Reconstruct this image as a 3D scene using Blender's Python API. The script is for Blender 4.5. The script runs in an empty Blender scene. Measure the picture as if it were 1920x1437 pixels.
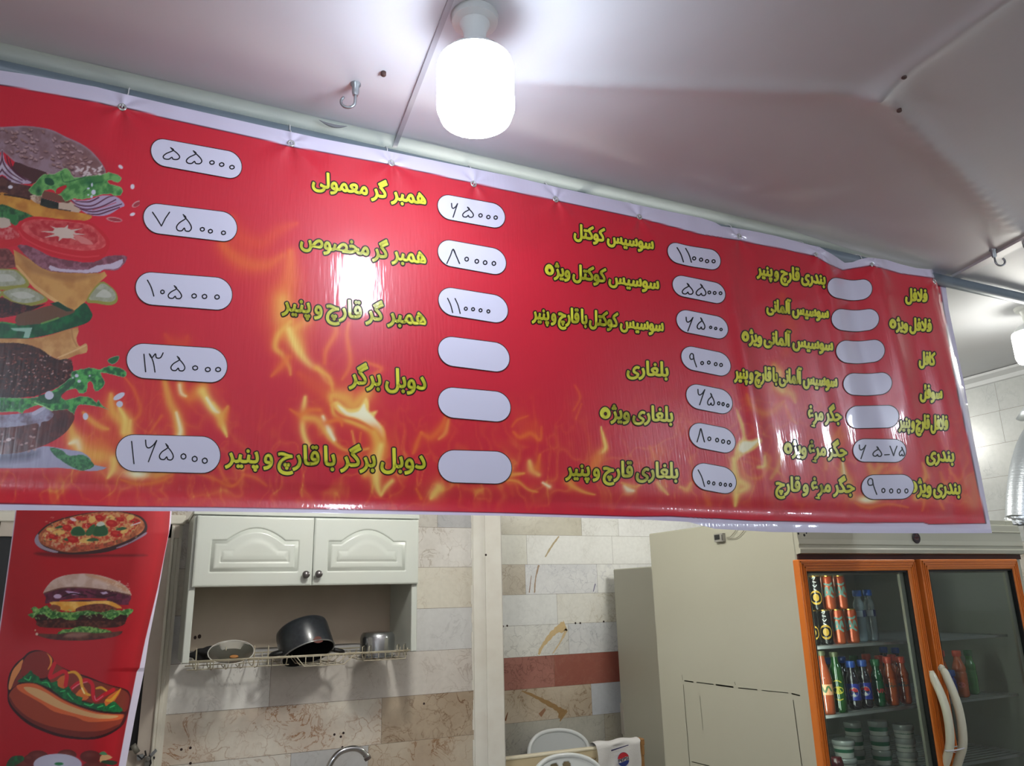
import bpy, math, random
import numpy as np
from mathutils import Vector, Matrix

# ------------------------------------------------------------------ camera, world, exposure
SC = bpy.context.scene
COL = SC.collection
F = 1445.3
PITCH, ROLL, YAW = math.radians(15.583), math.radians(-1.408), math.radians(25.685)
CAM = np.array([0.0, 0.0, 1.6])
_fw = np.array([math.sin(YAW)*math.cos(PITCH), math.cos(YAW)*math.cos(PITCH), math.sin(PITCH)])
_r0 = np.array([math.cos(YAW), -math.sin(YAW), 0.0])
_u0 = np.cross(_r0, _fw)
_r = _r0*math.cos(ROLL) + _u0*math.sin(ROLL)
_u = -_r0*math.sin(ROLL) + _u0*math.cos(ROLL)
cd = bpy.data.cameras.new('camera')
cam = bpy.data.objects.new('camera', cd)
COL.objects.link(cam)
cd.sensor_width = 36.0
cd.lens = 36.0*F/1920.0
cd.clip_start = 0.02
cam.matrix_world = Matrix(((_r[0], _u[0], -_fw[0], CAM[0]), (_r[1], _u[1], -_fw[1], CAM[1]),
                           (_r[2], _u[2], -_fw[2], CAM[2]), (0, 0, 0, 1)))
SC.camera = cam
SC.view_settings.view_transform = 'Standard'
SC.view_settings.look = 'None'
SC.view_settings.gamma = 1.0
SC.view_settings.use_curve_mapping = False
SC.view_settings.exposure = 0.0
W = bpy.data.worlds.new('world')
SC.world = W
W.use_nodes = True
W.node_tree.nodes['Background'].inputs[0].default_value = (0.75, 0.85, 1.0, 1)
W.node_tree.nodes['Background'].inputs[1].default_value = 0.25
# bulbs: (x, y, strength of the glowing cap); the lamps themselves are built by make_bulb below
LAMP_FRONT = 42.0
LAMP_BACK = 150.0
SC.cycles.max_bounces = 8
SC.cycles.diffuse_bounces = 4
SC.cycles.transparent_max_bounces = 16
SC.cycles.caustics_reflective = False
SC.cycles.caustics_refractive = False
SC.cycles.sample_clamp_indirect = 6.0
SC.cycles.use_denoising = True

HC = 2.70           # ceiling height
YB = 1.61           # the banner hangs here
YP = 1.665          # the pipe above it
YW = 3.74           # tiled wall with the cupboard
YR = 4.85           # tiled wall of the recess
XR = 4.05           # right wall
XS = 1.715          # where the wall steps back
XL, YN = -1.3, -2.2 # left wall, wall behind the viewer

# ------------------------------------------------------------------ pixel -> place
def rays(px, py):
    px = np.asarray(px, float); py = np.asarray(py, float)
    return ((px-960)/F)[..., None]*_r - ((py-718.5)/F)[..., None]*_u + _fw
def atY(px, py, Y):
    d = rays(px, py); return CAM + d*(Y/d[..., 1])[..., None]
def atX(px, py, X):
    d = rays(px, py); return CAM + d*(X/d[..., 0])[..., None]
def atZ(px, py, Z):
    d = rays(px, py); return CAM + d*((Z-CAM[2])/d[..., 2])[..., None]
def P1(px, py, Y): return atY(np.array([px]), np.array([py]), Y)[0]

# ------------------------------------------------------------------ materials
def lin(c):
    c = np.asarray(c, float)/255.0
    return np.where(c <= 0.04045, c/12.92, ((c+0.055)/1.055)**2.4)
MATS = {}
def mat(name, rgb, rough=0.5, metal=0.0, noise=None, bump=None, spec=0.5, coat=0.0, stains=None):
    if name in MATS: return MATS[name]
    m = bpy.data.materials.new(name); m.use_nodes = True
    nt = m.node_tree; b = nt.nodes['Principled BSDF']
    c = list(lin(rgb))+[1.0]
    b.inputs['Base Color'].default_value = c
    b.inputs['Roughness'].default_value = rough
    b.inputs['Metallic'].default_value = metal
    b.inputs['Specular IOR Level'].default_value = spec
    b.inputs['Coat Weight'].default_value = coat
    tc = nt.nodes.new('ShaderNodeTexCoord')
    src = None
    if noise:
        sc, amt, rgb2 = noise
        n = nt.nodes.new('ShaderNodeTexNoise'); n.inputs['Scale'].default_value = sc; n.inputs['Detail'].default_value = 5
        nt.links.new(tc.outputs['Object'], n.inputs['Vector'])
        rp = nt.nodes.new('ShaderNodeMapRange'); rp.inputs[1].default_value = 0.35; rp.inputs[2].default_value = 0.7
        rp.inputs[3].default_value = 0.0; rp.inputs[4].default_value = amt
        nt.links.new(n.outputs['Fac'], rp.inputs[0])
        mx = nt.nodes.new('ShaderNodeMix'); mx.data_type = 'RGBA'
        mx.inputs[6].default_value = c; mx.inputs[7].default_value = list(lin(rgb2))+[1]
        nt.links.new(rp.outputs[0], mx.inputs[0]); nt.links.new(mx.outputs[2], b.inputs['Base Color'])
    if bump:
        sc, st = bump
        n = nt.nodes.new('ShaderNodeTexNoise'); n.inputs['Scale'].default_value = sc; n.inputs['Detail'].default_value = 3
        nt.links.new(tc.outputs['Object'], n.inputs['Vector'])
        bp = nt.nodes.new('ShaderNodeBump'); bp.inputs['Strength'].default_value = st; bp.inputs['Distance'].default_value = 0.01
        nt.links.new(n.outputs['Fac'], bp.inputs['Height']); nt.links.new(bp.outputs[0], b.inputs['Normal'])
    MATS[name] = m
    return m
def mat_glow(name, rgb, strength):
    m = bpy.data.materials.new(name); m.use_nodes = True
    nt = m.node_tree; b = nt.nodes['Principled BSDF']
    b.inputs['Base Color'].default_value = (0.9, 0.9, 0.9, 1)
    b.inputs['Emission Color'].default_value = list(lin(rgb))+[1]
    b.inputs['Emission Strength'].default_value = strength
    MATS[name] = m; return m
def mat_clear(name, rgb, clear=0.8, rough=0.05, ior=1.45, tint=(255, 255, 255)):
    """thin see-through sheet or shell: part passes straight through, part is a glossy tinted plastic"""
    m = bpy.data.materials.new(name); m.use_nodes = True
    nt = m.node_tree; b = nt.nodes['Principled BSDF']; out = nt.nodes['Material Output']
    b.inputs['Base Color'].default_value = list(lin(rgb))+[1]
    b.inputs['Roughness'].default_value = rough
    t = nt.nodes.new('ShaderNodeBsdfTransparent'); t.inputs[0].default_value = list(lin(tint))+[1]
    g = nt.nodes.new('ShaderNodeBsdfGlossy'); g.inputs['Roughness'].default_value = rough
    mx = nt.nodes.new('ShaderNodeMixShader'); mx.inputs[0].default_value = clear
    nt.links.new(b.outputs[0], mx.inputs[1]); nt.links.new(t.outputs[0], mx.inputs[2])
    fr = nt.nodes.new('ShaderNodeFresnel'); fr.inputs[0].default_value = ior
    m2 = nt.nodes.new('ShaderNodeMixShader')
    nt.links.new(fr.outputs[0], m2.inputs[0]); nt.links.new(mx.outputs[0], m2.inputs[1]); nt.links.new(g.outputs[0], m2.inputs[2])
    nt.links.new(m2.outputs[0], out.inputs[0])
    MATS[name] = m; return m
def mat_print(name, attr, rough=0.3, weave=0.0, back=(215, 212, 222), coat=0.0):
    """printed vinyl: the print is a colour attribute, the back of the sheet is plain white"""
    m = bpy.data.materials.new(name); m.use_nodes = True
    nt = m.node_tree; b = nt.nodes['Principled BSDF']
    b.inputs['Roughness'].default_value = rough
    b.inputs['Specular IOR Level'].default_value = 0.5
    b.inputs['Coat Weight'].default_value = coat
    b.inputs['Coat Roughness'].default_value = 0.08
    a = nt.nodes.new('ShaderNodeAttribute'); a.attribute_name = attr
    g = nt.nodes.new('ShaderNodeNewGeometry')
    mx = nt.nodes.new('ShaderNodeMix'); mx.data_type = 'RGBA'
    mx.inputs[7].default_value = list(lin(back))+[1]
    nt.links.new(g.outputs['Backfacing'], mx.inputs[0]); nt.links.new(a.outputs['Color'], mx.inputs[6])
    nt.links.new(mx.outputs[2], b.inputs['Base Color'])
    if weave:
        tc = nt.nodes.new('ShaderNodeTexCoord')
        mp = nt.nodes.new('ShaderNodeMapping'); mp.inputs['Scale'].default_value = (170, 170, 14)
        nt.links.new(tc.outputs['Object'], mp.inputs[0])
        n = nt.nodes.new('ShaderNodeTexNoise'); n.inputs['Scale'].default_value = 1.0; n.inputs['Detail'].default_value = 1
        nt.links.new(mp.outputs[0], n.inputs['Vector'])
        bp = nt.nodes.new('ShaderNodeBump'); bp.inputs['Strength'].default_value = weave; bp.inputs['Distance'].default_value = 0.002
        nt.links.new(n.outputs['Fac'], bp.inputs['Height']); nt.links.new(bp.outputs[0], b.inputs['Normal']); nt.links.new(bp.outputs[0], b.inputs['Coat Normal'])
    MATS[name] = m; return m

# ------------------------------------------------------------------ mesh collector
class MB:
    def __init__(s): s.v = []; s.f = []; s.m = []
    def add(s, verts, faces, mi=0):
        k = len(s.v); s.v.extend([tuple(map(float, p)) for p in verts])
        s.f.extend([tuple(i+k for i in f) for f in faces]); s.m.extend([mi]*len(faces)); return s
    def box(s, lo, hi, mi=0, bev=0.0):
        x0, y0, z0 = lo; x1, y1, z1 = hi
        if bev <= 0:
            v = [(x0,y0,z0),(x1,y0,z0),(x1,y1,z0),(x0,y1,z0),(x0,y0,z1),(x1,y0,z1),(x1,y1,z1),(x0,y1,z1)]
            return s.add(v, [(0,3,2,1),(4,5,6,7),(0,1,5,4),(1,2,6,5),(2,3,7,6),(3,0,4,7)], mi)
        b = min(bev, (x1-x0)/2.01, (y1-y0)/2.01, (z1-z0)/2.01)
        v = []; idx = {}
        for ix, X in ((0, x0), (1, x1)):
            for iy, Y in ((0, y0), (1, y1)):
                for iz, Z in ((0, z0), (1, z1)):
                    sx, sy, sz = (b if ix == 0 else -b), (b if iy == 0 else -b), (b if iz == 0 else -b)
                    for a, p in (('x', (X, Y+sy, Z+sz)), ('y', (X+sx, Y, Z+sz)), ('z', (X+sx, Y+sy, Z))):
                        idx[(ix, iy, iz, a)] = len(v); v.append(p)
        f = []
        for i in (0, 1):
            q = [idx[(i, 0, 0, 'x')], idx[(i, 1, 0, 'x')], idx[(i, 1, 1, 'x')], idx[(i, 0, 1, 'x')]]; f.append(q if i else q[::-1])
            q = [idx[(0, i, 0, 'y')], idx[(0, i, 1, 'y')], idx[(1, i, 1, 'y')], idx[(1, i, 0, 'y')]]; f.append(q if i else q[::-1])
            q = [idx[(0, 0, i, 'z')], idx[(1, 0, i, 'z')], idx[(1, 1, i, 'z')], idx[(0, 1, i, 'z')]]; f.append(q if i else q[::-1])
        for i in (0, 1):
            for j in (0, 1):
                f.append([idx[(0, i, j, 'y')], idx[(1, i, j, 'y')], idx[(1, i, j, 'z')], idx[(0, i, j, 'z')]])
                f.append([idx[(i, 0, j, 'x')], idx[(i, 1, j, 'x')], idx[(i, 1, j, 'z')], idx[(i, 0, j, 'z')]])
                f.append([idx[(i, j, 0, 'x')], idx[(i, j, 1, 'x')], idx[(i, j, 1, 'y')], idx[(i, j, 0, 'y')]])
                for k in (0, 1): pass
        for i in (0, 1):
            for j in (0, 1):
                for k in (0, 1): f.append([idx[(i, j, k, 'x')], idx[(i, j, k, 'y')], idx[(i, j, k, 'z')]])
        return s.add(v, f, mi)
    def tube(s, pts, r, seg=8, mi=0, cap=True, closed=False):
        pts = [np.array(p, float) for p in pts]; n = len(pts)
        rr = r if hasattr(r, '__len__') else [r]*n
        ref = None; rings = []
        for i, p in enumerate(pts):
            if closed: t = pts[(i+1) % n]-pts[i-1]
            else: t = pts[min(i+1, n-1)]-pts[max(i-1, 0)]
            t = t/(np.linalg.norm(t)+1e-12)
            if ref is None:
                ref = np.array([0, 0, 1.0]) if abs(t[2]) < 0.9 else np.array([1.0, 0, 0])
            a = ref-t*(ref@t); a /= np.linalg.norm(a)+1e-12; ref = a; c = np.cross(t, a)
            rings.append([p+rr[i]*(math.cos(2*math.pi*k/seg)*a+math.sin(2*math.pi*k/seg)*c) for k in range(seg)])
        v = [q for rg in rings for q in rg]; f = []
        for i in range(n if closed else n-1):
            j = (i+1) % n
            for k in range(seg):
                l = (k+1) % seg; f.append((i*seg+k, i*seg+l, j*seg+l, j*seg+k))
        if cap and not closed:
            f.append(tuple(range(seg))[::-1]); f.append(tuple((n-1)*seg+k for k in range(seg)))
        return s.add(v, f, mi)
    def lathe(s, prof, o=(0, 0, 0), seg=24, mi=0, axis=None, capb=True, capt=True, squash=(1, 1)):
        """prof: (radius, height) from bottom to top around z, or around `axis`"""
        o = np.array(o, float)
        if axis is None: e1, e2, e3 = np.eye(3)
        else:
            e3 = np.array(axis, float); e3 /= np.linalg.norm(e3)
            e1 = np.cross(e3, [0, 0, 1.0]) if abs(e3[2]) < 0.95 else np.array([1.0, 0, 0])
            e1 /= np.linalg.norm(e1); e2 = np.cross(e3, e1)
        v = []; f = []; n = len(prof)
        for r, h in prof:
            for k in range(seg):
                a = 2*math.pi*k/seg
                v.append(o+r*squash[0]*math.cos(a)*e1+r*squash[1]*math.sin(a)*e2+h*e3)
        for i in range(n-1):
            for k in range(seg):
                l = (k+1) % seg; f.append((i*seg+k, i*seg+l, (i+1)*seg+l, (i+1)*seg+k))
        if capb: f.append(tuple(range(seg))[::-1])
        if capt: f.append(tuple((n-1)*seg+k for k in range(seg)))
        return s.add(v, f, mi)
    def grid(s, Pn, mi=0, flip=False, wrapu=False):
        Pn = np.asarray(Pn); a, b = Pn.shape[:2]; f = []
        for i in range(a if wrapu else a-1):
            for j in range(b-1):
                i2 = (i+1) % a
                q = (i*b+j, i2*b+j, i2*b+j+1, i*b+j+1); f.append(q[::-1] if flip else q)
        return s.add(Pn.reshape(-1, 3), f, mi)
    def prism(s, poly, d, mi=0):
        """poly: 3-D outline, d: offset vector"""
        p = [np.array(q, float) for q in poly]; n = len(p); d = np.array(d, float)
        v = p+[q+d for q in p]
        f = [tuple(range(n)), tuple(range(2*n-1, n-1, -1))]+[(i, n+i, n+(i+1) % n, (i+1) % n) for i in range(n)]
        return s.add(v, f, mi)

def tag(o, label=None, cat=None, group=None, kind=None):
    if label: o['label'] = label
    if cat: o['category'] = cat
    if group: o['group'] = group
    if kind: o['kind'] = kind
    return o
def mk(name, mb, mats, parent=None, smooth=False, auto=None):
    me = bpy.data.meshes.new(name)
    v = np.array(mb.v, float).reshape(-1, 3)
    off = np.zeros(3); p = parent
    while p is not None: off += np.array(p.location); p = p.parent
    me.from_pydata([tuple(q) for q in (v-off)], [], mb.f)
    if not isinstance(mats, (list, tuple)): mats = [mats]
    for m in mats: me.materials.append(m)
    if len(mats) > 1: me.polygons.foreach_set('material_index', mb.m)
    if smooth or auto is not None:
        me.polygons.foreach_set('use_smooth', [True]*len(me.polygons))
        if auto is not None:
            me.update()
            try: me.set_sharp_from_angle(angle=math.radians(auto))
            except Exception: pass
    me.update()
    o = bpy.data.objects.new(name, me); COL.objects.link(o)
    if parent is not None: o.parent = parent
    return o
def empty(name, loc):
    o = bpy.data.objects.new(name, None); COL.objects.link(o); o.location = tuple(map(float, loc))
    o.empty_display_size = 0.05; return o
def fastmesh(name, V, Q, mats, parent=None, colors=None, smooth=True, mi=None):
    """big quad mesh from numpy arrays, with an optional colour attribute (sRGB 0..255 per vertex)"""
    me = bpy.data.meshes.new(name)
    off = np.zeros(3); p = parent
    while p is not None: off += np.array(p.location); p = p.parent
    V = np.asarray(V, float)-off
    k = Q.shape[1]
    me.vertices.add(len(V)); me.vertices.foreach_set('co', V.astype(np.float32).ravel())
    me.loops.add(Q.size); me.loops.foreach_set('vertex_index', Q.astype(np.int32).ravel())
    me.polygons.add(len(Q)); me.polygons.foreach_set('loop_start', (np.arange(len(Q))*k).astype(np.int32))
    for m in (mats if isinstance(mats, (list, tuple)) else [mats]): me.materials.append(m)
    me.update(calc_edges=True)
    me.polygons.foreach_set('use_smooth', np.full(len(Q), smooth))
    if mi is not None: me.polygons.foreach_set('material_index', np.asarray(mi, np.int32))
    if colors is not None:
        at = me.attributes.new('print', 'FLOAT_COLOR', 'POINT')
        c = np.ones((len(V), 4), np.float32); c[:, :3] = lin(np.clip(colors, 0, 255))
        at.data.foreach_set('color', c.ravel())
    me.validate()
    o = bpy.data.objects.new(name, me); COL.objects.link(o)
    if parent is not None: o.parent = parent
    return o
def grid_quads(a, b):
    i = np.arange(a-1)[:, None]*b+np.arange(b-1)[None, :]
    return np.stack([i, i+b, i+b+1, i+1], -1).reshape(-1, 4)

# ------------------------------------------------------------------ a small painter for the printed pictures (works on the photo's pixel frame)
def _hash(ix, iy, seed):
    h = (ix.astype(np.int64)*374761393+iy.astype(np.int64)*668265263+seed*974711) & 0x7fffffff
    h = ((h ^ (h >> 13))*1274126177) & 0x7fffffff
    return ((h ^ (h >> 16)) & 0xffff)/65535.0
def vnoise(x, y, seed=0):
    ix = np.floor(x); iy = np.floor(y); fx = x-ix; fy = y-iy
    fx = fx*fx*(3-2*fx); fy = fy*fy*(3-2*fy)
    a = _hash(ix, iy, seed); b = _hash(ix+1, iy, seed); c = _hash(ix, iy+1, seed); d = _hash(ix+1, iy+1, seed)
    return (a*(1-fx)+b*fx)*(1-fy)+(c*(1-fx)+d*fx)*fy
def fbm(x, y, seed=0, oc=4):
    t = 0; a = 0.5
    for k in range(oc): t = t+a*vnoise(x*2**k, y*2**k, seed+k*17); a *= 0.5
    return t/0.9375
def spline(pts, n=6, closed=False):
    p = np.array(pts, float); m = len(p)
    if m < 3: return p
    o = []
    rng = range(m if closed else m-1)
    for i in rng:
        if closed: a, b, c, d = p[i-1], p[i], p[(i+1) % m], p[(i+2) % m]
        else: a, b, c, d = p[max(i-1, 0)], p[i], p[i+1], p[min(i+2, m-1)]
        for k in range(n):
            t = k/n
            o.append(0.5*((2*b)+(-a+c)*t+(2*a-5*b+4*c-d)*t*t+(-a+3*b-3*c+d)*t**3))
    if not closed: o.append(p[-1])
    return np.array(o)
class Canvas:
    def __init__(s, px, py, base):
        s.x = np.asarray(px, float).ravel(); s.y = np.asarray(py, float).ravel()
        s.c = np.tile(np.asarray(base, float), (len(s.x), 1)) if np.ndim(base) == 1 else np.array(base, float)
        s.Z = (0, 0, 1)
    def zoom(s, ox, oy, k): s.Z = (ox, oy, k); return s
    def _p(s, pts):
        p = np.array(pts, float); return np.stack([p[:, 0]/s.Z[2]+s.Z[0], p[:, 1]/s.Z[2]+s.Z[1]], -1)
    def put(s, idx, a, col):
        col = np.asarray(col, float)
        if callable(col): col = col(idx)
        a = np.clip(a, 0, 1)[:, None]; s.c[idx] = s.c[idx]*(1-a)+col*a
    def _near(s, p, pad):
        return np.nonzero((s.x > p[:, 0].min()-pad) & (s.x < p[:, 0].max()+pad) & (s.y > p[:, 1].min()-pad) & (s.y < p[:, 1].max()+pad))[0]
    def polymask(s, pts, soft=1.0, smooth=0, rough=0.0):
        p = s._p(pts)
        if smooth: p = spline(p, smooth, True)
        idx = s._near(p, soft*2+rough*2)
        x = s.x[idx]; y = s.y[idx]
        if rough:
            x = x+rough*(fbm(x/4, y/4, 5)-.5)*4; y = y+rough*(fbm(x/4+31, y/4, 9)-.5)*4
        ins = np.zeros(len(idx), bool); d2 = np.full(len(idx), 1e9)
        n = len(p)
        for i in range(n):
            x0, y0 = p[i]; x1, y1 = p[(i+1) % n]
            c = ((y0 > y) != (y1 > y))
            if y1 != y0: ins ^= c & (x < (x1-x0)*(y-y0)/(y1-y0)+x0)
            dx, dy = x1-x0, y1-y0; L = dx*dx+dy*dy+1e-9
            t = np.clip(((x-x0)*dx+(y-y0)*dy)/L, 0, 1)
            d2 = np.minimum(d2, (x-x0-t*dx)**2+(y-y0-t*dy)**2)
        d = np.sqrt(d2)*np.where(ins, 1, -1)
        return idx, np.clip(d/soft+0.5, 0, 1), d
    def poly(s, pts, col, soft=1.0, smooth=3, alpha=1.0, rough=0.0, var=None, edge=None):
        """var: (colour2, scale, seed[, stretch]) mottles towards a second colour; edge: (colour, width px) darkens the rim"""
        idx, a, d = s.polymask(pts, soft, smooth, rough)
        c = np.tile(np.asarray(col, float), (len(idx), 1))
        if var:
            n = fbm(s.x[idx]/var[1], s.y[idx]/var[1]/(var[3] if len(var) > 3 else 1), var[2])
            w = np.clip((n-.35)/.3, 0, 1)[:, None]; c = c*(1-w)+np.asarray(var[0], float)*w
        if edge:
            w = np.clip(1-d/edge[1], 0, 1)[:, None]; c = c*(1-w)+np.asarray(edge[0], float)*w
        s.put(idx, a*alpha, c)
    def ell(s, cx, cy, rx, ry, col, ang=0, soft=1.0, alpha=1.0, glow=False):
        cx = cx/s.Z[2]+s.Z[0]; cy = cy/s.Z[2]+s.Z[1]; rx = rx/s.Z[2]; ry = ry/s.Z[2]
        R = max(rx, ry)*(2.2 if glow else 1)+soft*2
        idx = np.nonzero((abs(s.x-cx) < R) & (abs(s.y-cy) < R))[0]
        a = math.radians(ang); x = s.x[idx]-cx; y = s.y[idx]-cy
        u = (x*math.cos(a)+y*math.sin(a))/rx; v = (-x*math.sin(a)+y*math.cos(a))/ry
        r = np.sqrt(u*u+v*v)
        m = np.exp(-r*r*1.4) if glow else np.clip((1-r)*min(rx, ry)/soft+.5, 0, 1)
        s.put(idx, m*alpha, col)
    def line(s, pts, w, col, soft=1.0, alpha=1.0, smooth=6, glow=0.0, taper=True):
        """w: width px or list of widths; glow > 0: gaussian falloff"""
        p = s._p(pts); n0 = len(p)
        ws = np.array(w if hasattr(w, '__len__') else [w]*n0, float)/s.Z[2]
        if smooth and n0 > 2:
            q = spline(p, smooth); ws = np.interp(np.linspace(0, n0-1, len(q)), np.arange(n0), ws); p = q
        W = ws.max()*(2.5 if glow else 1)+2*soft
        idx = s._near(p, W); x = s.x[idx]; y = s.y[idx]
        best = np.zeros(len(idx))
        for i in range(len(p)-1):
            x0, y0 = p[i]; dx, dy = p[i+1]-p[i]; L = dx*dx+dy*dy+1e-9
            t = np.clip(((x-x0)*dx+(y-y0)*dy)/L, 0, 1)
            d = np.hypot(x-x0-t*dx, y-y0-t*dy); wl = np.maximum(ws[i]*(1-t)+ws[i+1]*t, .05)
            m = np.exp(-(d/wl)**2*1.6) if glow else np.clip((wl/2-d)/soft+.5, 0, 1)
            best = np.maximum(best, m)
        s.put(idx, best*alpha, col)
# ================================================================== THE SETTING
rnd = random.Random(7)
WHITE = (212, 210, 208)
def n3m(nt, off):
    n = nt.nodes.new('ShaderNodeTexNoise'); n.inputs['Scale'].default_value = 7; nt.links.new(off.outputs[0], n.inputs['Vector'])
    g = nt.nodes.new('ShaderNodeMapRange'); g.inputs[1].default_value = .38; g.inputs[2].default_value = .6; nt.links.new(n.outputs['Fac'], g.inputs[0]); return g.outputs[0]
def tile_material():
    m = bpy.data.materials.new('marble_tile'); m.use_nodes = True
    nt = m.node_tree; b = nt.nodes['Principled BSDF']; N = nt.nodes.new; L = nt.links.new
    b.inputs['Roughness'].default_value = 0.28
    a = N('ShaderNodeAttribute'); a.attribute_name = 'tile'
    v = N('ShaderNodeAttribute'); v.attribute_name = 'vein'
    tc = N('ShaderNodeTexCoord')
    off = N('ShaderNodeVectorMath'); off.operation = 'MULTIPLY_ADD'
    off.inputs[1].default_value = (1, 1, 1)
    sc = N('ShaderNodeVectorMath'); sc.operation = 'SCALE'; sc.inputs[0].default_value = (17, 9, 23)
    L(v.outputs['Alpha'], sc.inputs['Scale']); L(tc.outputs['Object'], off.inputs[0]); L(sc.outputs[0], off.inputs[2])
    n1 = N('ShaderNodeTexNoise'); n1.inputs['Scale'].default_value = 8.0; n1.inputs['Detail'].default_value = 6; n1.inputs['Roughness'].default_value = .6
    n1.inputs['Distortion'].default_value = 1.2
    L(off.outputs[0], n1.inputs['Vector'])
    s1 = N('ShaderNodeMath'); s1.operation = 'SUBTRACT'; s1.inputs[1].default_value = 0.5; L(n1.outputs['Fac'], s1.inputs[0])
    s2 = N('ShaderNodeMath'); s2.operation = 'ABSOLUTE'; L(s1.outputs[0], s2.inputs[0])
    s3 = N('ShaderNodeMapRange'); s3.inputs[1].default_value = 0.0; s3.inputs[2].default_value = 0.022; s3.inputs[3].default_value = 1.0; s3.inputs[4].default_value = 0.0
    L(s2.outputs[0], s3.inputs[0])
    n2 = N('ShaderNodeTexNoise'); n2.inputs['Scale'].default_value = 3.0; n2.inputs['Detail'].default_value = 4; L(off.outputs[0], n2.inputs['Vector'])
    g2 = N('ShaderNodeMapRange'); g2.inputs[1].default_value = .42; g2.inputs[2].default_value = .68; L(n2.outputs['Fac'], g2.inputs[0])
    mu = N('ShaderNodeMath'); mu.operation = 'MULTIPLY'; L(s3.outputs[0], mu.inputs[0]); L(g2.outputs[0], mu.inputs[1])
    ad = N('ShaderNodeMath'); ad.operation = 'MULTIPLY_ADD'; ad.inputs[1].default_value = .38; L(g2.outputs[0], ad.inputs[0]); L(mu.outputs[0], ad.inputs[2])
    m2 = N('ShaderNodeMath'); m2.operation = 'MULTIPLY'; m2.use_clamp = True; L(ad.outputs[0], m2.inputs[0]); L(a.outputs['Alpha'], m2.inputs[1])
    mx = N('ShaderNodeMix'); mx.data_type = 'RGBA'; L(m2.outputs[0], mx.inputs[0]); L(a.outputs['Color'], mx.inputs[6]); L(v.outputs['Color'], mx.inputs[7])
    vo = N('ShaderNodeTexVoronoi'); vo.feature = 'DISTANCE_TO_EDGE'; vo.inputs['Scale'].default_value = 13.0
    dn = N('ShaderNodeTexNoise'); dn.inputs['Scale'].default_value = 16; dn.inputs['Detail'].default_value = 4; L(off.outputs[0], dn.inputs['Vector'])
    dm = N('ShaderNodeVectorMath'); dm.operation = 'MULTIPLY_ADD'; dm.inputs[1].default_value = (.11, .11, .11); L(dn.outputs['Color'], dm.inputs[0]); L(off.outputs[0], dm.inputs[2]); L(dm.outputs[0], vo.inputs['Vector'])
    ve = N('ShaderNodeMapRange'); ve.inputs[1].default_value = 0; ve.inputs[2].default_value = .05; ve.inputs[3].default_value = .75; ve.inputs[4].default_value = 0; L(vo.outputs['Distance'], ve.inputs[0])
    ws = N('ShaderNodeMapRange'); ws.inputs[1].default_value = .72; ws.inputs[2].default_value = 1.0; L(a.outputs['Alpha'], ws.inputs[0])
    vf = N('ShaderNodeMath'); vf.operation = 'MULTIPLY'; L(ve.outputs[0], vf.inputs[0]); L(ws.outputs[0], vf.inputs[1])
    vk = N('ShaderNodeMath'); vk.operation = 'MULTIPLY'; L(vf.outputs[0], vk.inputs[0]); L(n3m(nt, off), vk.inputs[1])
    mA = N('ShaderNodeMath'); mA.operation = 'MAXIMUM'; L(m2.outputs[0], mA.inputs[0]); L(vk.outputs[0], mA.inputs[1]); L(mA.outputs[0], mx.inputs[0])
    n3 = N('ShaderNodeTexNoise'); n3.inputs['Scale'].default_value = 45; n3.inputs['Detail'].default_value = 4; L(off.outputs[0], n3.inputs['Vector'])
    g3 = N('ShaderNodeMapRange'); g3.inputs[3].default_value = .9; g3.inputs[4].default_value = 1.08; L(n3.outputs['Fac'], g3.inputs[0])
    vs = N('ShaderNodeVectorMath'); vs.operation = 'SCALE'; L(mx.outputs[2], vs.inputs[0]); L(g3.outputs[0], vs.inputs['Scale'])
    L(vs.outputs[0], b.inputs['Base Color'])
    return m
TILE = tile_material()
GROUT = mat('tile_joint', (120, 110, 98), 0.9)
PALETTE = [((205, 203, 198), (150, 140, 125), .7), ((196, 190, 178), (150, 120, 85), .8), ((182, 182, 184), (135, 135, 140), .7),
           ((200, 192, 172), (165, 140, 100), .6), ((188, 180, 168), (120, 100, 78), .8)]
def desat(c, k=.38):
    c = np.array(c, float); l = c@np.array([.3, .59, .11]); return c*(1-k)+l*k if not (c[0] > c[1]*1.35) else c*(1-k*.5)*.97+l*k*.5
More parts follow.
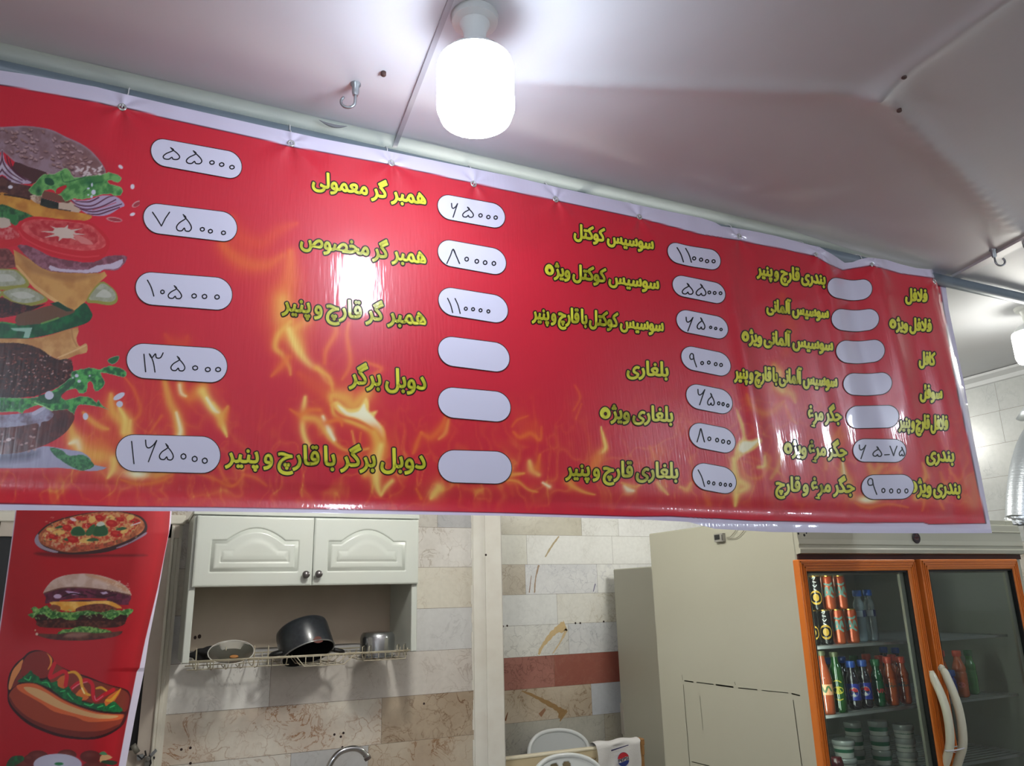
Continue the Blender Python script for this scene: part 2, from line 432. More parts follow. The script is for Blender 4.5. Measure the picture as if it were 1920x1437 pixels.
def tilewall(name, to3d, u0, u1, zrow, dz, joints, styles, normal, z0=0.0, z1=HC, streaks=()):
    """joints: {row: [u, ...]}; styles: {(row, k): (rgb, vein rgb, amount)}; rows counted down from zrow"""
    V = []; Q = []; T = []; S = []; MI = []
    def quad(a, b, c, d, lift, col, vein, amt, seed, mi):
        k = len(V)
        for (u, z) in ((a, c), (b, c), (b, d), (a, d)): V.append(np.array(to3d(u, z))+np.array(normal)*lift)
        Q.append((k, k+1, k+2, k+3)); MI.append(mi)
        for _ in range(4): T.append(list(lin(desat(col)))+[amt]); S.append(list(lin(desat(vein)))+[seed])
    quad(u0, u1, z0, z1, 0, (120, 110, 98), (120, 110, 98), 0, 0, 1)
    r = random.Random(len(name)*13+int(u1*100))
    k0 = int(math.ceil((zrow-z1)/dz))-1; k1 = int(math.ceil((zrow-z0)/dz))
    for k in range(k0, k1):
        zt = min(zrow-k*dz, z1); zb = max(zrow-(k+1)*dz, z0)
        if zt-zb < .004: continue
        if k in joints: us = [u0]+[u for u in joints[k] if u0 < u < u1]+[u1]
        else:
            us = [u0]; u = u0+r.uniform(.12, .4)
            while u < u1-.08: us.append(u); u += r.uniform(.28, .42)
            us.append(u1)
        for i in range(len(us)-1):
            st = styles.get((k, i)) or r.choice(PALETTE)
            g = .0008
            quad(us[i]+g, us[i+1]-g, zb+g, zt-g, .0015, st[0], st[1], st[2], r.random(), 0)
    for pts, wd, col in streaks:      # bold coloured veins that cross a tile: (u, z) path, half widths
        q = spline(pts, 8); w = np.interp(np.linspace(0, 1, len(q)), np.linspace(0, 1, len(wd)), wd)
        t = np.gradient(q, axis=0); nrm = np.stack([-t[:, 1], t[:, 0]], -1)/(np.linalg.norm(t, axis=1)[:, None]+1e-9)
        rj = np.random.RandomState(3).uniform(.7, 1.3, len(q)); lf = q+nrm*(w*rj)[:, None]; rt = q-nrm*(w*rj[::-1])[:, None]
        for i in range(len(q)-1):
            k = len(V)
            for (u, z) in (lf[i], lf[i+1], rt[i+1], rt[i]): V.append(np.array(to3d(u, z))+np.array(normal)*.0021)
            Q.append((k, k+1, k+2, k+3) if True else 0); MI.append(0)
            for _ in range(4): T.append(list(lin(desat(col, .15)))+[.5]); S.append(list(lin(np.array(col)*.8))+[.3])
    # orient towards the room
    v = np.array(V); q = np.array(Q)
    nn = np.cross(v[q[0, 1]]-v[q[0, 0]], v[q[0, 2]]-v[q[0, 0]])
    flip = nn@np.array(normal) < 0
    if flip: q = q[:, ::-1]
    nn2 = np.cross(v[q[:, 1]]-v[q[:, 0]], v[q[:, 2]]-v[q[:, 0]])@np.array(normal); bad = nn2 < 0; q[bad] = q[bad][:, ::-1]
    o = fastmesh(name, v, q, [TILE, GROUT], smooth=False, mi=MI)
    me = o.data
    for nm, arr in (('tile', T), ('vein', S)):
        at = me.attributes.new(nm, 'FLOAT_COLOR', 'POINT'); at.data.foreach_set('color', np.array(arr, np.float32).ravel())
    return tag(o, kind='structure')

def UZ(px, py, Y): p = P1(px, py, Y); return (float(p[0]), float(p[2]))
def XW(px, py, Y=YW): return float(P1(px, py, Y)[0])
def ZW(px, py, Y=YW): return float(P1(px, py, Y)[2])
# the sink wall: rows counted from the joint seen at pixel (884, 990)
ZA = ZW(884, 990.5); DA = (ZW(884, 990.5)-ZW(884, 1296))/4.0
cream = ((215, 207, 187), (165, 130, 85), .8); greige = ((191, 183, 174), (140, 128, 118), .5); bluegr = ((207, 207, 207), (166, 166, 170), .5)
jA = {-1: [XW(820, 985)], 0: [], 1: [], 2: [], 3: [XW(506, 1290)], 4: [XW(715, 1360)], 5: [XW(545, 1425), XW(690, 1425)], 6: [XW(600, 1500)]}
sA = {(0, 0): ((220, 215, 207), (150, 125, 95), .9), (1, 0): cream, (2, 0): bluegr,
      (3, 0): ((235, 233, 228), (160, 155, 150), .6), (3, 1): ((213, 204, 194), (150, 120, 100), .6),
      (4, 0): ((222, 211, 191), (168, 116, 74), 1.1), (4, 1): ((191, 165, 132), (120, 82, 52), 1.1),
      (5, 0): ((224, 220, 207), (175, 130, 90), .8), (5, 1): ((191, 191, 191), (150, 145, 140), .6), (5, 2): ((202, 183, 154), (150, 105, 66), 1.0)}
XPL, XPR = XW(885, 968), XW(936, 969)
tilewall('wall_back', lambda u, z: (u, YW, z), XL, XPL+.01, ZA, DA, jA, sA, (0, -1, 0))
# the recess behind the corner post
ZB = ZW(938, 1003, YR); DB = (ZW(938, 1003, YR)-ZW(938, 1296.3, YR))/5.0
def XB_(px, py): return XW(px, py, YR)
jB = {-1: [XB_(1090, 985), XB_(1159, 985)], 0: [XB_(987.5, 1030), XB_(1148, 1030)], 1: [XB_(985, 1090), XB_(1120, 1090)], 2: [XB_(1044.6, 1145)],
      3: [XB_(1066, 1200)], 4: [XB_(1039, 1260)], 5: [XB_(1109, 1310)], 6: [XB_(1133, 1350)], 7: [XB_(1010, 1400)]}
lt = ((233, 233, 228), (176, 170, 150), .6)
sB = {(-1, 0): ((204, 196, 170), (150, 130, 95), .6), (-1, 1): lt, (-1, 2): ((235, 235, 233), (190, 186, 176), .5),
      (0, 0): ((224, 222, 207), (180, 170, 140), .5), (0, 1): lt, (0, 2): lt,
      (1, 0): ((202, 189, 165), (140, 105, 66), .9), (1, 1): ((223, 224, 226), (165, 168, 182), .9), (1, 2): ((231, 231, 226), (160, 160, 178), .9),
      (2, 0): ((224, 226, 224), (180, 182, 182), .6), (2, 1): ((226, 224, 213), (172, 155, 115), .8),
      (3, 0): ((226, 226, 220), (150, 150, 148), .9), (3, 1): ((213, 215, 218), (140, 148, 160), .9),
      (4, 0): ((183, 117, 104), (120, 66, 58), 1.0), (4, 1): ((159, 82, 69), (176, 116, 100), .6),
      (5, 0): ((200, 180, 152), (128, 92, 54), .9), (5, 1): ((187, 194, 207), (150, 156, 170), .6),
      (6, 0): ((178, 174, 159), (112, 112, 110), .8), (6, 1): ((178, 170, 148), (130, 112, 84), .7)}
tilewall('wall_recess', lambda u, z: (u, YR, z), XS, XR, ZB, DB, jB, sB, (0, -1, 0), streaks=[
    ([UZ(978, 1296, YR), UZ(1010, 1310, YR), UZ(1045, 1330, YR), UZ(1058, 1343, YR)], [.003, .012, .018, .045], (158, 122, 76)),
    ([UZ(1022, 1330, YR), UZ(1012, 1342, YR)], [.008, .014], (156, 112, 84)), ([UZ(947, 1352, YR), UZ(952, 1336, YR)], [.006, .002], (120, 70, 40)),
    ([UZ(1060, 1173, YR), UZ(1040, 1185, YR), UZ(1018, 1210, YR), UZ(1010, 1228, YR)], [.036, .022, .012, .008], (212, 182, 130)),
    ([UZ(1062, 1180, YR), UZ(1050, 1205, YR), UZ(1036, 1226, YR)], [.012, .006, .003], (214, 188, 142)),
    ([UZ(1048, 1006, YR), UZ(1036, 1022, YR), UZ(1022, 1045, YR)], [.004, .008, .004], (184, 164, 124)),
    ([UZ(1010, 1060, YR), UZ(1004, 1085, YR), UZ(1002, 1112, YR)], [.007, .005, .005], (168, 142, 116)), ([UZ(996, 1080, YR), UZ(992, 1112, YR)], [.002, .003], (140, 108, 84)),
    ([UZ(1116, 1095, YR), UZ(1112, 1110, YR)], [.004, .003], (120, 118, 150))])
ZC = float(atX(np.array([1833.4]), np.array([839.8]), XR)[0][2]); 
ZC2 = float(atX(np.array([1821.0]), np.array([782.6]), XR)[0][2])
DC = max(.12, ZC2-ZC)
wt = ((178, 182, 180), (146, 150, 152), .6)
sC = {(k, i): wt for k in range(-4, 4) for i in range(30)}
tilewall('wall_right', lambda u, z: (XR, u, z), YN, YR, ZC2, DC, {}, sC, (-1, 0, 0))
PAINT = mat('wall_paint', (196, 192, 186), 0.7, noise=(3, .5, (180, 172, 162)))
tag(mk('wall_return', MB().box((XPR-.02, YW+.001, 0), (XS, YR, HC)), PAINT), kind='structure')
tag(mk('wall_left', MB().box((XL-.1, YN, 0), (XL, YW, HC)), PAINT), kind='structure')
tag(mk('wall_front', MB().box((XL-.1, YN-.1, 0), (XR+.1, YN, HC)), PAINT), kind='structure')
tag(mk('floor', MB().box((XL-.1, YN-.1, -.1), (XR+.1, YR+.1, 0)), mat('floor_stone', (150, 140, 128), .4, noise=(6, .6, (120, 110, 100)))), kind='structure')

# corner post of the wall: plaster strip with a groove down the middle
POSTM = mat('post_plaster', (226, 224, 216), 0.6, noise=(9, .45, (206, 198, 186)))
xm = XW(909, 968)
mb = MB()
mb.box((XPL, YW-.012, 0), (xm-.008, YW+.001, HC)).box((xm-.008, YW-.018, 0), (xm+.004, YW+.001, HC)).box((xm+.004, YW-.014, 0), (XPR, YW+.02, HC))
r_ = random.Random(3)
for i in range(60):   # ragged plaster edge smeared on the tiles
    z = i*.045; w = r_.uniform(.002, .012)
    mb.box((XPL-w, YW-.006, z), (XPL+.002, YW-.001, z+.046))
tag(mk('trim_1', mb, POSTM), kind='structure')
# moulding where the right wall meets the ceiling
tag(mk('trim_2', MB().prism([(XR, YN, HC), (XR-.055, YN, HC), (XR-.05, YN, HC-.012), (XR-.02, YN, HC-.03), (XR-.012, YN, HC-.05), (XR, YN, HC-.055)], (0, YR-YN, 0)),
       mat('moulding', (190, 192, 194), .5)), kind='structure')

# ceiling sheet with shallow folds
def CP(px, py): return atZ(np.array([px]), np.array([py]), HC)[0][:2]
folds = [([CP(905, 152), CP(1000, 150), CP(1160, 156), CP(1330, 164), CP(1500, 170), CP(1645, 172)], .013, .045),
         ([CP(1645, 172), CP(1700, 130), CP(1800, 60), CP(1900, -15), CP(2050, -140)], .013, .045),
         ([CP(1645, 172), CP(1700, 225), CP(1760, 285), CP(1800, 320), CP(1850, 375), CP(1905, 432)], .013, .04)]
nx, ny = 420, 420
gx = np.linspace(XL-.1, XR+.1, nx); gy = np.linspace(YN-.1, YR+.1, ny)
GX, GY = np.meshgrid(gx, gy, indexing='ij')
Hh = np.zeros_like(GX)
for pts, amp, wd in folds:
    best = np.full(GX.shape, 9.0); par = np.zeros_like(GX); n = len(pts)-1
    for i in range(n):
        (x0, y0), (x1, y1) = pts[i], pts[i+1]; dx, dy = x1-x0, y1-y0; L = dx*dx+dy*dy
        t = np.clip(((GX-x0)*dx+(GY-y0)*dy)/L, 0, 1); d = np.hypot(GX-x0-t*dx, GY-y0-t*dy)
        par = np.where(d < best, (i+t)/n, par); best = np.minimum(best, d)
    fade = np.clip(par*4, 0.15, 1) if amp and pts is folds[0][0] else 1.0
    Hh -= amp*np.exp(-np.abs(best)/wd*1.5)*fade
Hh += .004*(fbm(GX*1.7+50, GY*1.7+50, 3, 3)-.5)
Hh = np.where((GX < XL) | (GX > XR-.06) | (GY < YN) | (GY > YR), 0, Hh)
CEIL = mat('ceiling_sheet', (204, 206, 211), 0.55, noise=(2.2, .35, (188, 184, 186)), bump=(60, .03))
V = np.stack([GX, GY, HC+Hh+.004], -1).reshape(-1, 3)
ce = fastmesh('ceiling', V, grid_quads(nx, ny)[:, ::-1], CEIL)
tag(ce, kind='structure')
tag(mk('roof_slab', MB().box((XL-.1, YN-.1, HC+.03), (XR+.1, YR+.1, HC+.1)), PAINT), kind='structure')
# cover strips over the joints of the ceiling sheets
def cp3(px, py, z=HC): return np.append(CP(px, py), z)
def strip(name, a, b, w, h, m):
    a = np.array(a); b = np.array(b); t = (b-a)/np.linalg.norm(b-a); n = np.cross([0, 0, 1.0], t)*w/2; d = np.array([0, 0, -h])
    up = np.array([0, 0, .01])
    return tag(mk(name, MB().prism([a-n+up, b-n+up, b-n*1.0+d, a-n+d], n*2), m), kind='structure')
s0, s1 = cp3(738, 280), cp3(845, 0); dv = (s1-s0)/np.linalg.norm(s1-s0)
strip('trim_3', s0+dv*.012, s1+dv*2.2, .011, .0025, mat('joint_grey', (168, 168, 174), .5))
b0, b1 = cp3(1805, 512), cp3(1920, 451); dv = (b1-b0)/np.linalg.norm(b1-b0)
strip('trim_4', b0-dv*.9, b1+dv*1.6, .042, .006, mat('bar_white', (206, 204, 208), .45))
# pale cove where the ceiling sheet turns down behind the pipe
cv = []
for x in np.linspace(XL, 2.2, 40):
    k = min(1, max(0, (2.2-x)/.5)); row = []
    for t in np.linspace(0, 1, 7):
        row.append((x, YP-.050*k+(.075*k)*t, HC+.003-.012*k*t*t))
    cv.append(row)
tag(mk('trim_5', MB().grid(cv, flip=True), mat('cove_green', (206, 214, 208), .5), smooth=True), kind='structure')
mb = MB()
for (px, py, r) in ((1358, 0, 0),):
    pass
# nail heads holding the ceiling sheet
NAIL = mat('nail_rust', (70, 46, 40), .6)
for k, (px, py, lab) in enumerate(((1650, 170, 'dark nail head where the three ceiling folds meet'), (1694, 138, 'rusty nail head on the ceiling fold rising to the right'),
                             (1685, 201, 'dark nail head on the ceiling fold falling to the right'), (719, 138, 'small grey nail head in the ceiling left of the glowing bulb'))):
    c = CP(px, py)
    o = mk('nail_head', MB().lathe([(.0045, 0), (.006, .002), (.0055, .012)], (c[0], c[1], HC-.013 if k < 3 else HC-.006), 10), NAIL, smooth=True)
    tag(o, lab, 'nail', 'nails in the ceiling')

# ================================================================== BULBS
GLASSW = None
def make_bulb(x, y, label, strength, drop=.02, r=.074, h=.135, group='bulbs under the ceiling', rose=True):
    g = bpy.data.materials.get('bulb_glow_%g' % strength) or mat_glow('bulb_glow_%g' % strength, (228, 240, 255) if y < YB or x > 3.5 else (252, 250, 240), strength)
    root = empty('light_bulb', (x, y, HC))
    tag(root, label, 'light bulb', group)
    mk('holder', MB().lathe([(.021, -.06), (.023, -.03), (.03, -.014), (.045, -.010), (.047, .0), (.047, .004)], (x, y, HC), 24), mat('holder_white', (214, 216, 214), .4), root, auto=40)
    z = HC-.055
    mk('bulb_base', MB().lathe([(r*.95, -.05), (r*.8, -.035), (.03, -.012), (.016, -.006), (.016, .0)], (x, y, z), 28), mat('bulb_plastic', (225, 228, 228), .35), root, auto=40)
    p = [(.001, -h-.05), (r*.6, -h-.047), (r*.9, -h-.036), (r, -h-.015), (r, -.06), (r*.96, -.05)]
    mk('diffuser', MB().lathe(p, (x, y, z), 32), g, root, auto=50)
    return root
lp = CP(890, 35)
make_bulb(lp[0], lp[1], 'glowing white bulb hanging from the ceiling in front of the menu banner', LAMP_FRONT*.9)
make_bulb(-.95, -1.2, 'added fill bulb on the ceiling far behind the viewer on the left', LAMP_FRONT*5.5)  # extra fill bulb put in to brighten the lower banner
make_bulb(2.9, .10, 'glowing bulb on the ceiling behind the viewer on the right', LAMP_FRONT*2.6)
make_bulb(.84, 2.25, 'glowing bulb over the sink, hidden behind the menu banner', LAMP_BACK*1.3)
l2 = CP(1925, 578)
make_bulb(3.1, 3.35, 'glowing bulb above the grey cabinet, hidden behind the menu banner', LAMP_BACK)
make_bulb(l2[0], l2[1], 'glowing bulb at the right edge, on the ceiling beyond the pipe', LAMP_BACK*.22)

# ================================================================== CEILING HOOKS, PIPE
STEEL = mat('galvanised_steel', (158, 162, 165), .35, .8)
def hook(px, py, label, s=1.0, ang=0.0):
    c = CP(px, py); x, y = c
    root = empty('ceiling_hook', (x, y, HC)); tag(root, label, 'hook', 'hooks screwed into the ceiling')
    mk('screw_base', MB().lathe([(.006*s, -.028*s), (.0085*s, -.02*s), (.0085*s, -.004), (.012*s, 0), (.012*s, .006)], (x, y, HC), 12), STEEL, root, auto=40)
    P = []
    for t in np.linspace(0, 1, 7): P.append((0, -.022-.022*t))
    for a in np.linspace(0, math.radians(230), 14): P.append((-.016+.016*math.cos(a), -.044-.016*math.sin(a)-.0))
    ca, sa = math.cos(ang), math.sin(ang)
    mk('shank', MB().tube([(x+q[0]*s*ca, y+q[0]*s*sa, HC+q[1]*s) for q in P], .0036*s, 8), STEEL, root, smooth=True)
    return root
hook(667, 160, 'grey steel hook in the ceiling left of the glowing bulb', .95, -.4)
hook(1862, 470, 'grey steel hook on the ceiling bar at the right edge', .95, 2.6)
hook(1921, 452, 'second hook on the ceiling bar, cut by the right picture edge', .95, 2.6)
# small dark clip on the cove above the banner
c = CP(1096, 356)
mb = MB().prism([(c[0]-.016, c[1]+.01, HC+.004), (c[0]-.02, c[1]+.01, HC-.03), (c[0]+.02, c[1]+.01, HC-.03), (c[0]+.006, c[1]+.01, HC+.004)], (0, .018, 0))
tag(mk('pipe_clip', mb, mat('clip_grey', (92, 102, 110), .45)), 'dark grey clip holding the pipe above the middle of the banner', 'clip')
# curl of peeled paint by the pipe
c0 = CP(598, 222); c1 = CP(652, 234); P = []
for t in np.linspace(0, 1, 12): P.append(np.append(c0*(1-t)+c1*t, HC-.004-.008*math.sin(math.pi*t)))
tag(mk('paint_flake', MB().tube(P, [.0005+.004*math.sin(math.pi*t)**1 for t in np.linspace(0, 1, 12)], 6), mat('flake_grey', (120, 120, 124), .7), smooth=True),
    'curled dark paint flake on the ceiling beside the steel hook', 'paint flake')
PIPE = mat('pipe_paint', (108, 120, 130), .4, noise=(8, .4, (90, 100, 112)))
ZP = HC-.029
tag(mk('curtain_pipe', MB().tube([(x, YP, ZP) for x in np.linspace(XL, XR, 30)], .021, 20), PIPE, auto=60), 'long grey steel pipe under the ceiling that carries the menu banner', 'pipe')
# ================================================================== MENU BANNER
def ip(pts):
    a = np.array(pts, float)
    def f(x): 
        x = np.asarray(x, float)
        y = np.interp(x, a[:, 0], a[:, 1])
        sl = (a[1, 1]-a[0, 1])/(a[1, 0]-a[0, 0]); sr = (a[-1, 1]-a[-2, 1])/(a[-1, 0]-a[-2, 0])
        y = np.where(x < a[0, 0], a[0, 1]+sl*(x-a[0, 0]), y)
        return np.where(x > a[-1, 0], a[-1, 1]+sr*(x-a[-1, 0]), y)
    return f
topW = ip([(0, 132), (60, 141), (181, 163), (228, 175), (322, 197), (480, 233), (598, 259), (735, 285), (960, 331), (1048, 352), (1208, 387), (1316, 409), (1340, 417), (1352, 424), (1386, 429), (1420, 435),
           (1457, 443), (1521, 460), (1536, 463), (1562, 478), (1584, 493), (1598, 492), (1611, 487), (1628, 483), (1640, 484), (1661, 487), (1690, 496), (1718, 503), (1740, 505), (1769, 505)])
topR = ip([(0, 159), (110, 178), (220, 200), (236, 202), (321, 224), (480, 259), (546, 275), (602, 285), (733, 309), (888, 344), (960, 359), (1040, 376), (1198, 409), (1316, 440), (1386, 451), (1420, 458),
           (1457, 465), (1530, 481), (1553, 495), (1580, 507), (1602, 503), (1635, 498), (1660, 505), (1687, 513), (1760, 523)])
botR = ip([(0, 945), (110, 947), (220, 950), (400, 951.5), (700, 957), (940, 962), (1190, 969), (1253, 968.5), (1340, 973), (1420, 977), (1582, 981), (1730, 980), (1742, 983.5), (1849, 982)])
botW = ip([(0, 957), (400, 959.5), (940, 967.5), (1190, 974), (1290, 979), (1340, 992), (1446, 998), (1600, 1000), (1745, 1000.5), (1860, 1000)])
rightR = ip([(523, 1760), (560, 1766), (720, 1792), (820, 1814), (900, 1831), (982, 1849)])     # x of the red edge at height y
rightW = ip([(505, 1769), (580, 1779), (720, 1808), (820, 1825), (900, 1841), (1000, 1860)])

def gz(x, c, w): return np.exp(-((x-c)/w)**2)
def depth(X, Z):
    """how far the hanging vinyl stands back (+) or forward (-) of its plane"""
    z = (Z-1.77)/(2.66-1.77)          # 0 bottom, 1 top
    z = np.clip(z, -.1, 1.1)
    d = .004*np.sin(X*5.1+1.0)*(1-.5*z)+.003*np.sin(X*11.0+z*2.0)-.06*(1-z)
    x = X/YB                          # slope coordinate
    lo = 1-z
    d += .022*gz(x, 1.236, .035)*np.clip((z-.05)/.6, 0, 1)          # hollow below the sagging hem
    d += -.010*gz(x, 1.165, .022)*np.clip(z*1.2, 0, 1)
    d += -.012*gz(x, 1.315, .028)*np.clip((z+.1)/.7, 0, 1)
    d += -.007*gz(x, .915+.012*lo, .018)*gz(z, .45, .35)
    d += .006*gz(x, .97, .03)
    d += -.009*gz(x, 1.43, .03)*gz(z, .45, .4)
    d += .006*gz(x, 1.385, .024)*gz(z, .35, .45)
    d += .030*np.clip((x-1.47)/.06, 0, 1.5)**2                      # right hem turns away
    d += -.004*gz(x, 1.10, .02)*gz(z, .4, .4)
    # pulled creases running from the eyelets
    for px, py in EYE:
        ex = EXZ[(px, py)]
        r = np.hypot(X-ex[0], (Z-ex[2]))
        th = np.arctan2(X-ex[0], ex[2]-Z+1e-6)
        d += .0035*np.cos(th*5)*np.exp(-r/.07)*np.clip(r/.02, 0, 1)
    # hem creases
    d += .0022*np.sin(X*37+np.sin(X*9)*3)*np.clip((z-.93)/.07, 0, 1)
    # bottom edge rolls forward a little
    d += -.012*np.clip((.06-z)/.06, 0, 1)**2+.006*gz(z, .03, .03)
    return d
EYE = [(229, 201), (546, 269), (734, 306), (888, 345), (1042, 374), (1199, 407), (1386, 443), (1531, 478), (1636, 497), (1752, 528)]
EXZ = {e: P1(e[0], e[1], YB) for e in EYE}
def surf(px, py, lift=0.0):
    """pixel -> point on the banner's hanging surface, lifted towards the viewer's side"""
    px = np.asarray(px, float); py = np.asarray(py, float)
    d = rays(px, py); Y = np.full(px.shape, YB)
    for _ in range(28):
        P = CAM+d*(Y/d[..., 1])[..., None]
        Y = YB+depth(P[..., 0], P[..., 2])-lift
    return CAM+d*(Y/d[..., 1])[..., None]

RED = np.array((205, 28, 50.0))
def flames(cv, seed=2):
    """printed fire: licks traced by hand over soft ragged wisps"""
    O = (236, 120, 40); OY = (240, 170, 70); Y_ = (250, 214, 110); WH = (255, 246, 205); DO = (222, 74, 40)
    x, y = cv.x, cv.y
    n = fbm(x/60+2.4*fbm(x/90, y/120, 4, 3), y/120+2.0*fbm(x/100+9, y/90, 8, 3), seed, 3)
    rid = np.clip(1-np.abs(n-.5)*10, 0, 1)**2
    n2 = fbm(x/46+2*fbm(x/70, y/90, 14, 3), y/100+2*fbm(x/80+4, y/90, 18, 3), seed+5, 3)
    rid2 = np.clip(1-np.abs(n2-.5)*14, 0, 1)**2
    base = np.interp(x, [0, 150, 250, 420, 560, 900, 1200, 1400, 1600, 1850], [900, 890, 880, 890, 900, 900, 905, 905, 915, 915])
    up = np.interp(x, [0, 140, 200, 330, 400, 520, 600, 700, 780, 900, 1000, 1150, 1300, 1380, 1450, 1560, 1640, 1750, 1850], [30, 90, 200, 260, 200, 160, 280, 270, 150, 150, 190, 170, 200, 300, 280, 200, 170, 190, 160])
    dn = np.clip((970-y)/45, 0, 1)
    m = np.clip((y-(base-up))/(up*.9), 0, 1)*dn
    w = (rid*m*.5+rid2*m*.4)
    cv.put(np.arange(len(x)), np.clip(m*(fbm(x/55, y/80, 22)-.2)*.55, 0, .4), DO)
    cv.put(np.arange(len(x)), np.clip(w, 0, .8), np.array(O)[None]*(1-np.clip(w, 0, 1)[:, None])+np.array(OY)[None]*np.clip(w, 0, 1)[:, None])
    BODY = {Y_: OY, WH: Y_, OY: O, O: DO, DO: (208, 44, 40)}
    def L(pts, wd, c, a=.8):
        wd = np.array(wd if hasattr(wd, '__len__') else [wd]*len(pts), float)
        cv.line(pts, wd*2.6, BODY.get(c, O), alpha=a*.68, glow=1)
        cv.line(pts, wd*1.25, c, alpha=min(1, a*1.15), glow=1)
    # ---- tall flame in the middle
    cv.zoom(400, 600, 3.31)
    L([(120, -640), (160, -520), (300, -480), (420, -560), (520, -600)], [20, 60, 50, 40, 10], DO, .55)
    L([(100, -600), (60, -470), (180, -360), (330, -340), (430, -400)], [12, 40, 60, 50, 20], O, .5)
    L([(480, -420), (470, -250), (430, -130), (470, 0), (420, 90)], [30, 70, 80, 60, 30], O, .6)
    L([(430, -120), (440, 0), (500, 90), (540, 190)], [50, 70, 60, 30], OY, .65)
    L([(620, -60), (580, 0), (500, 60)], [10, 40, 20], OY, .5)
    L([(480, 10), (405, 90), (385, 170), (430, 220), (470, 290), (480, 340)], [16, 22, 22, 18, 14, 8], OY, .75)
    L([(470, 60), (520, 180), (600, 280), (660, 310), (700, 380), (735, 400)], [20, 26, 22, 18, 16, 10], Y_, .75)
    L([(360, 350), (420, 290), (470, 230)], [8, 30, 20], O, .6)
    L([(690, 270), (700, 190), (760, 80), (750, 20)], [12, 18, 24, 20], O, .6)
    L([(800, 370), (850, 270), (830, 100), (840, 20)], [8, 20, 16, 14], O, .55)
    L([(530, 330), (610, 390), (690, 450), (735, 510)], [20, 60, 60, 30], DO, .75)
    L([(640, 300), (720, 360), (740, 440)], [14, 16, 8], OY, .7)
    L([(735, 520), (740, 470), (820, 490), (870, 530), (950, 460), (960, 420)], [14, 30, 60, 60, 40, 24], OY, .8)
    L([(870, 340), (940, 400), (1000, 340), (1040, 300), (935, 260)], [10, 20, 16, 16, 10], O, .55)
    cv.poly([(735, 530), (770, 506), (830, 550), (900, 545), (945, 485), (965, 515), (970, 570), (1018, 565), (1000, 610), (1050, 660), (1068, 710), (1062, 778), (1030, 712), (960, 655), (880, 615), (800, 592)], Y_, soft=5, alpha=.95)
    cv.poly([(770, 530), (800, 545), (840, 575), (900, 568), (935, 520), (950, 560), (990, 600), (1040, 665), (1050, 730), (1000, 675), (900, 612), (820, 590)], WH, soft=4)
    L([(735, 530), (760, 600), (870, 640), (960, 680), (1010, 720), (1030, 780)], [10, 14, 14, 18, 24, 24], OY, .85)
    L([(1000, 700), (1025, 790), (990, 860), (940, 960)], [24, 40, 36, 20], OY, .8)
    L([(1040, 780), (1020, 870), (1010, 960), (1020, 1040), (1040, 1090)], [18, 26, 30, 20, 8], Y_, .8)
    L([(1110, 1000), (1070, 1040), (1045, 1085)], [14, 16, 6], Y_, .7)
    L([(570, 480), (560, 570), (555, 680), (580, 760), (620, 800)], [10, 20, 18, 18, 10], Y_, .75)
    L([(475, 555), (540, 590), (600, 560), (660, 560)], [6, 20, 18, 14], O, .65)
    L([(570, 610), (640, 620), (700, 690), (730, 740), (800, 800), (880, 815), (960, 800)], [20, 30, 26, 18, 12, 10, 8], OY, .75)
    L([(680, 600), (720, 690), (750, 745)], [8, 16, 10], WH, .8)
    L([(700, 640), (780, 620), (800, 660)], [14, 16, 6], O, .7)
    L([(620, 800), (700, 840), (780, 860), (900, 850)], [12, 30, 36, 30], O, .55)
    L([(860, 690), (880, 780)], [6, 8], OY, .6); L([(915, 700), (905, 800)], [6, 8], O, .6)
    L([(1290, 700), (1260, 780), (1240, 830)], [10, 20, 10], O, .6)
    L([(1290, 700), (1350, 730), (1420, 660), (1440, 600)], [8, 30, 26, 10], O, .55)
    L([(1460, 620), (1440, 700), (1400, 740)], [8, 16, 8], OY, .5)
    L([(1400, 1040), (1370, 1080), (1350, 1110)], [30, 30, 8], Y_, .7)
    L([(1260, 1050), (1290, 1110)], [8, 10], O, .6)
    L([(0, 520), (40, 600), (60, 660), (85, 725)], [10, 20, 16, 6], Y_, .7)
    L([(95, 545), (60, 620), (20, 580)], [8, 20, 16], O, .6)
    L([(180, 960), (260, 980), (330, 1030)], [10, 16, 8], O, .5)
    L([(30, 900), (80, 1000), (130, 1030), (190, 960)], [10, 14, 12, 8], O, .5)
    # ---- flames between burger and the lower price boxes
    cv.zoom(0, 520, 3.267)
    L([(1010, 350), (1060, 400), (1130, 400), (1150, 360)], [10, 40, 40, 10], DO, .6)
    L([(1010, 640), (1040, 760), (1080, 850), (1100, 960)], [20, 30, 34, 30], OY, .75)
    L([(1080, 830), (1105, 930), (1100, 970)], [8, 14, 16], WH, .7)
    L([(1110, 650), (1120, 700), (1160, 740), (1230, 690), (1250, 650)], [30, 30, 40, 40, 30], O, .7)
    L([(1100, 660), (1110, 710), (1140, 730)], [12, 12, 6], WH, .6)
    L([(1240, 700), (1290, 790), (1340, 840), (1360, 900), (1385, 960)], [30, 26, 22, 16, 6], Y_, .8)
    L([(1265, 740), (1310, 810), (1340, 830)], [8, 12, 8], WH, .8)
    L([(1395, 790), (1360, 850), (1350, 900)], [6, 18, 14], OY, .6)
    L([(760, 610), (820, 690), (860, 810), (830, 870)], [4, 14, 18, 10], O, .45)
    L([(680, 720), (690, 820), (760, 900), (780, 980)], [16, 40, 40, 30], OY, .8)
    L([(730, 800), (770, 880), (760, 950)], [10, 24, 20], Y_, .8)
    L([(800, 880), (790, 950)], [10, 20], Y_, .5)
    L([(510, 830), (560, 880), (620, 920), (660, 930)], [10, 22, 20, 10], OY, .7)
    L([(430, 890), (450, 980), (500, 1050), (600, 1090)], [14, 40, 50, 50], OY, .85)
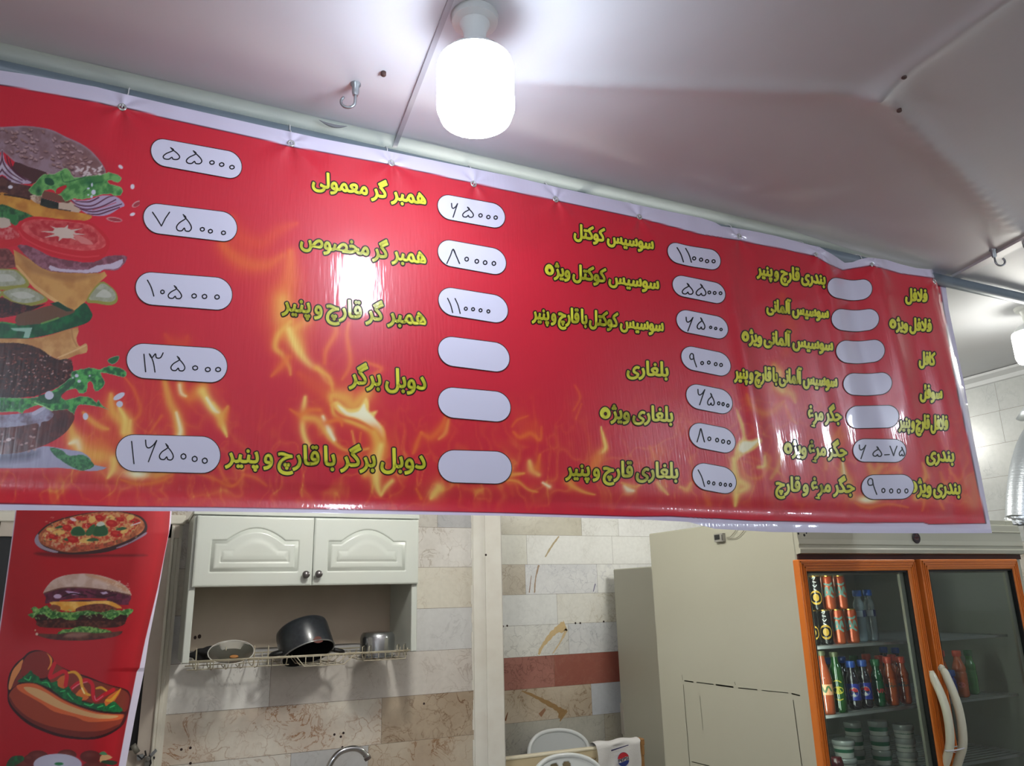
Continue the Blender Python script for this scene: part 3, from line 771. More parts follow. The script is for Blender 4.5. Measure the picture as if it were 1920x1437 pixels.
    L([(425, 1020), (470, 1010), (490, 1050)], [8, 26, 20], WH, .75)
    cv.ell(600, 1030, 120, 90, O, glow=True, alpha=.7); cv.ell(610, 1100, 140, 60, OY, glow=True, alpha=.7)
    L([(700, 1120), (690, 1180), (660, 1230)], [30, 26, 8], Y_, .7)
    cv.ell(850, 1190, 130, 62, Y_, glow=True, alpha=.95); cv.ell(850, 1205, 90, 34, WH, glow=True, alpha=1)
    L([(960, 1220), (1040, 1190), (1080, 1180)], [30, 16, 6], OY, .7)
    L([(740, 1240), (850, 1270), (980, 1250), (1060, 1210)], [6, 14, 14, 6], O, .6)
    L([(920, 950), (990, 850)], [6, 10], O, .5)
    L([(1200, 1200), (1300, 1230), (1400, 1280), (1440, 1270)], [8, 14, 10, 6], O, .5)
    # ---- low flames under the third column
    cv.zoom(940, 640, 3.992)
    L([(90, 680), (140, 720), (220, 690), (290, 740), (300, 640)], [10, 20, 20, 14, 6], O, .55)
    cv.ell(240, 630, 60, 60, DO, glow=True, alpha=.6)
    L([(80, 640), (120, 590), (200, 560)], [8, 12, 6], O, .45)
    L([(210, 900), (230, 960), (280, 1000)], [14, 30, 16], Y_, .7); L([(290, 850), (270, 950)], [10, 26], O, .6)
    L([(0, 1010), (80, 1000), (170, 990)], [10, 20, 8], OY, .7)
    L([(20, 1040), (120, 1050), (200, 1110), (270, 1130)], [8, 12, 10, 6], OY, .6)
    L([(310, 1060), (360, 1090)], [8, 12], WH, .7)
    L([(700, 940), (740, 850), (780, 790), (745, 660)], [20, 30, 16, 4], OY, .8)
    L([(745, 640), (770, 740), (780, 800), (740, 850)], [4, 10, 12, 8], Y_, .8)
    L([(680, 960), (700, 900), (740, 860)], [30, 36, 20], O, .7)
    L([(550, 330), (590, 420), (540, 520)], [6, 10, 6], O, .4); L([(600, 470), (560, 580)], [6, 8], O, .4)
    cv.ell(1190, 830, 70, 80, O, glow=True, alpha=.6); cv.ell(1030, 920, 50, 70, DO, glow=True, alpha=.6)
    L([(1110, 790), (1150, 880), (1190, 990), (1240, 1090)], [10, 24, 24, 8], O, .6)
    L([(500, 1050), (540, 1090), (620, 1130), (700, 1150)], [30, 20, 12, 6], OY, .7)
    L([(920, 1080), (950, 1110), (990, 1120)], [10, 26, 10], WH, .8); L([(900, 1060), (1000, 1090), (1060, 1060)], [8, 14, 6], OY, .6)
    L([(1170, 1060), (1200, 1100), (1250, 1150)], [16, 20, 6], Y_, .6)
    L([(1340, 1090), (1390, 1110), (1420, 1060)], [8, 26, 8], OY, .7)
    L([(1520, 1130), (1550, 1220)], [20, 24], O, .5)
    # ---- tall flame right of the third price column
    cv.zoom(1340, 680, 3.31)
    L([(420, -420), (440, -300), (480, -200), (440, -60)], [20, 50, 40, 30], DO, .5)
    L([(370, 20), (400, 90), (420, 160), (480, 200), (500, 250)], [20, 40, 40, 24, 6], OY, .65)
    L([(400, 60), (390, 140), (420, 180)], [14, 24, 14], Y_, .5)
    L([(200, 200), (230, 270), (320, 320), (400, 270), (430, 240)], [10, 20, 26, 30, 10], O, .6)
    L([(440, 270), (470, 340), (510, 380)], [10, 16, 6], O, .5)
    cv.poly([(120, 600), (125, 540), (150, 490), (170, 470), (165, 420), (130, 280), (180, 380), (195, 470), (230, 480), (275, 465), (292, 495), (240, 545), (180, 575), (150, 600), (125, 620)], Y_, soft=5, alpha=.9)
    cv.poly([(150, 540), (175, 490), (230, 492), (275, 480), (230, 530), (180, 560)], WH, soft=4)
    L([(120, 600), (130, 720), (135, 800), (128, 890)], [16, 34, 26, 8], Y_, .85)
    L([(160, 620), (190, 700), (250, 720), (300, 700), (340, 600), (310, 560)], [10, 16, 14, 16, 16, 8], O, .6)
    L([(270, 650), (310, 640), (310, 580)], [10, 14, 6], Y_, .7)
    L([(400, 480), (410, 560), (400, 640), (350, 720)], [8, 20, 18, 10], OY, .55)
    L([(160, 740), (200, 770), (160, 800)], [20, 30, 14], Y_, .7)
    cv.ell(790, 460, 50, 60, O, glow=True, alpha=.7); L([(690, 660), (700, 560), (740, 500), (780, 400)], [14, 30, 40, 10], O, .65)
    L([(790, 610), (800, 690), (830, 740), (850, 830)], [8, 26, 30, 20], OY, .75); L([(795, 620), (805, 690)], [6, 10], WH, .6)
    cv.ell(950, 850, 90, 40, Y_, glow=True, alpha=1); cv.ell(945, 855, 60, 24, WH, glow=True, alpha=1)
    L([(960, 640), (990, 690), (1030, 650)], [20, 30, 20], OY, .6)
    L([(1060, 690), (1120, 660), (1160, 680)], [20, 26, 8], O, .6)
    L([(1250, 840), (1270, 820), (1330, 830)], [20, 30, 10], OY, .8)
    L([(1280, 760), (1310, 700), (1290, 620)], [10, 16, 4], OY, .6); L([(1400, 680), (1430, 760), (1480, 800)], [6, 16, 10], O, .55)
    L([(1290, 920), (1300, 860), (1280, 840)], [6, 12, 8], O, .6); L([(1390, 850), (1420, 910)], [10, 8], O, .6)
    L([(1450, 660), (1500, 730), (1480, 780)], [4, 14, 8], O, .5)
    L([(1540, 780), (1600, 720), (1610, 880), (1560, 840)], [30, 26, 30, 30], (214, 104, 66), .6)
    L([(870, 870), (950, 900), (1080, 880), (1200, 900)], [6, 14, 10, 6], O, .6)
    cv.zoom(0, 0, 1)

menu = empty('menu_banner', (1.0, YB, 2.66))
tag(menu, 'large red vinyl menu banner with yellow Persian dish names, hung on eyelets from the pipe', 'banner')
VINYL = mat_print('printed_vinyl', 'print', rough=.42, weave=.16, coat=.7)
# sheet: columns run from the left (beyond the frame) to the right hem
NU, NV = 840, 344
us = np.linspace(0, 1, NU); vs = np.concatenate([np.linspace(0, .03, 14)[:-1], np.linspace(.03, .985, NV-24), np.linspace(.985, 1, 12)[1:]]); NV = len(vs)
xt = -300+us*(1769+300); xb = -300+us*(1860+300)
Xp = xt[:, None]*(1-vs)[None]+xb[:, None]*vs[None]
# bend columns so that the right hem follows its traced edge
yt = topW(xt); yb_ = botW(xb)
Yp = yt[:, None]*(1-vs)[None]+yb_[:, None]*vs[None]
lin_r = 1769*(1-vs)+1860*vs; corr = rightW(yt[-1]*(1-vs)+yb_[-1]*vs)-lin_r
Xp = Xp+corr[None]*np.clip((us-.85)/.15, 0, 1)[:, None]
cv = Canvas(Xp, Yp, RED)
flames(cv)
# white hem with the thin dark line along the red field
tr, br, rr = topR(cv.x), botR(cv.x), rightR(cv.y)
dd = np.minimum(np.minimum(cv.y-tr, br-cv.y), rr-cv.x)
HEM = np.array((214, 206, 226.0)); 
al = np.arange(len(cv.x))
cv.put(al, np.clip(1.2-np.abs(dd)/1.1, 0, 1), (60, 20, 50))
cv.put(al, np.clip(-dd/1.2-.2, 0, 1), HEM)
SV = surf(cv.x, cv.y)
sheet = fastmesh('sheet', SV, grid_quads(NU, NV)[:, ::-1], VINYL, menu, cv.c)
# ---------------------------------------------------------------- the burger on the left half of the banner
nx_, ny_ = 380, 520
gx_ = np.linspace(-250, 262, nx_); gy_ = np.linspace(226, 906, ny_)
BX, BY = np.meshgrid(gx_, gy_, indexing='ij')
cv = Canvas(BX, BY, RED)
flames(cv)
true_x = cv.x.copy(); cv.x = 4+np.abs(cv.x-4)      # the burger is as wide to the left, beyond the frame
rs = random.Random(5)
# crown
cv.zoom(0, 220, 7.185)
crown = [(-460, 330), (-300, 210), (-100, 145), (150, 125), (350, 118), (560, 140), (720, 180), (900, 270), (1060, 340), (1200, 430), (1300, 530), (1390, 650), (1425, 760), (1330, 800), (1150, 810), (1000, 820), (850, 795), (700, 775), (560, 735), (380, 680), (200, 600), (-30, 440), (-460, 520)]
cv.poly(crown, (150, 122, 132), soft=1.2, smooth=4, var=((128, 96, 100), 16, 4))
cv.ell(1150, 620, 380, 200, (112, 66, 56), ang=35, glow=True, alpha=.55)
idx, a, d = cv.polymask(crown, 1, 4); cv.put(idx, a*np.clip(1-d/4, 0, 1)*.6, (176, 150, 164))
for k in range(330):
    t = rs.random(); px_ = rs.uniform(-300, 1400); py_ = rs.uniform(140, 800)
    if py_ < 140+((px_-300)/1050)**2*520 if px_ > 300 else py_ < 150: continue
    if py_ > 440+max(px_, 0)*.33: continue
    if px_ < 700 and rs.random() < .45: continue
    an = rs.uniform(-20, 60)
    cv.ell(px_+3, py_+12, 30, 14, (84, 52, 56), an, soft=1.2, alpha=.9)
    cv.ell(px_, py_, 27, 13, (176, 142, 142) if rs.random() < .6 else (150, 112, 106), an, soft=1.2, alpha=.95)
for k in range(26):
    px_ = rs.uniform(1020, 1400); py_ = rs.uniform(660, 790)
    cv.ell(px_, py_, 26, 13, (206, 186, 186), rs.uniform(-60, 60), soft=1)
cv.poly([(200, 600), (380, 665), (620, 740), (600, 800), (430, 900), (300, 870), (180, 760)], (74, 40, 42), smooth=2)
cv.poly([(-460, 780), (-10, 790), (200, 880), (400, 925), (520, 970), (560, 1070), (400, 1095), (200, 1060), (-460, 960)], (92, 52, 46), smooth=2, var=((66, 34, 34), 8, 3))
# red onion left
cv.poly([(-460, 470), (-10, 430), (40, 470), (70, 600), (200, 740), (430, 870), (300, 900), (150, 870), (0, 760), (-460, 700)], (172, 150, 172), smooth=3, var=((196, 180, 196), 9, 6))
for q in ([(30, 450), (40, 600), (130, 740), (300, 850)], [(-20, 600), (40, 720), (150, 820), (300, 890)], [(130, 560), (170, 680), (280, 790), (430, 870)], [(-60, 700), (20, 790), (140, 860)], [(90, 520), (120, 640), (220, 760), (350, 850)]):
    cv.line(q, [12, 18, 18, 10][:len(q)], (76, 26, 46), soft=1.2)
# cheese, cucumber, mushroom
cv.poly([(-460, 960), (-10, 1000), (200, 1070), (450, 1110), (560, 1180), (800, 1240), (1100, 1290), (1240, 1330), (1180, 1385), (1000, 1405), (700, 1375), (450, 1335), (200, 1235), (-460, 1100)], (206, 146, 60), smooth=3, var=((178, 110, 42), 22, 8))
cv.line([(60, 1040), (180, 1060), (300, 1080), (400, 1105)], 22, (52, 30, 24))
cv.poly([(400, 1060), (560, 1040), (560, 1170), (460, 1140)], (206, 180, 160), smooth=2, var=((150, 110, 90), 5, 3))
cv.poly([(560, 1085), (800, 1150), (950, 1130), (1100, 1250), (1060, 1285), (950, 1270), (780, 1240), (545, 1185)], (194, 168, 148), smooth=1)
cv.poly([(555, 1085), (790, 1150), (785, 1240), (660, 1225), (540, 1185)], (36, 42, 36), smooth=1, var=((24, 30, 26), 6, 2))
cv.line([(780, 1238), (950, 1262)], 12, (40, 24, 24))
cv.poly([(585, 990), (700, 1010), (830, 1050), (880, 1120), (960, 1130), (920, 1160), (760, 1135), (560, 1085)], (112, 66, 54), smooth=1)
# lettuce
LET = [(380, 985), (480, 880), (580, 770), (740, 765), (870, 690), (940, 720), (1000, 815), (1200, 790), (1360, 775), (1460, 740), (1560, 765), (1640, 820), (1590, 880), (1500, 850), (1450, 860), (1480, 900), (1600, 930), (1660, 990), (1620, 1055), (1540, 1060), (1480, 1030), (1300, 1060), (1100, 1110), (1000, 1090), (880, 1135), (840, 1070), (800, 1050), (740, 1010), (720, 975), (600, 985), (560, 1060), (470, 1050)]
cv.poly(LET, (60, 122, 62), smooth=2, rough=.6, var=((110, 168, 92), 9, 12), edge=((150, 190, 130), 1.6))
cv.poly([(610, 820), (700, 830), (730, 900), (680, 920), (610, 890)], (24, 78, 50), smooth=3)
cv.ell(1200, 880, 90, 60, (24, 88, 54), glow=True, alpha=.8); cv.ell(520, 990, 50, 60, (20, 66, 44), glow=True, alpha=.9)
cv.line([(820, 760), (860, 870), (1000, 850), (1150, 800)], 14, (30, 90, 52), alpha=.7); cv.line([(1130, 1000), (1250, 900), (1380, 870)], 14, (26, 84, 54), alpha=.7)
cv.poly([(765, 965), (830, 930), (885, 915), (900, 940), (850, 985), (800, 1035), (755, 1020)], (190, 24, 40), smooth=2)
for q in ((1190, 960, 18, 14), (1260, 1010, 30, 34), (1235, 1070, 16, 22), (1240, 910, 12, 26), (1190, 1045, 12, 10)): cv.ell(*q, (206, 206, 222))
# red onion right
cv.poly([(960, 1110), (1060, 1120), (1200, 1110), (1350, 1060), (1490, 1055), (1600, 1090), (1680, 1185), (1610, 1225), (1480, 1305), (1350, 1332), (1200, 1312), (1070, 1235)], (178, 156, 184), smooth=3)
for q in ([(960, 1115), (1060, 1180), (1250, 1190), (1450, 1080), (1540, 1060)], [(1000, 1190), (1150, 1240), (1350, 1210), (1560, 1110)], [(1080, 1240), (1250, 1275), (1420, 1240), (1640, 1170)], [(1180, 1300), (1320, 1310), (1480, 1260), (1610, 1215)], [(1020, 1130), (1200, 1140), (1330, 1080)]):
    cv.line(q, [10, 18, 18, 14, 8][:len(q)], (82, 26, 52), soft=1.2)
cv.line([(1250, 1250), (1420, 1200), (1560, 1150)], 14, (190, 60, 80), alpha=.6)
# dark greens under the cheese
cv.poly([(-460, 1110), (-10, 1160), (200, 1235), (450, 1335), (260, 1400), (150, 1480), (-460, 1400)], (30, 74, 44), smooth=2, var=((60, 120, 66), 8, 2))
for (x0, y0, rx, ry, an) in ((1625, 668, 36, 22, 35), (1785, 935, 28, 34, 0), (1785, 1308, 36, 22, -20), (140, 940, 32, 24, 0)): cv.ell(x0, y0, rx, ry, (214, 206, 214), an)
cv.ell(1540, 1378, 108, 32, (206, 150, 150), 8); cv.ell(1545, 1380, 90, 22, (160, 48, 58), 8)
cv.ell(1840, 1170, 70, 34, (206, 150, 150), -30); cv.ell(1845, 1172, 56, 24, (160, 48, 58), -30)
# tomatoes, bacon, cheese, pickles
cv.zoom(0, 400, 5.131)
cv.poly([(-300, 340), (-10, 340), (90, 350), (165, 480), (110, 530), (-300, 540)], (98, 42, 42), smooth=2, var=((134, 70, 66), 5, 3))
cv.poly([(-300, 40), (-10, 60), (120, 100), (185, 180), (215, 270), (100, 325), (-300, 330)], (196, 26, 40), smooth=2)
cv.poly([(-300, 90), (60, 120), (150, 170), (190, 220), (100, 250), (-300, 260)], (206, 110, 110), smooth=2, var=((186, 40, 48), 6, 4))
cv.poly([(-300, 90), (40, 40), (100, 90), (60, 140), (-300, 170)], (198, 176, 160), smooth=2)
cv.poly([(60, 10), (160, 20), (150, 70), (120, 110), (90, 50)], (40, 110, 56), smooth=2)
bacon = [(165, 315), (260, 310), (380, 360), (500, 420), (720, 462), (900, 472), (1020, 415), (1190, 405), (1222, 440), (1165, 520), (1100, 552), (1000, 545), (930, 577), (700, 577), (480, 557), (330, 480)]
cv.poly([(130, 350), (330, 470), (480, 556), (700, 576), (960, 578), (1005, 560), (1030, 602), (960, 662), (890, 760), (820, 855), (700, 947), (480, 832), (330, 722), (230, 612), (150, 520)], (204, 150, 84), smooth=1, var=((186, 128, 68), 22, 3))
cv.poly([(150, 500), (170, 500), (330, 680), (480, 790), (700, 935), (700, 947), (480, 832), (330, 722), (220, 610)], (226, 178, 120), smooth=1, alpha=.7)
cv.poly([(160, 360), (330, 480), (480, 560), (760, 590), (960, 585), (700, 660), (420, 600), (260, 540)], (150, 98, 58), smooth=2, alpha=.55, soft=8)
cv.poly(bacon, (146, 92, 108), smooth=2, rough=.4, var=((112, 62, 74), 7, 7))
cv.poly([(480, 500), (560, 530), (720, 545), (860, 540), (930, 500), (1060, 490), (1180, 440), (1160, 510), (1090, 540), (1000, 540), (930, 572), (700, 572), (490, 550)], (200, 186, 204), smooth=2, rough=.5, alpha=.9)
tom = [(170, 170), (200, 80), (320, 32), (600, 58), (830, 76), (950, 140), (1042, 240), (1052, 320), (1000, 420), (910, 462), (700, 442), (540, 412), (360, 342), (240, 252)]
cv.poly(tom, (196, 24, 40), smooth=4)
cv.poly([(205, 130), (250, 80), (400, 55), (700, 85), (860, 112), (960, 190), (1020, 290), (960, 345), (780, 360), (560, 325), (380, 265), (250, 190)], (214, 92, 92), smooth=4, var=((198, 60, 64), 7, 9))
cv.poly([(280, 110), (420, 70), (720, 96), (860, 130), (940, 220), (920, 290), (760, 310), (560, 290), (400, 240), (300, 180)], (178, 34, 46), smooth=3, var=((200, 80, 78), 8, 2))
for k in range(8):
    a = k*math.pi/4+.2; cv.poly([(610+60*math.cos(a+.5), 190+30*math.sin(a+.5)), (610+230*math.cos(a), 190+82*math.sin(a)), (610+60*math.cos(a-.5), 190+30*math.sin(a-.5))], (204, 176, 164), smooth=1)
cv.ell(620, 190, 110, 50, (206, 182, 168), 10); cv.poly([(700, 200), (830, 240), (900, 300), (780, 290)], (210, 120, 116), smooth=2)
cv.line([(180, 170), (240, 245), (400, 330), (600, 390), (800, 420), (950, 410)], 14, (226, 80, 86), alpha=.5)
for pk in ([(-300, 560), (100, 535), (200, 575), (285, 690), (150, 728), (-300, 740)], [(5, 760), (120, 720), (230, 708), (330, 738), (465, 832), (350, 884), (230, 897), (120, 872), (40, 812)], [(828, 842), (960, 662), (1060, 700), (1122, 770), (1128, 850), (1060, 886), (930, 868)]):
    cv.poly(pk, (146, 142, 62), smooth=3)
    p = np.array(pk, float); c_ = p.mean(0); q = (p-c_)*[.86, .78]+c_-[0, 12]
    cv.poly(q, (172, 170, 150), smooth=3, var=((150, 150, 126), 7, 4))
    q = (p-c_)*[.5, .36]+c_-[0, 14]; cv.poly(q, (196, 194, 182), smooth=3, alpha=.8)
cv.poly([(-300, 790), (0, 800), (110, 850), (300, 892), (440, 872), (320, 930), (150, 985), (-300, 1030)], (92, 34, 36), smooth=2, var=((40, 18, 20), 4, 5))
cv.poly([(-300, 1030), (-10, 1040), (200, 1068), (420, 1058), (540, 998), (700, 948), (812, 862), (872, 938), (888, 990), (842, 1052), (700, 1102), (500, 1162), (300, 1202), (150, 1204), (-300, 1190)], (14, 100, 56), smooth=3, var=((10, 72, 44), 12, 3))
cv.poly([(160, 980), (330, 930), (500, 885), (650, 905), (722, 950), (600, 1000), (420, 1058), (300, 1072), (165, 1078)], (106, 72, 52), smooth=2)
cv.poly([(480, 870), (560, 850), (700, 940), (640, 945)], (24, 66, 46), smooth=1)
cv.poly([(100, 1105), (310, 1102), (280, 1200), (225, 1198), (240, 1140), (130, 1130)], (176, 206, 190), smooth=1, alpha=.85)
cv.line([(400, 1062), (500, 1030), (560, 1008)], 18, (110, 170, 80), alpha=.7); cv.line([(30, 1050), (140, 1068)], 14, (110, 180, 80), alpha=.6)
cv.poly([(-300, 1195), (-10, 1205), (300, 1207), (500, 1167), (750, 1095), (735, 1200), (745, 1250), (770, 1282), (822, 1250), (842, 1282), (832, 1342), (740, 1362), (650, 1402), (550, 1407), (430, 1342), (250, 1272), (-300, 1240)], (212, 160, 100), smooth=2, var=((188, 130, 74), 18, 6))
cv.line([(690, 1120), (700, 1200), (740, 1280)], 16, (170, 112, 64), alpha=.6); cv.line([(560, 1390), (700, 1330), (830, 1270)], 14, (232, 192, 140), alpha=.7)
# patty, lower lettuce, heel, plate
cv.zoom(0, 640, 5.527)
cv.poly([(-320, 1170), (250, 1140), (440, 1090), (560, 1100), (740, 1130), (850, 1150), (940, 1220), (960, 1280), (1105, 1310), (1000, 1345), (830, 1342), (600, 1312), (-320, 1312)], (166, 162, 188), smooth=2)
cv.poly([(-320, 1160), (300, 1140), (400, 1150), (300, 1230), (-320, 1260)], (78, 74, 96), smooth=2, soft=14, alpha=.8)
heel = [(-320, 910), (200, 880), (350, 840), (520, 730), (700, 712), (772, 780), (732, 880), (652, 970), (500, 1062), (300, 1132), (100, 1167), (-320, 1165)]
cv.poly(heel, (104, 44, 38), smooth=3, var=((74, 28, 28), 12, 5))
cv.ell(640, 870, 90, 60, (48, 22, 26), -30, glow=True, alpha=.5)
for k in range(16): cv.ell(rs.uniform(-300, 400), rs.uniform(900, 1140), 18, 11, (186, 150, 146), rs.uniform(-40, 40), alpha=.8)
cv.ell(90, 1022, 28, 18, (214, 190, 190), -10)
cv.poly([(-320, 800), (100, 760), (330, 735), (450, 680), (555, 755), (505, 825), (435, 838), (412, 892), (380, 852), (200, 882), (-320, 915)], (164, 160, 184), smooth=3, var=((116, 96, 112), 14, 5))
patty = [(-320, 10), (0, 18), (200, 20), (400, 70), (520, 150), (600, 190), (730, 190), (757, 290), (742, 372), (600, 472), (450, 542), (250, 582), (-320, 580)]
cv.poly(patty, (72, 32, 28), smooth=3, rough=.6, var=((46, 18, 18), 6, 5))
for k in range(420):
    px_ = rs.uniform(-300, 745); py_ = rs.uniform(110, 560)
    if py_ > 590-max(px_-250, 0)*.45 or py_ < 60+max(px_-100, 0)*.2: continue
    cv.ell(px_, py_, rs.uniform(5, 16), rs.uniform(4, 9), rs.choice([(130, 60, 50), (160, 96, 84), (34, 14, 16), (28, 12, 14), (196, 160, 156), (110, 44, 36)]), rs.uniform(-60, 60), soft=1, alpha=.8)
LET2 = [(740, 320), (920, 275), (1030, 295), (1130, 255), (1250, 280), (1312, 330), (1280, 376), (1180, 350), (1040, 328), (1090, 420), (1060, 480), (990, 526), (960, 440), (935, 418), (905, 440), (900, 520), (820, 542), (780, 488), (630, 550), (680, 612), (830, 570), (950, 590), (1000, 642), (1020, 605), (1060, 670), (1132, 716), (1060, 690), (900, 660), (800, 672), (770, 765), (700, 710), (540, 722), (400, 662), (250, 722), (232, 768), (180, 730), (-320, 740), (-320, 590), (300, 592), (480, 542), (600, 480), (740, 372)]
cv.poly(LET2, (30, 96, 54), smooth=2, rough=.6, var=((84, 170, 84), 7, 10), edge=((140, 190, 140), 1.4))
cv.poly([(400, 560), (600, 520), (740, 400), (780, 420), (640, 560), (600, 640), (430, 640)], (22, 70, 46), smooth=2, alpha=.75)
cv.line([(360, 640), (440, 670), (540, 720)], 14, (160, 210, 140)); cv.poly([(330, 742), (450, 680), (470, 700), (360, 770)], (196, 190, 210), smooth=2)
for q in ((510, 562, 46, 44, 0), (795, 358, 20, 18, 0), (820, 415, 18, 16, 0), (755, 380, 9, 9, 0), (930, 360, 11, 9, 0), (1234, 572, 66, 28, -30), (1240, 652, 34, 32, 0), (886, 780, 28, 36, 0)): cv.ell(*q[:4], (208, 206, 222), q[4])
cv.poly([(1110, 200), (1170, 163), (1237, 153), (1218, 210), (1160, 242)], (30, 96, 54), smooth=2, edge=((150, 190, 150), 1.5))
cv.poly([(518, 1102), (640, 1130), (720, 1188), (860, 1178), (942, 1238), (972, 1300), (862, 1342), (760, 1312), (640, 1242), (560, 1180)], (28, 92, 52), smooth=3, rough=.4, var=((70, 140, 80), 4, 3))
cv.zoom(0, 0, 1)
PV = surf(true_x, cv.y, .0004)
bp = fastmesh('burger_picture', PV, grid_quads(nx_, ny_)[:, ::-1], VINYL, menu, cv.c)
tag(bp, 'printed picture of a tall stacked burger at the left end of the banner')
# ---------------------------------------------------------------- lettering
YELLOW = mat('letter_yellow', (226, 222, 62), .34, coat=.3)
DARKL = mat('letter_outline', (40, 18, 8), .5)
BOXW = mat('box_white', (216, 212, 230), .34, coat=.3)
INK = mat('marker_ink', (22, 20, 30), .5)
_A = {  # letter: (isolated, final, initial, medial); two-form letters never join to the left
 'ا': (0xFE8D, 0xFE8E), 'آ': (0xFE81, 0xFE82), 'ب': (0xFE8F, 0xFE90, 0xFE91, 0xFE92), 'پ': (0xFB56, 0xFB57, 0xFB58, 0xFB59),
 'ت': (0xFE95, 0xFE96, 0xFE97, 0xFE98), 'ج': (0xFE9D, 0xFE9E, 0xFE9F, 0xFEA0), 'چ': (0xFB7A, 0xFB7B, 0xFB7C, 0xFB7D), 'خ': (0xFEA5, 0xFEA6, 0xFEA7, 0xFEA8),
 'د': (0xFEA9, 0xFEAA), 'ر': (0xFEAD, 0xFEAE), 'ژ': (0xFB8A, 0xFB8B), 'س': (0xFEB1, 0xFEB2, 0xFEB3, 0xFEB4), 'ص': (0xFEB9, 0xFEBA, 0xFEBB, 0xFEBC),
 'ع': (0xFEC9, 0xFECA, 0xFECB, 0xFECC), 'غ': (0xFECD, 0xFECE, 0xFECF, 0xFED0), 'ف': (0xFED1, 0xFED2, 0xFED3, 0xFED4), 'ق': (0xFED5, 0xFED6, 0xFED7, 0xFED8),
 'ک': (0xFB8E, 0xFB8F, 0xFB90, 0xFB91), 'گ': (0xFB92, 0xFB93, 0xFB94, 0xFB95), 'ل': (0xFEDD, 0xFEDE, 0xFEDF, 0xFEE0), 'م': (0xFEE1, 0xFEE2, 0xFEE3, 0xFEE4),
 'ن': (0xFEE5, 0xFEE6, 0xFEE7, 0xFEE8), 'و': (0xFEED, 0xFEEE), 'ه': (0xFEE9, 0xFEEA, 0xFEEB, 0xFEEC), 'ی': (0xFBFC, 0xFBFD, 0xFBFE, 0xFBFF)}
def shape_word(w):
    w = w.replace('لا', '\u0001'); out = []
    T = dict(_A); T['\u0001'] = (0xFEFB, 0xFEFC)
    for i, ch in enumerate(w):
        pj = i > 0 and len(T[w[i-1]]) == 4; nj = len(T[ch]) == 4 and i < len(w)-1
        f = T[ch]; k = (3 if nj else 1) if pj else (2 if nj else 0)
        out.append(chr(f[k]))
    return ''.join(out[::-1])
def text_geo(s, cache={}):
    """flat triangles and outline loops of a text, baseline at y = 0"""
    if s in cache: return cache[s]
    c = bpy.data.curves.new('t', 'FONT'); c.body = s; c.fill_mode = 'FRONT'; c.resolution_u = 4
    o = bpy.data.objects.new('t', c); COL.objects.link(o)
    dg = bpy.context.evaluated_depsgraph_get(); dg.update()
    me = o.evaluated_get(dg).to_mesh()
    V = np.array([v.co[:2] for v in me.vertices]); Fc = [tuple(p.vertices) for p in me.polygons]
    cnt = {}
    for f in Fc:
        for i in range(len(f)):
            e = (f[i], f[(i+1) % len(f)]); k = (min(e), max(e)); cnt[k] = cnt.get(k, 0)+1
    B = [e for e, n in cnt.items() if n == 1]
    o.evaluated_get(dg).to_mesh_clear(); bpy.data.objects.remove(o); bpy.data.curves.remove(c)
    cache[s] = (V, Fc, B); return cache[s]
def ribbons(V, B, w, caps=8):
    """fat outline: one quad per boundary edge and a small disc on every boundary point"""
    vv = []; ff = []
    pts = set()
    for a, b in B:
        p, q = V[a], V[b]; t = q-p; L = np.hypot(*t)
        pts.add(a); pts.add(b)
        if L < 1e-9: continue
        n = np.array([-t[1], t[0]])/L*w; k = len(vv); vv += [p+n, p-n, q-n, q+n]; ff.append((k, k+1, k+2, k+3))
    for a in pts:
        k = len(vv); vv += [V[a]+w*np.array([math.cos(2*math.pi*i/caps), math.sin(2*math.pi*i/caps)]) for i in range(caps)]; ff.append(tuple(range(k, k+caps)))
    return np.array(vv), ff
VPX, VPY = 4088.0, 1045.0
def heh(n=28):
    """round closed final letter of the headline face: a drop-shaped ring"""
    t = np.linspace(0, 2*math.pi, n+1)[:-1]
    o = np.stack([.29+.29*np.cos(t), .235+.235*np.sin(t)+.05*np.maximum(np.sin(t), 0)**3], -1); i = np.stack([.30+.145*np.cos(t), .22+.125*np.sin(t)], -1)
    f = [(k, (k+1) % n, n+(k+1) % n, n+k) for k in range(n)]; e = [(k, (k+1) % n) for k in range(n)]
    return np.concatenate([o, i]), f, e+[(n+a, n+b) for a, b in e]
def phrase_geo(text):
    ws = text.split(' '); V = []; Fc = []; B = []; x = 0.0
    for w in ws[::-1]:
        big = w.endswith('ه')
        v, f, b = text_geo(shape_word(w[:-1] if big else w)); k = len(V)
        v = v-np.array([v[:, 0].min(), 0])
        if big:
            hv, hf, hb = heh()
            n0 = len(hv); v = np.concatenate([hv, v+np.array([hv[:, 0].max()+.07, 0])]); f = hf+[tuple(i+n0 for i in t) for t in f]; b = hb+[(i+n0, j+n0) for i, j in b]
        V += [q+np.array([x, 0]) for q in v]
        Fc += [tuple(i+k for i in t) for t in f]; B += [(i+k, j+k) for i, j in b]
        x += v[:, 0].max()+.24
    return np.array(V), Fc, B
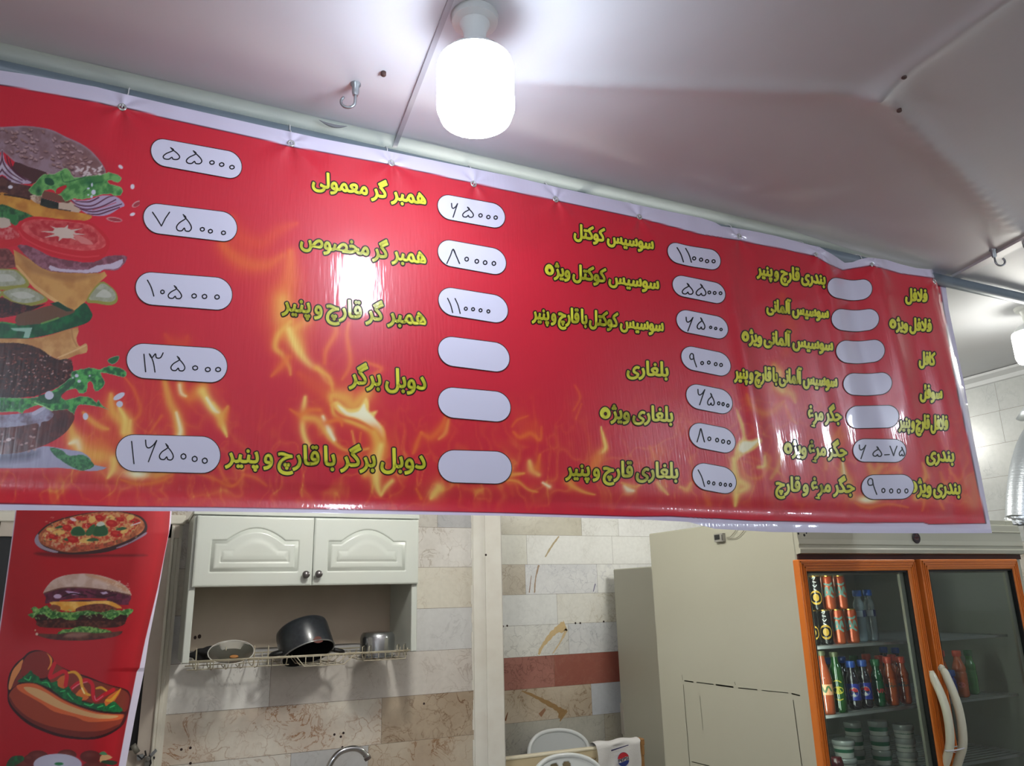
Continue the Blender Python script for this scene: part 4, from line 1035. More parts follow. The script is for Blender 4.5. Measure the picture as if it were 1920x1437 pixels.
def dish(text, label, xl, xr, yb, asc, sl=None, bold=.045, out=.052):
    V, Fc, B = phrase_geo(text)
    x0, x1 = V[:, 0].min(), V[:, 0].max()
    V = V.copy(); 
    # flatten the tall letters as in the heavy headline face of the banner
    sy = asc/.68
    sx = (xr-xl-4)/(x1-x0)
    sc = np.array([1.0, sx and sy/sx])
    if sl is None: sl = (VPY-yb)/(VPX-xr)*.8
    def place(q, lift):
        px = xl+2+(q[:, 0]-x0)*sx; py = yb+(px-xr)*sl-q[:, 1]*sy
        return surf(px, py, lift)
    mb = MB()
    # ribbons are measured in even units so the fat line is equally wide both ways
    k = sy/sx
    Vw = V*np.array([1, k]); 
    px2u = 1.0/sx
    v, f = ribbons(Vw, B, 3.7*px2u); mb.add(place(v/np.array([1, k]), .0006), f, 0)
    v, f = ribbons(Vw, B, 1.3*px2u); mb.add(place(v/np.array([1, k]), .0013), f, 1)
    mb.add(place(V, .0013), Fc, 1)
    o = mk('dish_name', mb, [DARKL, YELLOW], menu)
    o['label'] = label
    return o
DISHES = [
 ('همبر گر معمولی', 'yellow lettering for the plain hamburger, top of the first column', 584, 800, 384, 27, .165),
 ('همبر گر مخصوص', 'yellow lettering for the special hamburger', 561.6, 800, 495, 28, .145),
 ('همبر گر قارچ و پنیر', 'yellow lettering for the hamburger with mushroom and cheese', 527, 800, 610, 30, .105),
 ('دوبل برگر', 'yellow lettering for the double burger', 653, 800, 731, 33, .085),
 ('دوبل برگر با قارچ و پنیر', 'yellow lettering for the double burger with mushroom and cheese', 420.7, 799, 879, 34, .033),
 ('سوسیس کوکتل', 'yellow lettering for the cocktail sausage', 1074.8, 1226.8, 468, 23, .16),
 ('سوسیس کوکتل ویژه', 'yellow lettering for the special cocktail sausage', 1020.7, 1236.9, 543, 24, .135),
 ('سوسیس کوکتل با قارچ و پنیر', 'yellow lettering for the cocktail sausage with mushroom and cheese', 996.3, 1245.4, 622, 25, .10),
 ('بلغاری', 'yellow one-word lettering for the Bulgarian sausage', 1174, 1254.4, 706, 25, .05),
 ('بلغاری ویژه', 'yellow lettering for the special Bulgarian sausage', 1124, 1263, 791, 26, .05),
 ('بلغاری قارچ و پنیر', 'yellow lettering for the Bulgarian sausage with mushroom and cheese', 1059, 1272.7, 897, 27.5, .025),
 ('بندری قارچ و پنیر', 'yellow lettering for the bandari with mushroom and cheese', 1418, 1549, 534, 22, .15),
 ('سوسیس آلمانی', 'yellow lettering for the German sausage', 1436, 1555, 597, 21, .12),
 ('سوسیس آلمانی ویژه', 'yellow lettering for the special German sausage', 1389.6, 1563, 658, 23, .11),
 ('سوسیس آلمانی با قارچ و پنیر', 'yellow lettering for the German sausage with mushroom and cheese', 1375.6, 1571, 726, 24, .09),
 ('جگر مرغ', 'yellow lettering for the chicken liver', 1513.7, 1579, 790, 25, .05),
 ('جگر مرغ ویژه', 'yellow lettering for the special chicken liver', 1469, 1589, 857, 25, .06),
 ('جگر مرغ و قارچ', 'yellow lettering for the chicken liver with mushroom', 1453, 1603.5, 924, 25, .025),
 ('فلافل', 'yellow lettering for the falafel, top right of the banner', 1696.4, 1740, 566, 21, .07),
 ('فلافل ویژه', 'yellow lettering for the special falafel', 1666.7, 1748, 622, 21, .09),
 ('کافل', 'yellow lettering under the special falafel', 1722, 1754.7, 685, 22, .07),
 ('سوفل', 'yellow lettering between two falafel lines', 1723.7, 1768, 748, 23, .05),
 ('فلافل قارچ و پنیر', 'yellow lettering for the falafel with mushroom and cheese', 1684, 1778.7, 806, 24, .05),
 ('بندری', 'yellow lettering for the bandari', 1735.8, 1790, 866, 25, .05),
 ('بندری ویژه', 'yellow lettering for the special bandari, its end under the price box', 1704, 1802, 927, 26, .04)]
for a in DISHES: dish(*a)

# price boxes (left x, left centre y, right x, right centre y, height) and their handwritten digits
DG = {  # strokes in a unit box, y down
 '1': [[(.2, 0), (.55, .45), (.8, 1)]],
 'l': [[(.42, 0), (.5, .5), (.58, 1)]],
 '3': [[(.0, .05), (.12, .25), (.3, .05), (.35, .25), (.55, .25), (.68, .0)], [(.05, .1), (.2, .5), (.28, 1)]],
 '5': [[(.45, 0), (.62, .22), (.2, .5), (.02, .75), (.1, .95), (.35, .98), (.52, .82), (.6, .98), (.85, 1), (.98, .8), (.85, .5), (.5, .1)]],
 '6': [[(.05, 0), (.1, .28), (.3, .36), (.62, .22), (.85, .02)], [(.85, .02), (.6, .42), (.25, 1)]],
 '7': [[(0, 0), (.25, .45), (.52, 1), (.75, .45), (1, 0)]],
 '8': [[(0, 1), (.28, .45), (.5, 0), (.75, .5), (1, 1)], [(.5, 0), (.78, .55), (.98, .98)]],
 '9': [[(.5, .4), (.18, .42), (.05, .2), (.25, 0), (.5, .08), (.52, .35)], [(.5, .1), (.62, .5), (.9, 1)]],
 '0': [[(.5, .02), (.12, .3), (.15, .8), (.5, 1), (.88, .75), (.85, .25), (.5, .02)]],
 '-': [[(0, .6), (.5, .5), (1, .4)]]}
def z0s(pts, w, h): return [('0', x, y, w, h) for x, y in pts]
BOXES = [
 ((283.5, 282, 453, 313, 50), 'reading fifty-five thousand, first column', [('5', 321.5, 288, 32, 22), ('5', 364, 295, 30, 24)]+z0s([(397.5, 304.7), (415.7, 308.5), (435, 313.5)], 10, 7)),
 ((269.5, 407, 444, 428, 55), 'reading seventy-five thousand, first column', [('7', 302, 411, 32, 26), ('5', 345, 418, 29, 31)]+z0s([(379.4, 430), (394.6, 433.6), (419, 436.6)], 9, 7)),
 ((254.7, 539, 435, 553, 60), 'reading one hundred and five thousand', [('1', 282.5, 540.5, 20, 30), ('0', 304.6, 547.5, 8, 7), ('5', 328, 548, 26, 24)]+z0s([(364, 555), (383.5, 556), (407, 557)], 10, 8)),
 ((238, 675, 425.5, 687, 64), 'reading one hundred and thirty-five thousand', [('l', 271.5, 681, 20, 33), ('3', 299, 680, 38, 36), ('5', 333.6, 682, 27, 27)]+z0s([(366, 690), (389.7, 693), (409, 693)], 11, 8)),
 ((218, 849, 412.6, 854, 68), 'reading one hundred and sixty-five thousand', [('l', 249, 849, 28, 42), ('6', 284.7, 846, 26, 41), ('5', 312, 847.5, 27, 30)]+z0s([(344, 856), (365, 860.7), (384, 864)], 11, 10)),
 ((821, 385, 946.6, 408, 45), 'reading sixty-five thousand, second column', [('6', 853, 394.5, 14, 26), ('5', 877.6, 398, 21, 19)]+z0s([(901, 404), (915.7, 407), (929.4, 408)], 7.5, 6.5)),
 ((821.4, 471, 948.6, 494, 48), 'reading eighty thousand, second column', [('8', 849.8, 481, 24, 27)]+z0s([(875, 486), (894, 490), (909.6, 492.5), (926, 494)], 8, 7.5)),
 ((822.5, 562, 952, 583, 51), 'reading one hundred and ten thousand, second column', [('1', 844, 573, 16, 27), ('1', 858, 574, 16, 28)]+z0s([(873.4, 579), (887, 580), (901, 582), (915.7, 584)], 6.5, 6)),
 ((822, 656, 955, 673, 54), 'left empty, directly below the hundred and ten thousand', []),
 ((822, 753, 957, 765, 56), 'left empty, middle of the three empty ones in the second column', []),
 ((822, 874, 959, 878, 60), 'left empty, at the bottom of the second column', []),
 ((1252, 470, 1350.8, 490, 37), 'reading one hundred and ten thousand, third column', [('1', 1275.5, 478, 20, 27), ('1', 1291, 479, 18, 26)]+z0s([(1301.5, 484.6), (1314.5, 487), (1325.8, 489.8), (1338, 490)], 7, 6)),
 ((1261.4, 533, 1359.6, 553, 38), 'reading fifty-five thousand, third column', [('5', 1289.4, 541.7, 21, 20), ('5', 1314.5, 543.7, 19, 21)]+z0s([(1330, 548.5), (1340, 549.5), (1351, 550)], 6, 5.5)),
 ((1268.7, 599, 1364.6, 618, 41), 'reading sixty-five thousand above the ninety thousand', [('6', 1293.7, 608, 16, 26), ('5', 1314.5, 606.8, 15, 21)]+z0s([(1332.5, 614), (1342, 616), (1352, 618)], 5, 4.5)),
 ((1277.7, 668, 1369.6, 687, 43), 'reading ninety thousand, third column', [('9', 1300, 675.8, 15, 25)]+z0s([(1316.5, 681), (1329, 680), (1342, 683), (1352, 684.6)], 6, 6)),
 ((1287, 740, 1372.9, 757, 45), 'reading sixty-five thousand above the eighty thousand', [('6', 1315.8, 745, 16, 29), ('5', 1333, 749, 13, 22)]+z0s([(1347.6, 756.5), (1355.8, 758), (1364.6, 760.7)], 5, 6)),
 ((1292.7, 813, 1378.4, 830, 46), 'reading eighty thousand, third column', [('8', 1314, 816.6, 14, 25)]+z0s([(1330, 823), (1344.6, 825.4), (1355.8, 828), (1366.4, 829.6)], 6.5, 7)),
 ((1298.7, 890, 1380, 905, 49), 'reading one hundred thousand, bottom of the third column', [('1', 1315, 897, 20, 31)]+z0s([(1328.8, 904.8), (1338.3, 906.8), (1350.8, 908), (1360, 909.3), (1369.6, 909.8)], 5, 6)),
 ((1552, 538, 1635, 541, 37), 'left empty, topmost of the fourth column', []),
 ((1559.6, 598, 1647.7, 598, 39), 'left empty, second from the top in the fourth column', []),
 ((1568, 658, 1658.5, 657, 41), 'left empty, third from the top in the fourth column', []),
 ((1581.7, 720, 1672, 718, 40), 'left empty, fourth from the top in the fourth column', []),
 ((1587, 783, 1685, 781, 41), 'left empty, just above the handwritten pair of prices', []),
 ((1600, 844.6, 1698.6, 846, 42), 'with the two prices sixty-five and seventy-five', [('6', 1618, 847.7, 15, 26), ('5', 1645, 847, 17, 18), ('-', 1663, 853, 9, 3), ('7', 1675.3, 846, 13, 18), ('5', 1691, 847, 10, 16)]),
 ((1616, 914, 1713, 913, 45), 'reading ninety thousand, bottom right of the banner', [('9', 1636, 912.6, 20, 30)]+z0s([(1656.3, 920), (1671, 920.8), (1685.3, 921), (1699.5, 920.8)], 7, 8))]
SAG = {538: (5, .55), 598: (4, .5), 658: (3.5, .45), 720: (2.5, .5), 470: (2, .4)}
def price_box(g, what, ink):
    xl, yl, xr, yr, h = g; sg = SAG.get(yl, (0, .5)); mb = MB(); R = h/2; n = 30
    rx = min(R*1.02, (xr-xl)*.36)
    ts = np.concatenate([xl+rx*(1-np.cos(np.linspace(0, math.pi/2, n//3))), np.linspace(xl+rx, xr-rx, n)[1:-1], xr-rx*(1-np.sin(np.linspace(0, math.pi/2, n//3)))])
    def prof(grow, lift):
        P = []
        for x in ts:
            tt = (x-xl)/(xr-xl); c = yl+(yr-yl)*tt+sg[0]*math.exp(-((tt-sg[1])/.3)**2)
            if x < xl+rx: hh = R*math.sqrt(max(0, 1-((xl+rx-x)/rx)**2))
            elif x > xr-rx: hh = R*math.sqrt(max(0, 1-((x-xr+rx)/rx)**2))
            else: hh = R
            xx = xl-grow+(x-xl)*(xr-xl+2*grow)/(xr-xl)
            hh = hh*(R+grow)/R
            P.append([(xx, c-hh+2*hh*k/8) for k in range(9)])
        P = np.array(P); return surf(P[..., 0], P[..., 1], lift)
    mb.grid(prof(1.3, .0016), 0, True).grid(prof(0, .0019), 1, True)
    for d, cx, cy, w, hh in ink:
        for st in DG[d]:
            q = spline([(cx+(a-.5)*w, cy+(b-.5)*hh) for a, b in st], 5) if d not in '7' else np.array([(cx+(a-.5)*w, cy+(b-.5)*hh) for a, b in st])
            V = q*1.0; B = [(i, i+1) for i in range(len(q)-1)]
            v, f = ribbons(V, B, 1.15, 6); mb.add(surf(v[:, 0], v[:, 1], .0022), f, 2)
    o = mk('price_box', mb, [DARKL, BOXW, INK], menu)
    o['label'] = 'white oval price box '+what
for b in BOXES: price_box(*b)

# eyelets and the white ties that lash them to the pipe
EYEM = mat('eyelet_metal', (200, 200, 196), .3, .7)
TIE = mat('tie_white', (214, 212, 214), .4)
for e in EYE:
    p = surf(np.array([e[0]]), np.array([e[1]]), .001)[0]
    mb = MB(); n = 20; rings = []
    for k in range(n):
        a = 2*math.pi*k/n; rings.append([(p[0]+r*math.cos(a), p[1]-d, p[2]+r*math.sin(a)) for r, d in ((.0042, 0), (.0046, .0016), (.0065, .002), (.0084, .001), (.0088, -.0004))])
    mb.grid(np.array(rings), wrapu=True)
    ey = mk('eyelet', mb, EYEM, menu, smooth=True)
    sx_ = .006*math.sin(e[0])+.004; T = []
    q0 = np.array([p[0], p[1]-.003, p[2]-.001]); top = np.array([p[0]+sx_, YP-.023, ZP])
    T = [np.array([p[0], p[1]+.004, p[2]]), q0, q0+(top-q0)*.35+np.array([0, -.004, 0]), q0+(top-q0)*.75+np.array([.001, -.004, 0]), top]
    for a in np.linspace(0, math.radians(300), 12): T.append(np.array([p[0]+sx_, YP-.0235*math.cos(a), ZP+.0235*math.sin(a)]))
    T.append(np.array([p[0]+.002, p[1]+.012, p[2]+.004]))
    mk('tie', MB().tube(spline(T, 4), .0013, 6), TIE, menu, smooth=True)
# ================================================================== NARROW FOOD POSTER BELOW THE BANNER
YPO = 2.35
pl = ip([(955, 29), (1010, 22), (1170, 0), (1437, -38)])       # left edge x at height y
pr = ip([(955, 322), (985, 320), (1040, 309), (1105, 298), (1200, 279), (1260, 270), (1340, 254), (1437, 236)])
rr_red = ip([(955, 319), (1000, 316), (1100, 296), (1200, 272), (1253, 261), (1260, 256), (1340, 240), (1437, 222)])
def postsurf(px, py, lift=0.0):
    d = rays(px, py); Y = np.full(np.shape(px), YPO)
    for _ in range(5):
        P = CAM+d*(Y/d[..., 1])[..., None]
        xr_ = (rr_red(py)-px)/60.0
        Y = YPO+.03*np.clip(1-xr_, 0, 1.3)**2+.006*np.sin(P[..., 2]*4+P[..., 0]*6)-lift
    return CAM+d*(Y/d[..., 1])[..., None]
nx_, ny_ = 330, 460
us = np.linspace(0, 1, nx_); ysp = np.concatenate([np.linspace(620, 945, 40)[:-1], np.linspace(945, 1475, ny_-39)]); ny_ = len(ysp)
PX = pl(ysp)[None]*(1-us)[:, None]+pr(ysp)[None]*us[:, None]; PY = np.repeat(ysp[None], nx_, 0)
cv = Canvas(PX, PY, (168, 14, 30))
rs = random.Random(9)
# pizza
cv.zoom(30, 950, 5.322)
cv.poly([(180, 470), (300, 455), (700, 480), (1270, 480), (1240, 500), (900, 500), (600, 515), (300, 500)], (96, 6, 18), smooth=2, soft=5, alpha=.85)
piz = [(190, 330), (215, 270), (300, 190), (430, 130), (600, 85), (800, 55), (1000, 45), (1150, 70), (1260, 110), (1310, 190), (1290, 270), (1200, 340), (1050, 410), (880, 460), (640, 480), (420, 470), (260, 430)]
cv.poly(piz, (52, 30, 34), smooth=4)
cv.poly([(185, 330), (215, 275), (232, 300), (240, 360), (300, 410), (420, 450), (380, 462), (260, 425), (200, 380)], (150, 140, 160), smooth=3)
cv.poly([(1000, 410), (1150, 350), (1290, 260), (1300, 280), (1180, 350), (1040, 412)], (150, 130, 150), smooth=2)
crust = [(225, 320), (240, 265), (320, 195), (440, 140), (600, 95), (800, 60), (1000, 52), (1140, 78), (1240, 120), (1285, 190), (1250, 260), (1130, 330), (980, 390), (820, 430), (640, 455), (480, 455), (330, 410), (250, 370)]
cv.poly(crust, (150, 76, 50), smooth=4, var=((196, 120, 76), 6, 3))
top = [(260, 310), (300, 240), (380, 190), (500, 140), (640, 105), (800, 75), (1000, 65), (1130, 90), (1200, 140), (1220, 200), (1150, 260), (1020, 330), (860, 375), (640, 395), (460, 370), (320, 350)]
cv.poly(top, (206, 156, 104), smooth=4, var=((188, 62, 44), 4, 8), rough=.5)
cv.poly([(330, 370), (420, 350), (520, 390), (600, 380), (520, 450), (400, 420)], (196, 150, 120), smooth=2, var=((176, 60, 40), 5, 2)); cv.poly([(540, 420), (640, 385), (840, 380), (980, 340), (960, 390), (780, 430), (580, 450)], (128, 62, 44), smooth=2, var=((180, 80, 56), 4, 2))
for (x0, y0, rx, ry) in ((510, 215, 46, 32), (725, 195, 50, 28), (835, 115, 46, 28), (955, 170, 58, 36), (1000, 275, 58, 34), (565, 330, 60, 34), (370, 305, 48, 24), (650, 120, 60, 20), (1040, 130, 40, 22), (550, 155, 30, 22), (1190, 150, 50, 30)):
    cv.ell(x0, y0, rx, ry, (176, 22, 26), 8); cv.ell(x0-8, y0-8, rx*.5, ry*.4, (208, 66, 56), 8, alpha=.6)
for (x0, y0, rx, ry) in ((430, 260, 60, 24), (700, 340, 70, 26), (760, 130, 36, 34), (950, 110, 40, 22), (1140, 110, 40, 28), (340, 230, 40, 20), (870, 200, 30, 16), (1080, 250, 40, 20)): cv.ell(x0, y0, rx, ry, (222, 190, 110), rs.uniform(-20, 20), alpha=.85)
for k in range(120): cv.ell(rs.uniform(280, 1200), rs.uniform(100, 380), rs.uniform(6, 16), rs.uniform(4, 9), rs.choice([(210, 180, 140), (170, 50, 40), (90, 60, 40), (226, 206, 170), (60, 90, 50)]), rs.uniform(-60, 60), alpha=.55) if True else None
leafg = (34, 84, 52)
cv.poly([(545, 270), (570, 215), (640, 200), (690, 250), (680, 290), (590, 295)], leafg, smooth=3, edge=((70, 126, 84), 2)); cv.poly([(760, 270), (790, 200), (870, 175), (920, 240), (900, 290), (800, 300)], leafg, smooth=3, edge=((70, 126, 84), 2))
cv.poly([(690, 270), (740, 200), (790, 180), (770, 270), (720, 295)], (50, 96, 60), smooth=2); cv.poly([(800, 180), (850, 150), (890, 180), (830, 200)], (190, 200, 190), smooth=2)
for q in ([(385, 215), (440, 190), (470, 205), (420, 222)], [(700, 340), (770, 312), (830, 335), (760, 350)], [(990, 230), (1060, 205), (1110, 220), (1040, 242)], [(470, 330), (510, 315), (520, 350)], [(330, 330), (360, 322), (350, 340)]): cv.poly(q, (48, 88, 56), smooth=2)
cv.line([(1150, 190), (1240, 160)], 12, (214, 200, 206)); cv.ell(570, 130, 34, 16, (220, 200, 210), 20)
# hamburger
bun = [(270, 870), (300, 810), (370, 735), (480, 690), (620, 672), (760, 675), (900, 705), (1030, 755), (1110, 810), (1145, 865), (1140, 890), (1000, 850), (820, 825), (640, 815), (450, 820), (320, 855)]
cv.poly([(280, 860), (450, 810), (640, 805), (900, 830), (1140, 870), (1125, 960), (1080, 985), (700, 950), (360, 960), (290, 970), (300, 910)], (70, 26, 46), smooth=2, var=((108, 40, 70), 8, 2))
cv.ell(415, 898, 40, 22, (196, 170, 206)); cv.poly([(490, 845), (560, 850), (650, 870), (620, 885), (550, 878)], (186, 158, 200), smooth=2); cv.poly([(840, 860), (900, 850), (920, 868), (870, 880)], (190, 170, 206), smooth=1)
cv.line([(470, 900), (560, 870), (700, 890)], 14, (40, 14, 30)); cv.line([(700, 850), (850, 900), (1000, 880)], 16, (44, 16, 32), alpha=.7)
cv.poly(bun, (186, 158, 146), smooth=3, var=((206, 184, 178), 14, 3))
cv.poly([(700, 680), (860, 700), (1020, 760), (1130, 840), (1135, 880), (1000, 800), (820, 730)], (196, 138, 96), smooth=2, soft=6, alpha=.6); cv.line([(280, 868), (450, 818), (640, 812), (900, 838), (1138, 885)], 14, (96, 58, 50), alpha=.8)
for k in range(40): cv.ell(rs.uniform(900, 1130), rs.uniform(740, 860), 9, 5, (216, 196, 180), rs.uniform(-40, 40), alpha=.6)
cv.line([(440, 945), (640, 925), (900, 930)], 16, (176, 46, 38))
cv.poly([(340, 970), (380, 950), (700, 950), (900, 940), (1000, 970), (1060, 1020), (940, 1010), (700, 1020), (560, 1050), (440, 1030)], (220, 156, 60), smooth=2, var=((236, 196, 110), 14, 2))
cv.poly([(600, 1020), (700, 985), (860, 970), (970, 1000), (1000, 1030), (800, 1060), (620, 1060)], (126, 66, 52), smooth=3, var=((92, 42, 36), 5, 2)); cv.poly([(330, 1010), (370, 980), (440, 1000), (430, 1050), (350, 1050)], (128, 66, 50), smooth=3)
cv.poly([(190, 1080), (400, 1060), (700, 1060), (1120, 1050), (1110, 1110), (1060, 1190), (900, 1215), (500, 1220), (240, 1200), (205, 1150)], (62, 26, 26), smooth=2, var=((40, 16, 20), 8, 2))
cv.poly([(210, 1150), (400, 1135), (700, 1140), (1000, 1150), (1080, 1150), (1060, 1190), (800, 1210), (500, 1215), (240, 1205)], (98, 50, 42), smooth=2, var=((60, 28, 26), 5, 7))
let = [(115, 1080), (170, 1060), (150, 1020), (190, 1000), (230, 1020), (310, 990), (350, 1040), (430, 1050), (520, 1060), (620, 1050), (730, 1040), (860, 1060), (950, 1030), (1060, 1040), (1110, 1020), (1172, 1030), (1150, 1070), (1090, 1090), (1040, 1080), (960, 1130), (900, 1110), (830, 1070), (720, 1090), (640, 1080), (610, 1130), (520, 1135), (450, 1110), (360, 1125), (280, 1080), (210, 1080), (170, 1115)]
cv.poly(let, (48, 104, 48), smooth=2, rough=.6, var=((120, 170, 90), 4, 5))
for k in range(60): cv.ell(rs.uniform(180, 1130), rs.uniform(1030, 1120), 14, 6, rs.choice([(140, 190, 110), (28, 66, 34), (170, 200, 150)]), rs.uniform(-60, 60), alpha=.6)
cv.poly([(190, 1215), (420, 1215), (1060, 1210), (1060, 1250), (700, 1270), (240, 1275)], (172, 18, 30), smooth=1)
cv.poly([(410, 1280), (460, 1235), (560, 1220), (640, 1195), (740, 1200), (820, 1215), (900, 1230), (965, 1260), (800, 1270), (560, 1270)], (56, 108, 50), smooth=2, rough=.6, var=((130, 176, 96), 4, 6))
cv.poly([(200, 1270), (420, 1275), (560, 1255), (800, 1265), (960, 1255), (1062, 1245), (1020, 1290), (880, 1320), (640, 1340), (400, 1332), (260, 1305)], (98, 54, 44), smooth=3, var=((70, 34, 34), 10, 2)); cv.poly([(480, 1300), (560, 1260), (740, 1265), (640, 1310)], (160, 120, 110), smooth=2, soft=5, alpha=.7)
cv.ell(208, 1275, 14, 14, (214, 186, 170)); cv.ell(192, 1236, 8, 8, (200, 190, 150))
# hot dog
cv.zoom(0, 1200, 6.063)
OUT = (48, 10, 16)
cv.poly([(88, 590), (85, 500), (110, 380), (180, 270), (260, 205), (330, 140), (430, 118), (540, 150), (600, 210), (620, 260), (760, 340), (1000, 420), (1200, 500), (1420, 560), (1475, 610), (1490, 700), (1440, 880), (1380, 990), (1200, 1100), (1000, 1138), (700, 1110), (480, 1040), (300, 950), (150, 810), (90, 700)], OUT, smooth=3)
cv.poly([(98, 560), (105, 480), (140, 360), (200, 280), (262, 225), (240, 330), (170, 450), (125, 560)], (206, 130, 76), smooth=3); cv.poly([(130, 560), (180, 440), (240, 350), (260, 430), (230, 480)], (120, 40, 36), smooth=2)
cv.poly([(245, 400), (250, 280), (310, 180), (400, 135), (500, 135), (580, 190), (590, 270), (560, 400), (480, 440), (330, 420)], (126, 34, 30), smooth=3)
cv.poly([(530, 150), (590, 210), (590, 280), (565, 330), (540, 340), (570, 270), (560, 200)], (216, 134, 56), smooth=3)
cv.poly([(560, 330), (640, 280), (760, 350), (1000, 440), (1240, 520), (1400, 570), (1460, 620), (1470, 700), (1420, 820), (1200, 760), (900, 680), (700, 590), (560, 460)], (122, 48, 34), smooth=3)
cv.poly([(640, 470), (740, 400), (760, 520), (690, 560)], (196, 96, 44), smooth=2); cv.poly([(860, 620), (960, 540), (1010, 660), (930, 690)], (206, 104, 44), smooth=2); cv.poly([(1180, 720), (1240, 640), (1380, 560), (1300, 700), (1230, 760)], (206, 104, 44), smooth=2)
KET = (196, 18, 38)
cv.line([(620, 270), (580, 370), (570, 430), (640, 400), (720, 360), (760, 400), (745, 520)], 44, KET); cv.line([(810, 560), (880, 500), (980, 460), (1050, 510), (1060, 640), (1090, 690), (1180, 630), (1290, 570)], 44, KET)
cv.line([(825, 555), (900, 505), (990, 480)], 12, (220, 110, 130)); cv.line([(1075, 640), (1095, 690), (1170, 640)], 10, (220, 110, 130))
MUS = (214, 156, 46)
cv.line([(780, 375), (850, 370), (910, 430), (930, 520), (960, 600), (1020, 630)], [20, 34, 38, 34, 34, 26], MUS); cv.line([(1095, 555), (1150, 545), (1210, 580)], [20, 32, 20], MUS); cv.line([(1210, 690), (1260, 690), (1310, 640), (1370, 560)], [26, 36, 28, 10], MUS); cv.line([(930, 550), (960, 610)], 14, (246, 226, 170))
cv.poly([(200, 480), (260, 430), (320, 380), (350, 350), (380, 390), (440, 420), (460, 470), (530, 450), (580, 490), (650, 470), (660, 530), (740, 560), (780, 530), (820, 590), (880, 640), (940, 660), (930, 700), (1010, 720), (1100, 730), (1190, 720), (1200, 760), (1290, 700), (1350, 750), (1400, 810), (1300, 825), (1100, 800), (900, 740), (720, 670), (580, 560), (400, 490)], (16, 108, 56), smooth=2, rough=.5, var=((10, 78, 44), 5, 3))
for q in ([(280, 440), (330, 460), (350, 420)], [(480, 490), (540, 490), (570, 540)], [(690, 590), (740, 580)], [(770, 610), (800, 650), (830, 680)], [(960, 730), (1020, 750), (1060, 730)], [(1110, 770), (1170, 750)], [(1250, 770), (1300, 750)]): cv.line(q, 12, (60, 180, 100))
bunf = [(105, 620), (180, 530), (300, 492), (420, 505), (560, 580), (720, 680), (900, 760), (1100, 820), (1300, 845), (1408, 848), (1400, 900), (1330, 1000), (1150, 1085), (950, 1110), (720, 1080), (500, 1010), (320, 920), (180, 800), (112, 700)]
cv.poly(bunf, (148, 56, 36), smooth=3)
cv.poly([(105, 640), (180, 760), (320, 880), (520, 970), (740, 1020), (960, 1045), (1180, 1030), (1360, 960), (1330, 1000), (1150, 1085), (950, 1110), (720, 1080), (500, 1010), (320, 920), (180, 800), (112, 700)], (108, 34, 28), smooth=3)
cv.poly([(190, 520), (300, 498), (420, 512), (560, 590), (720, 690), (900, 770), (1100, 830), (1300, 852), (1400, 855), (1380, 900), (1250, 925), (1000, 935), (860, 880), (620, 820), (480, 730), (340, 650), (220, 580)], (206, 96, 50), smooth=3)
cv.poly([(270, 540), (380, 545), (520, 600), (700, 710), (900, 790), (1100, 845), (1340, 865), (1280, 895), (1100, 895), (850, 840), (640, 770), (460, 680), (320, 600)], (206, 160, 110), smooth=3)
# falafel plate
for (x0, y0, rx, ry) in ((430, 1330, 120, 70), (760, 1310, 110, 60), (1030, 1330, 120, 70), (270, 1430, 130, 70), (1080, 1450, 140, 70), (330, 1360, 60, 50)):
    cv.ell(x0, y0, rx, ry, (92, 30, 28)); cv.ell(x0-10, y0-20, rx*.7, ry*.5, (134, 66, 60), alpha=.5, glow=True)
cv.ell(655, 1420, 275, 122, (188, 184, 206)); cv.ell(655, 1400, 230, 86, (206, 204, 222), glow=True, alpha=.5)
cv.ell(670, 1412, 50, 18, (40, 120, 76)); cv.poly([(80, 1400), (140, 1330), (250, 1320), (270, 1370), (160, 1437), (80, 1450)], (44, 66, 44), smooth=3, var=((28, 100, 56), 5, 2)); cv.poly([(1140, 1330), (1200, 1300), (1280, 1340), (1210, 1370), (1140, 1400)], (196, 150, 106), smooth=2); cv.poly([(1130, 1290), (1180, 1270), (1220, 1310), (1150, 1310)], (70, 130, 90), smooth=2); cv.poly([(1140, 1390), (1230, 1370), (1340, 1390), (1280, 1430)], (32, 60, 40), smooth=2)
cv.zoom(0, 0, 1)
# white hems
dl = cv.x-pl(cv.y); dr = rr_red(cv.y)-cv.x; al = np.arange(len(cv.x))
cv.put(al, np.clip(1-dr/14, 0, 1)*.45*(dr > 0), (120, 8, 20))
cv.put(al, np.clip(1.5-dl/2.2, 0, 1), (200, 194, 214)); cv.put(al, np.clip(-dr/1.2+.2, 0, 1), (206, 200, 220))
PV = postsurf(cv.x, cv.y)
pm = mat_print('poster_vinyl', 'print', rough=.42, weave=.05)
po = empty('food_poster', (0, YPO, 1.6)); tag(po, 'narrow red poster with pizza, hamburger and hot dog below the banner\'s left end', 'poster')
fastmesh('sheet', PV, grid_quads(nx_, ny_)[:, ::-1], pm, po, cv.c)
tl = PV.reshape(nx_, ny_, 3)[:, 0]
mk('hanging_rod', MB().tube([tl[0]+np.array([-.01, 0, 0]), tl[-1]+np.array([.01, 0, 0])], .008, 10), STEEL, po, smooth=True)
for k in (20, -20): mk('hanging_cord', MB().tube([tl[k], np.array([tl[k][0], tl[k][1], HC+.006])], .0015, 6), TIE, po)
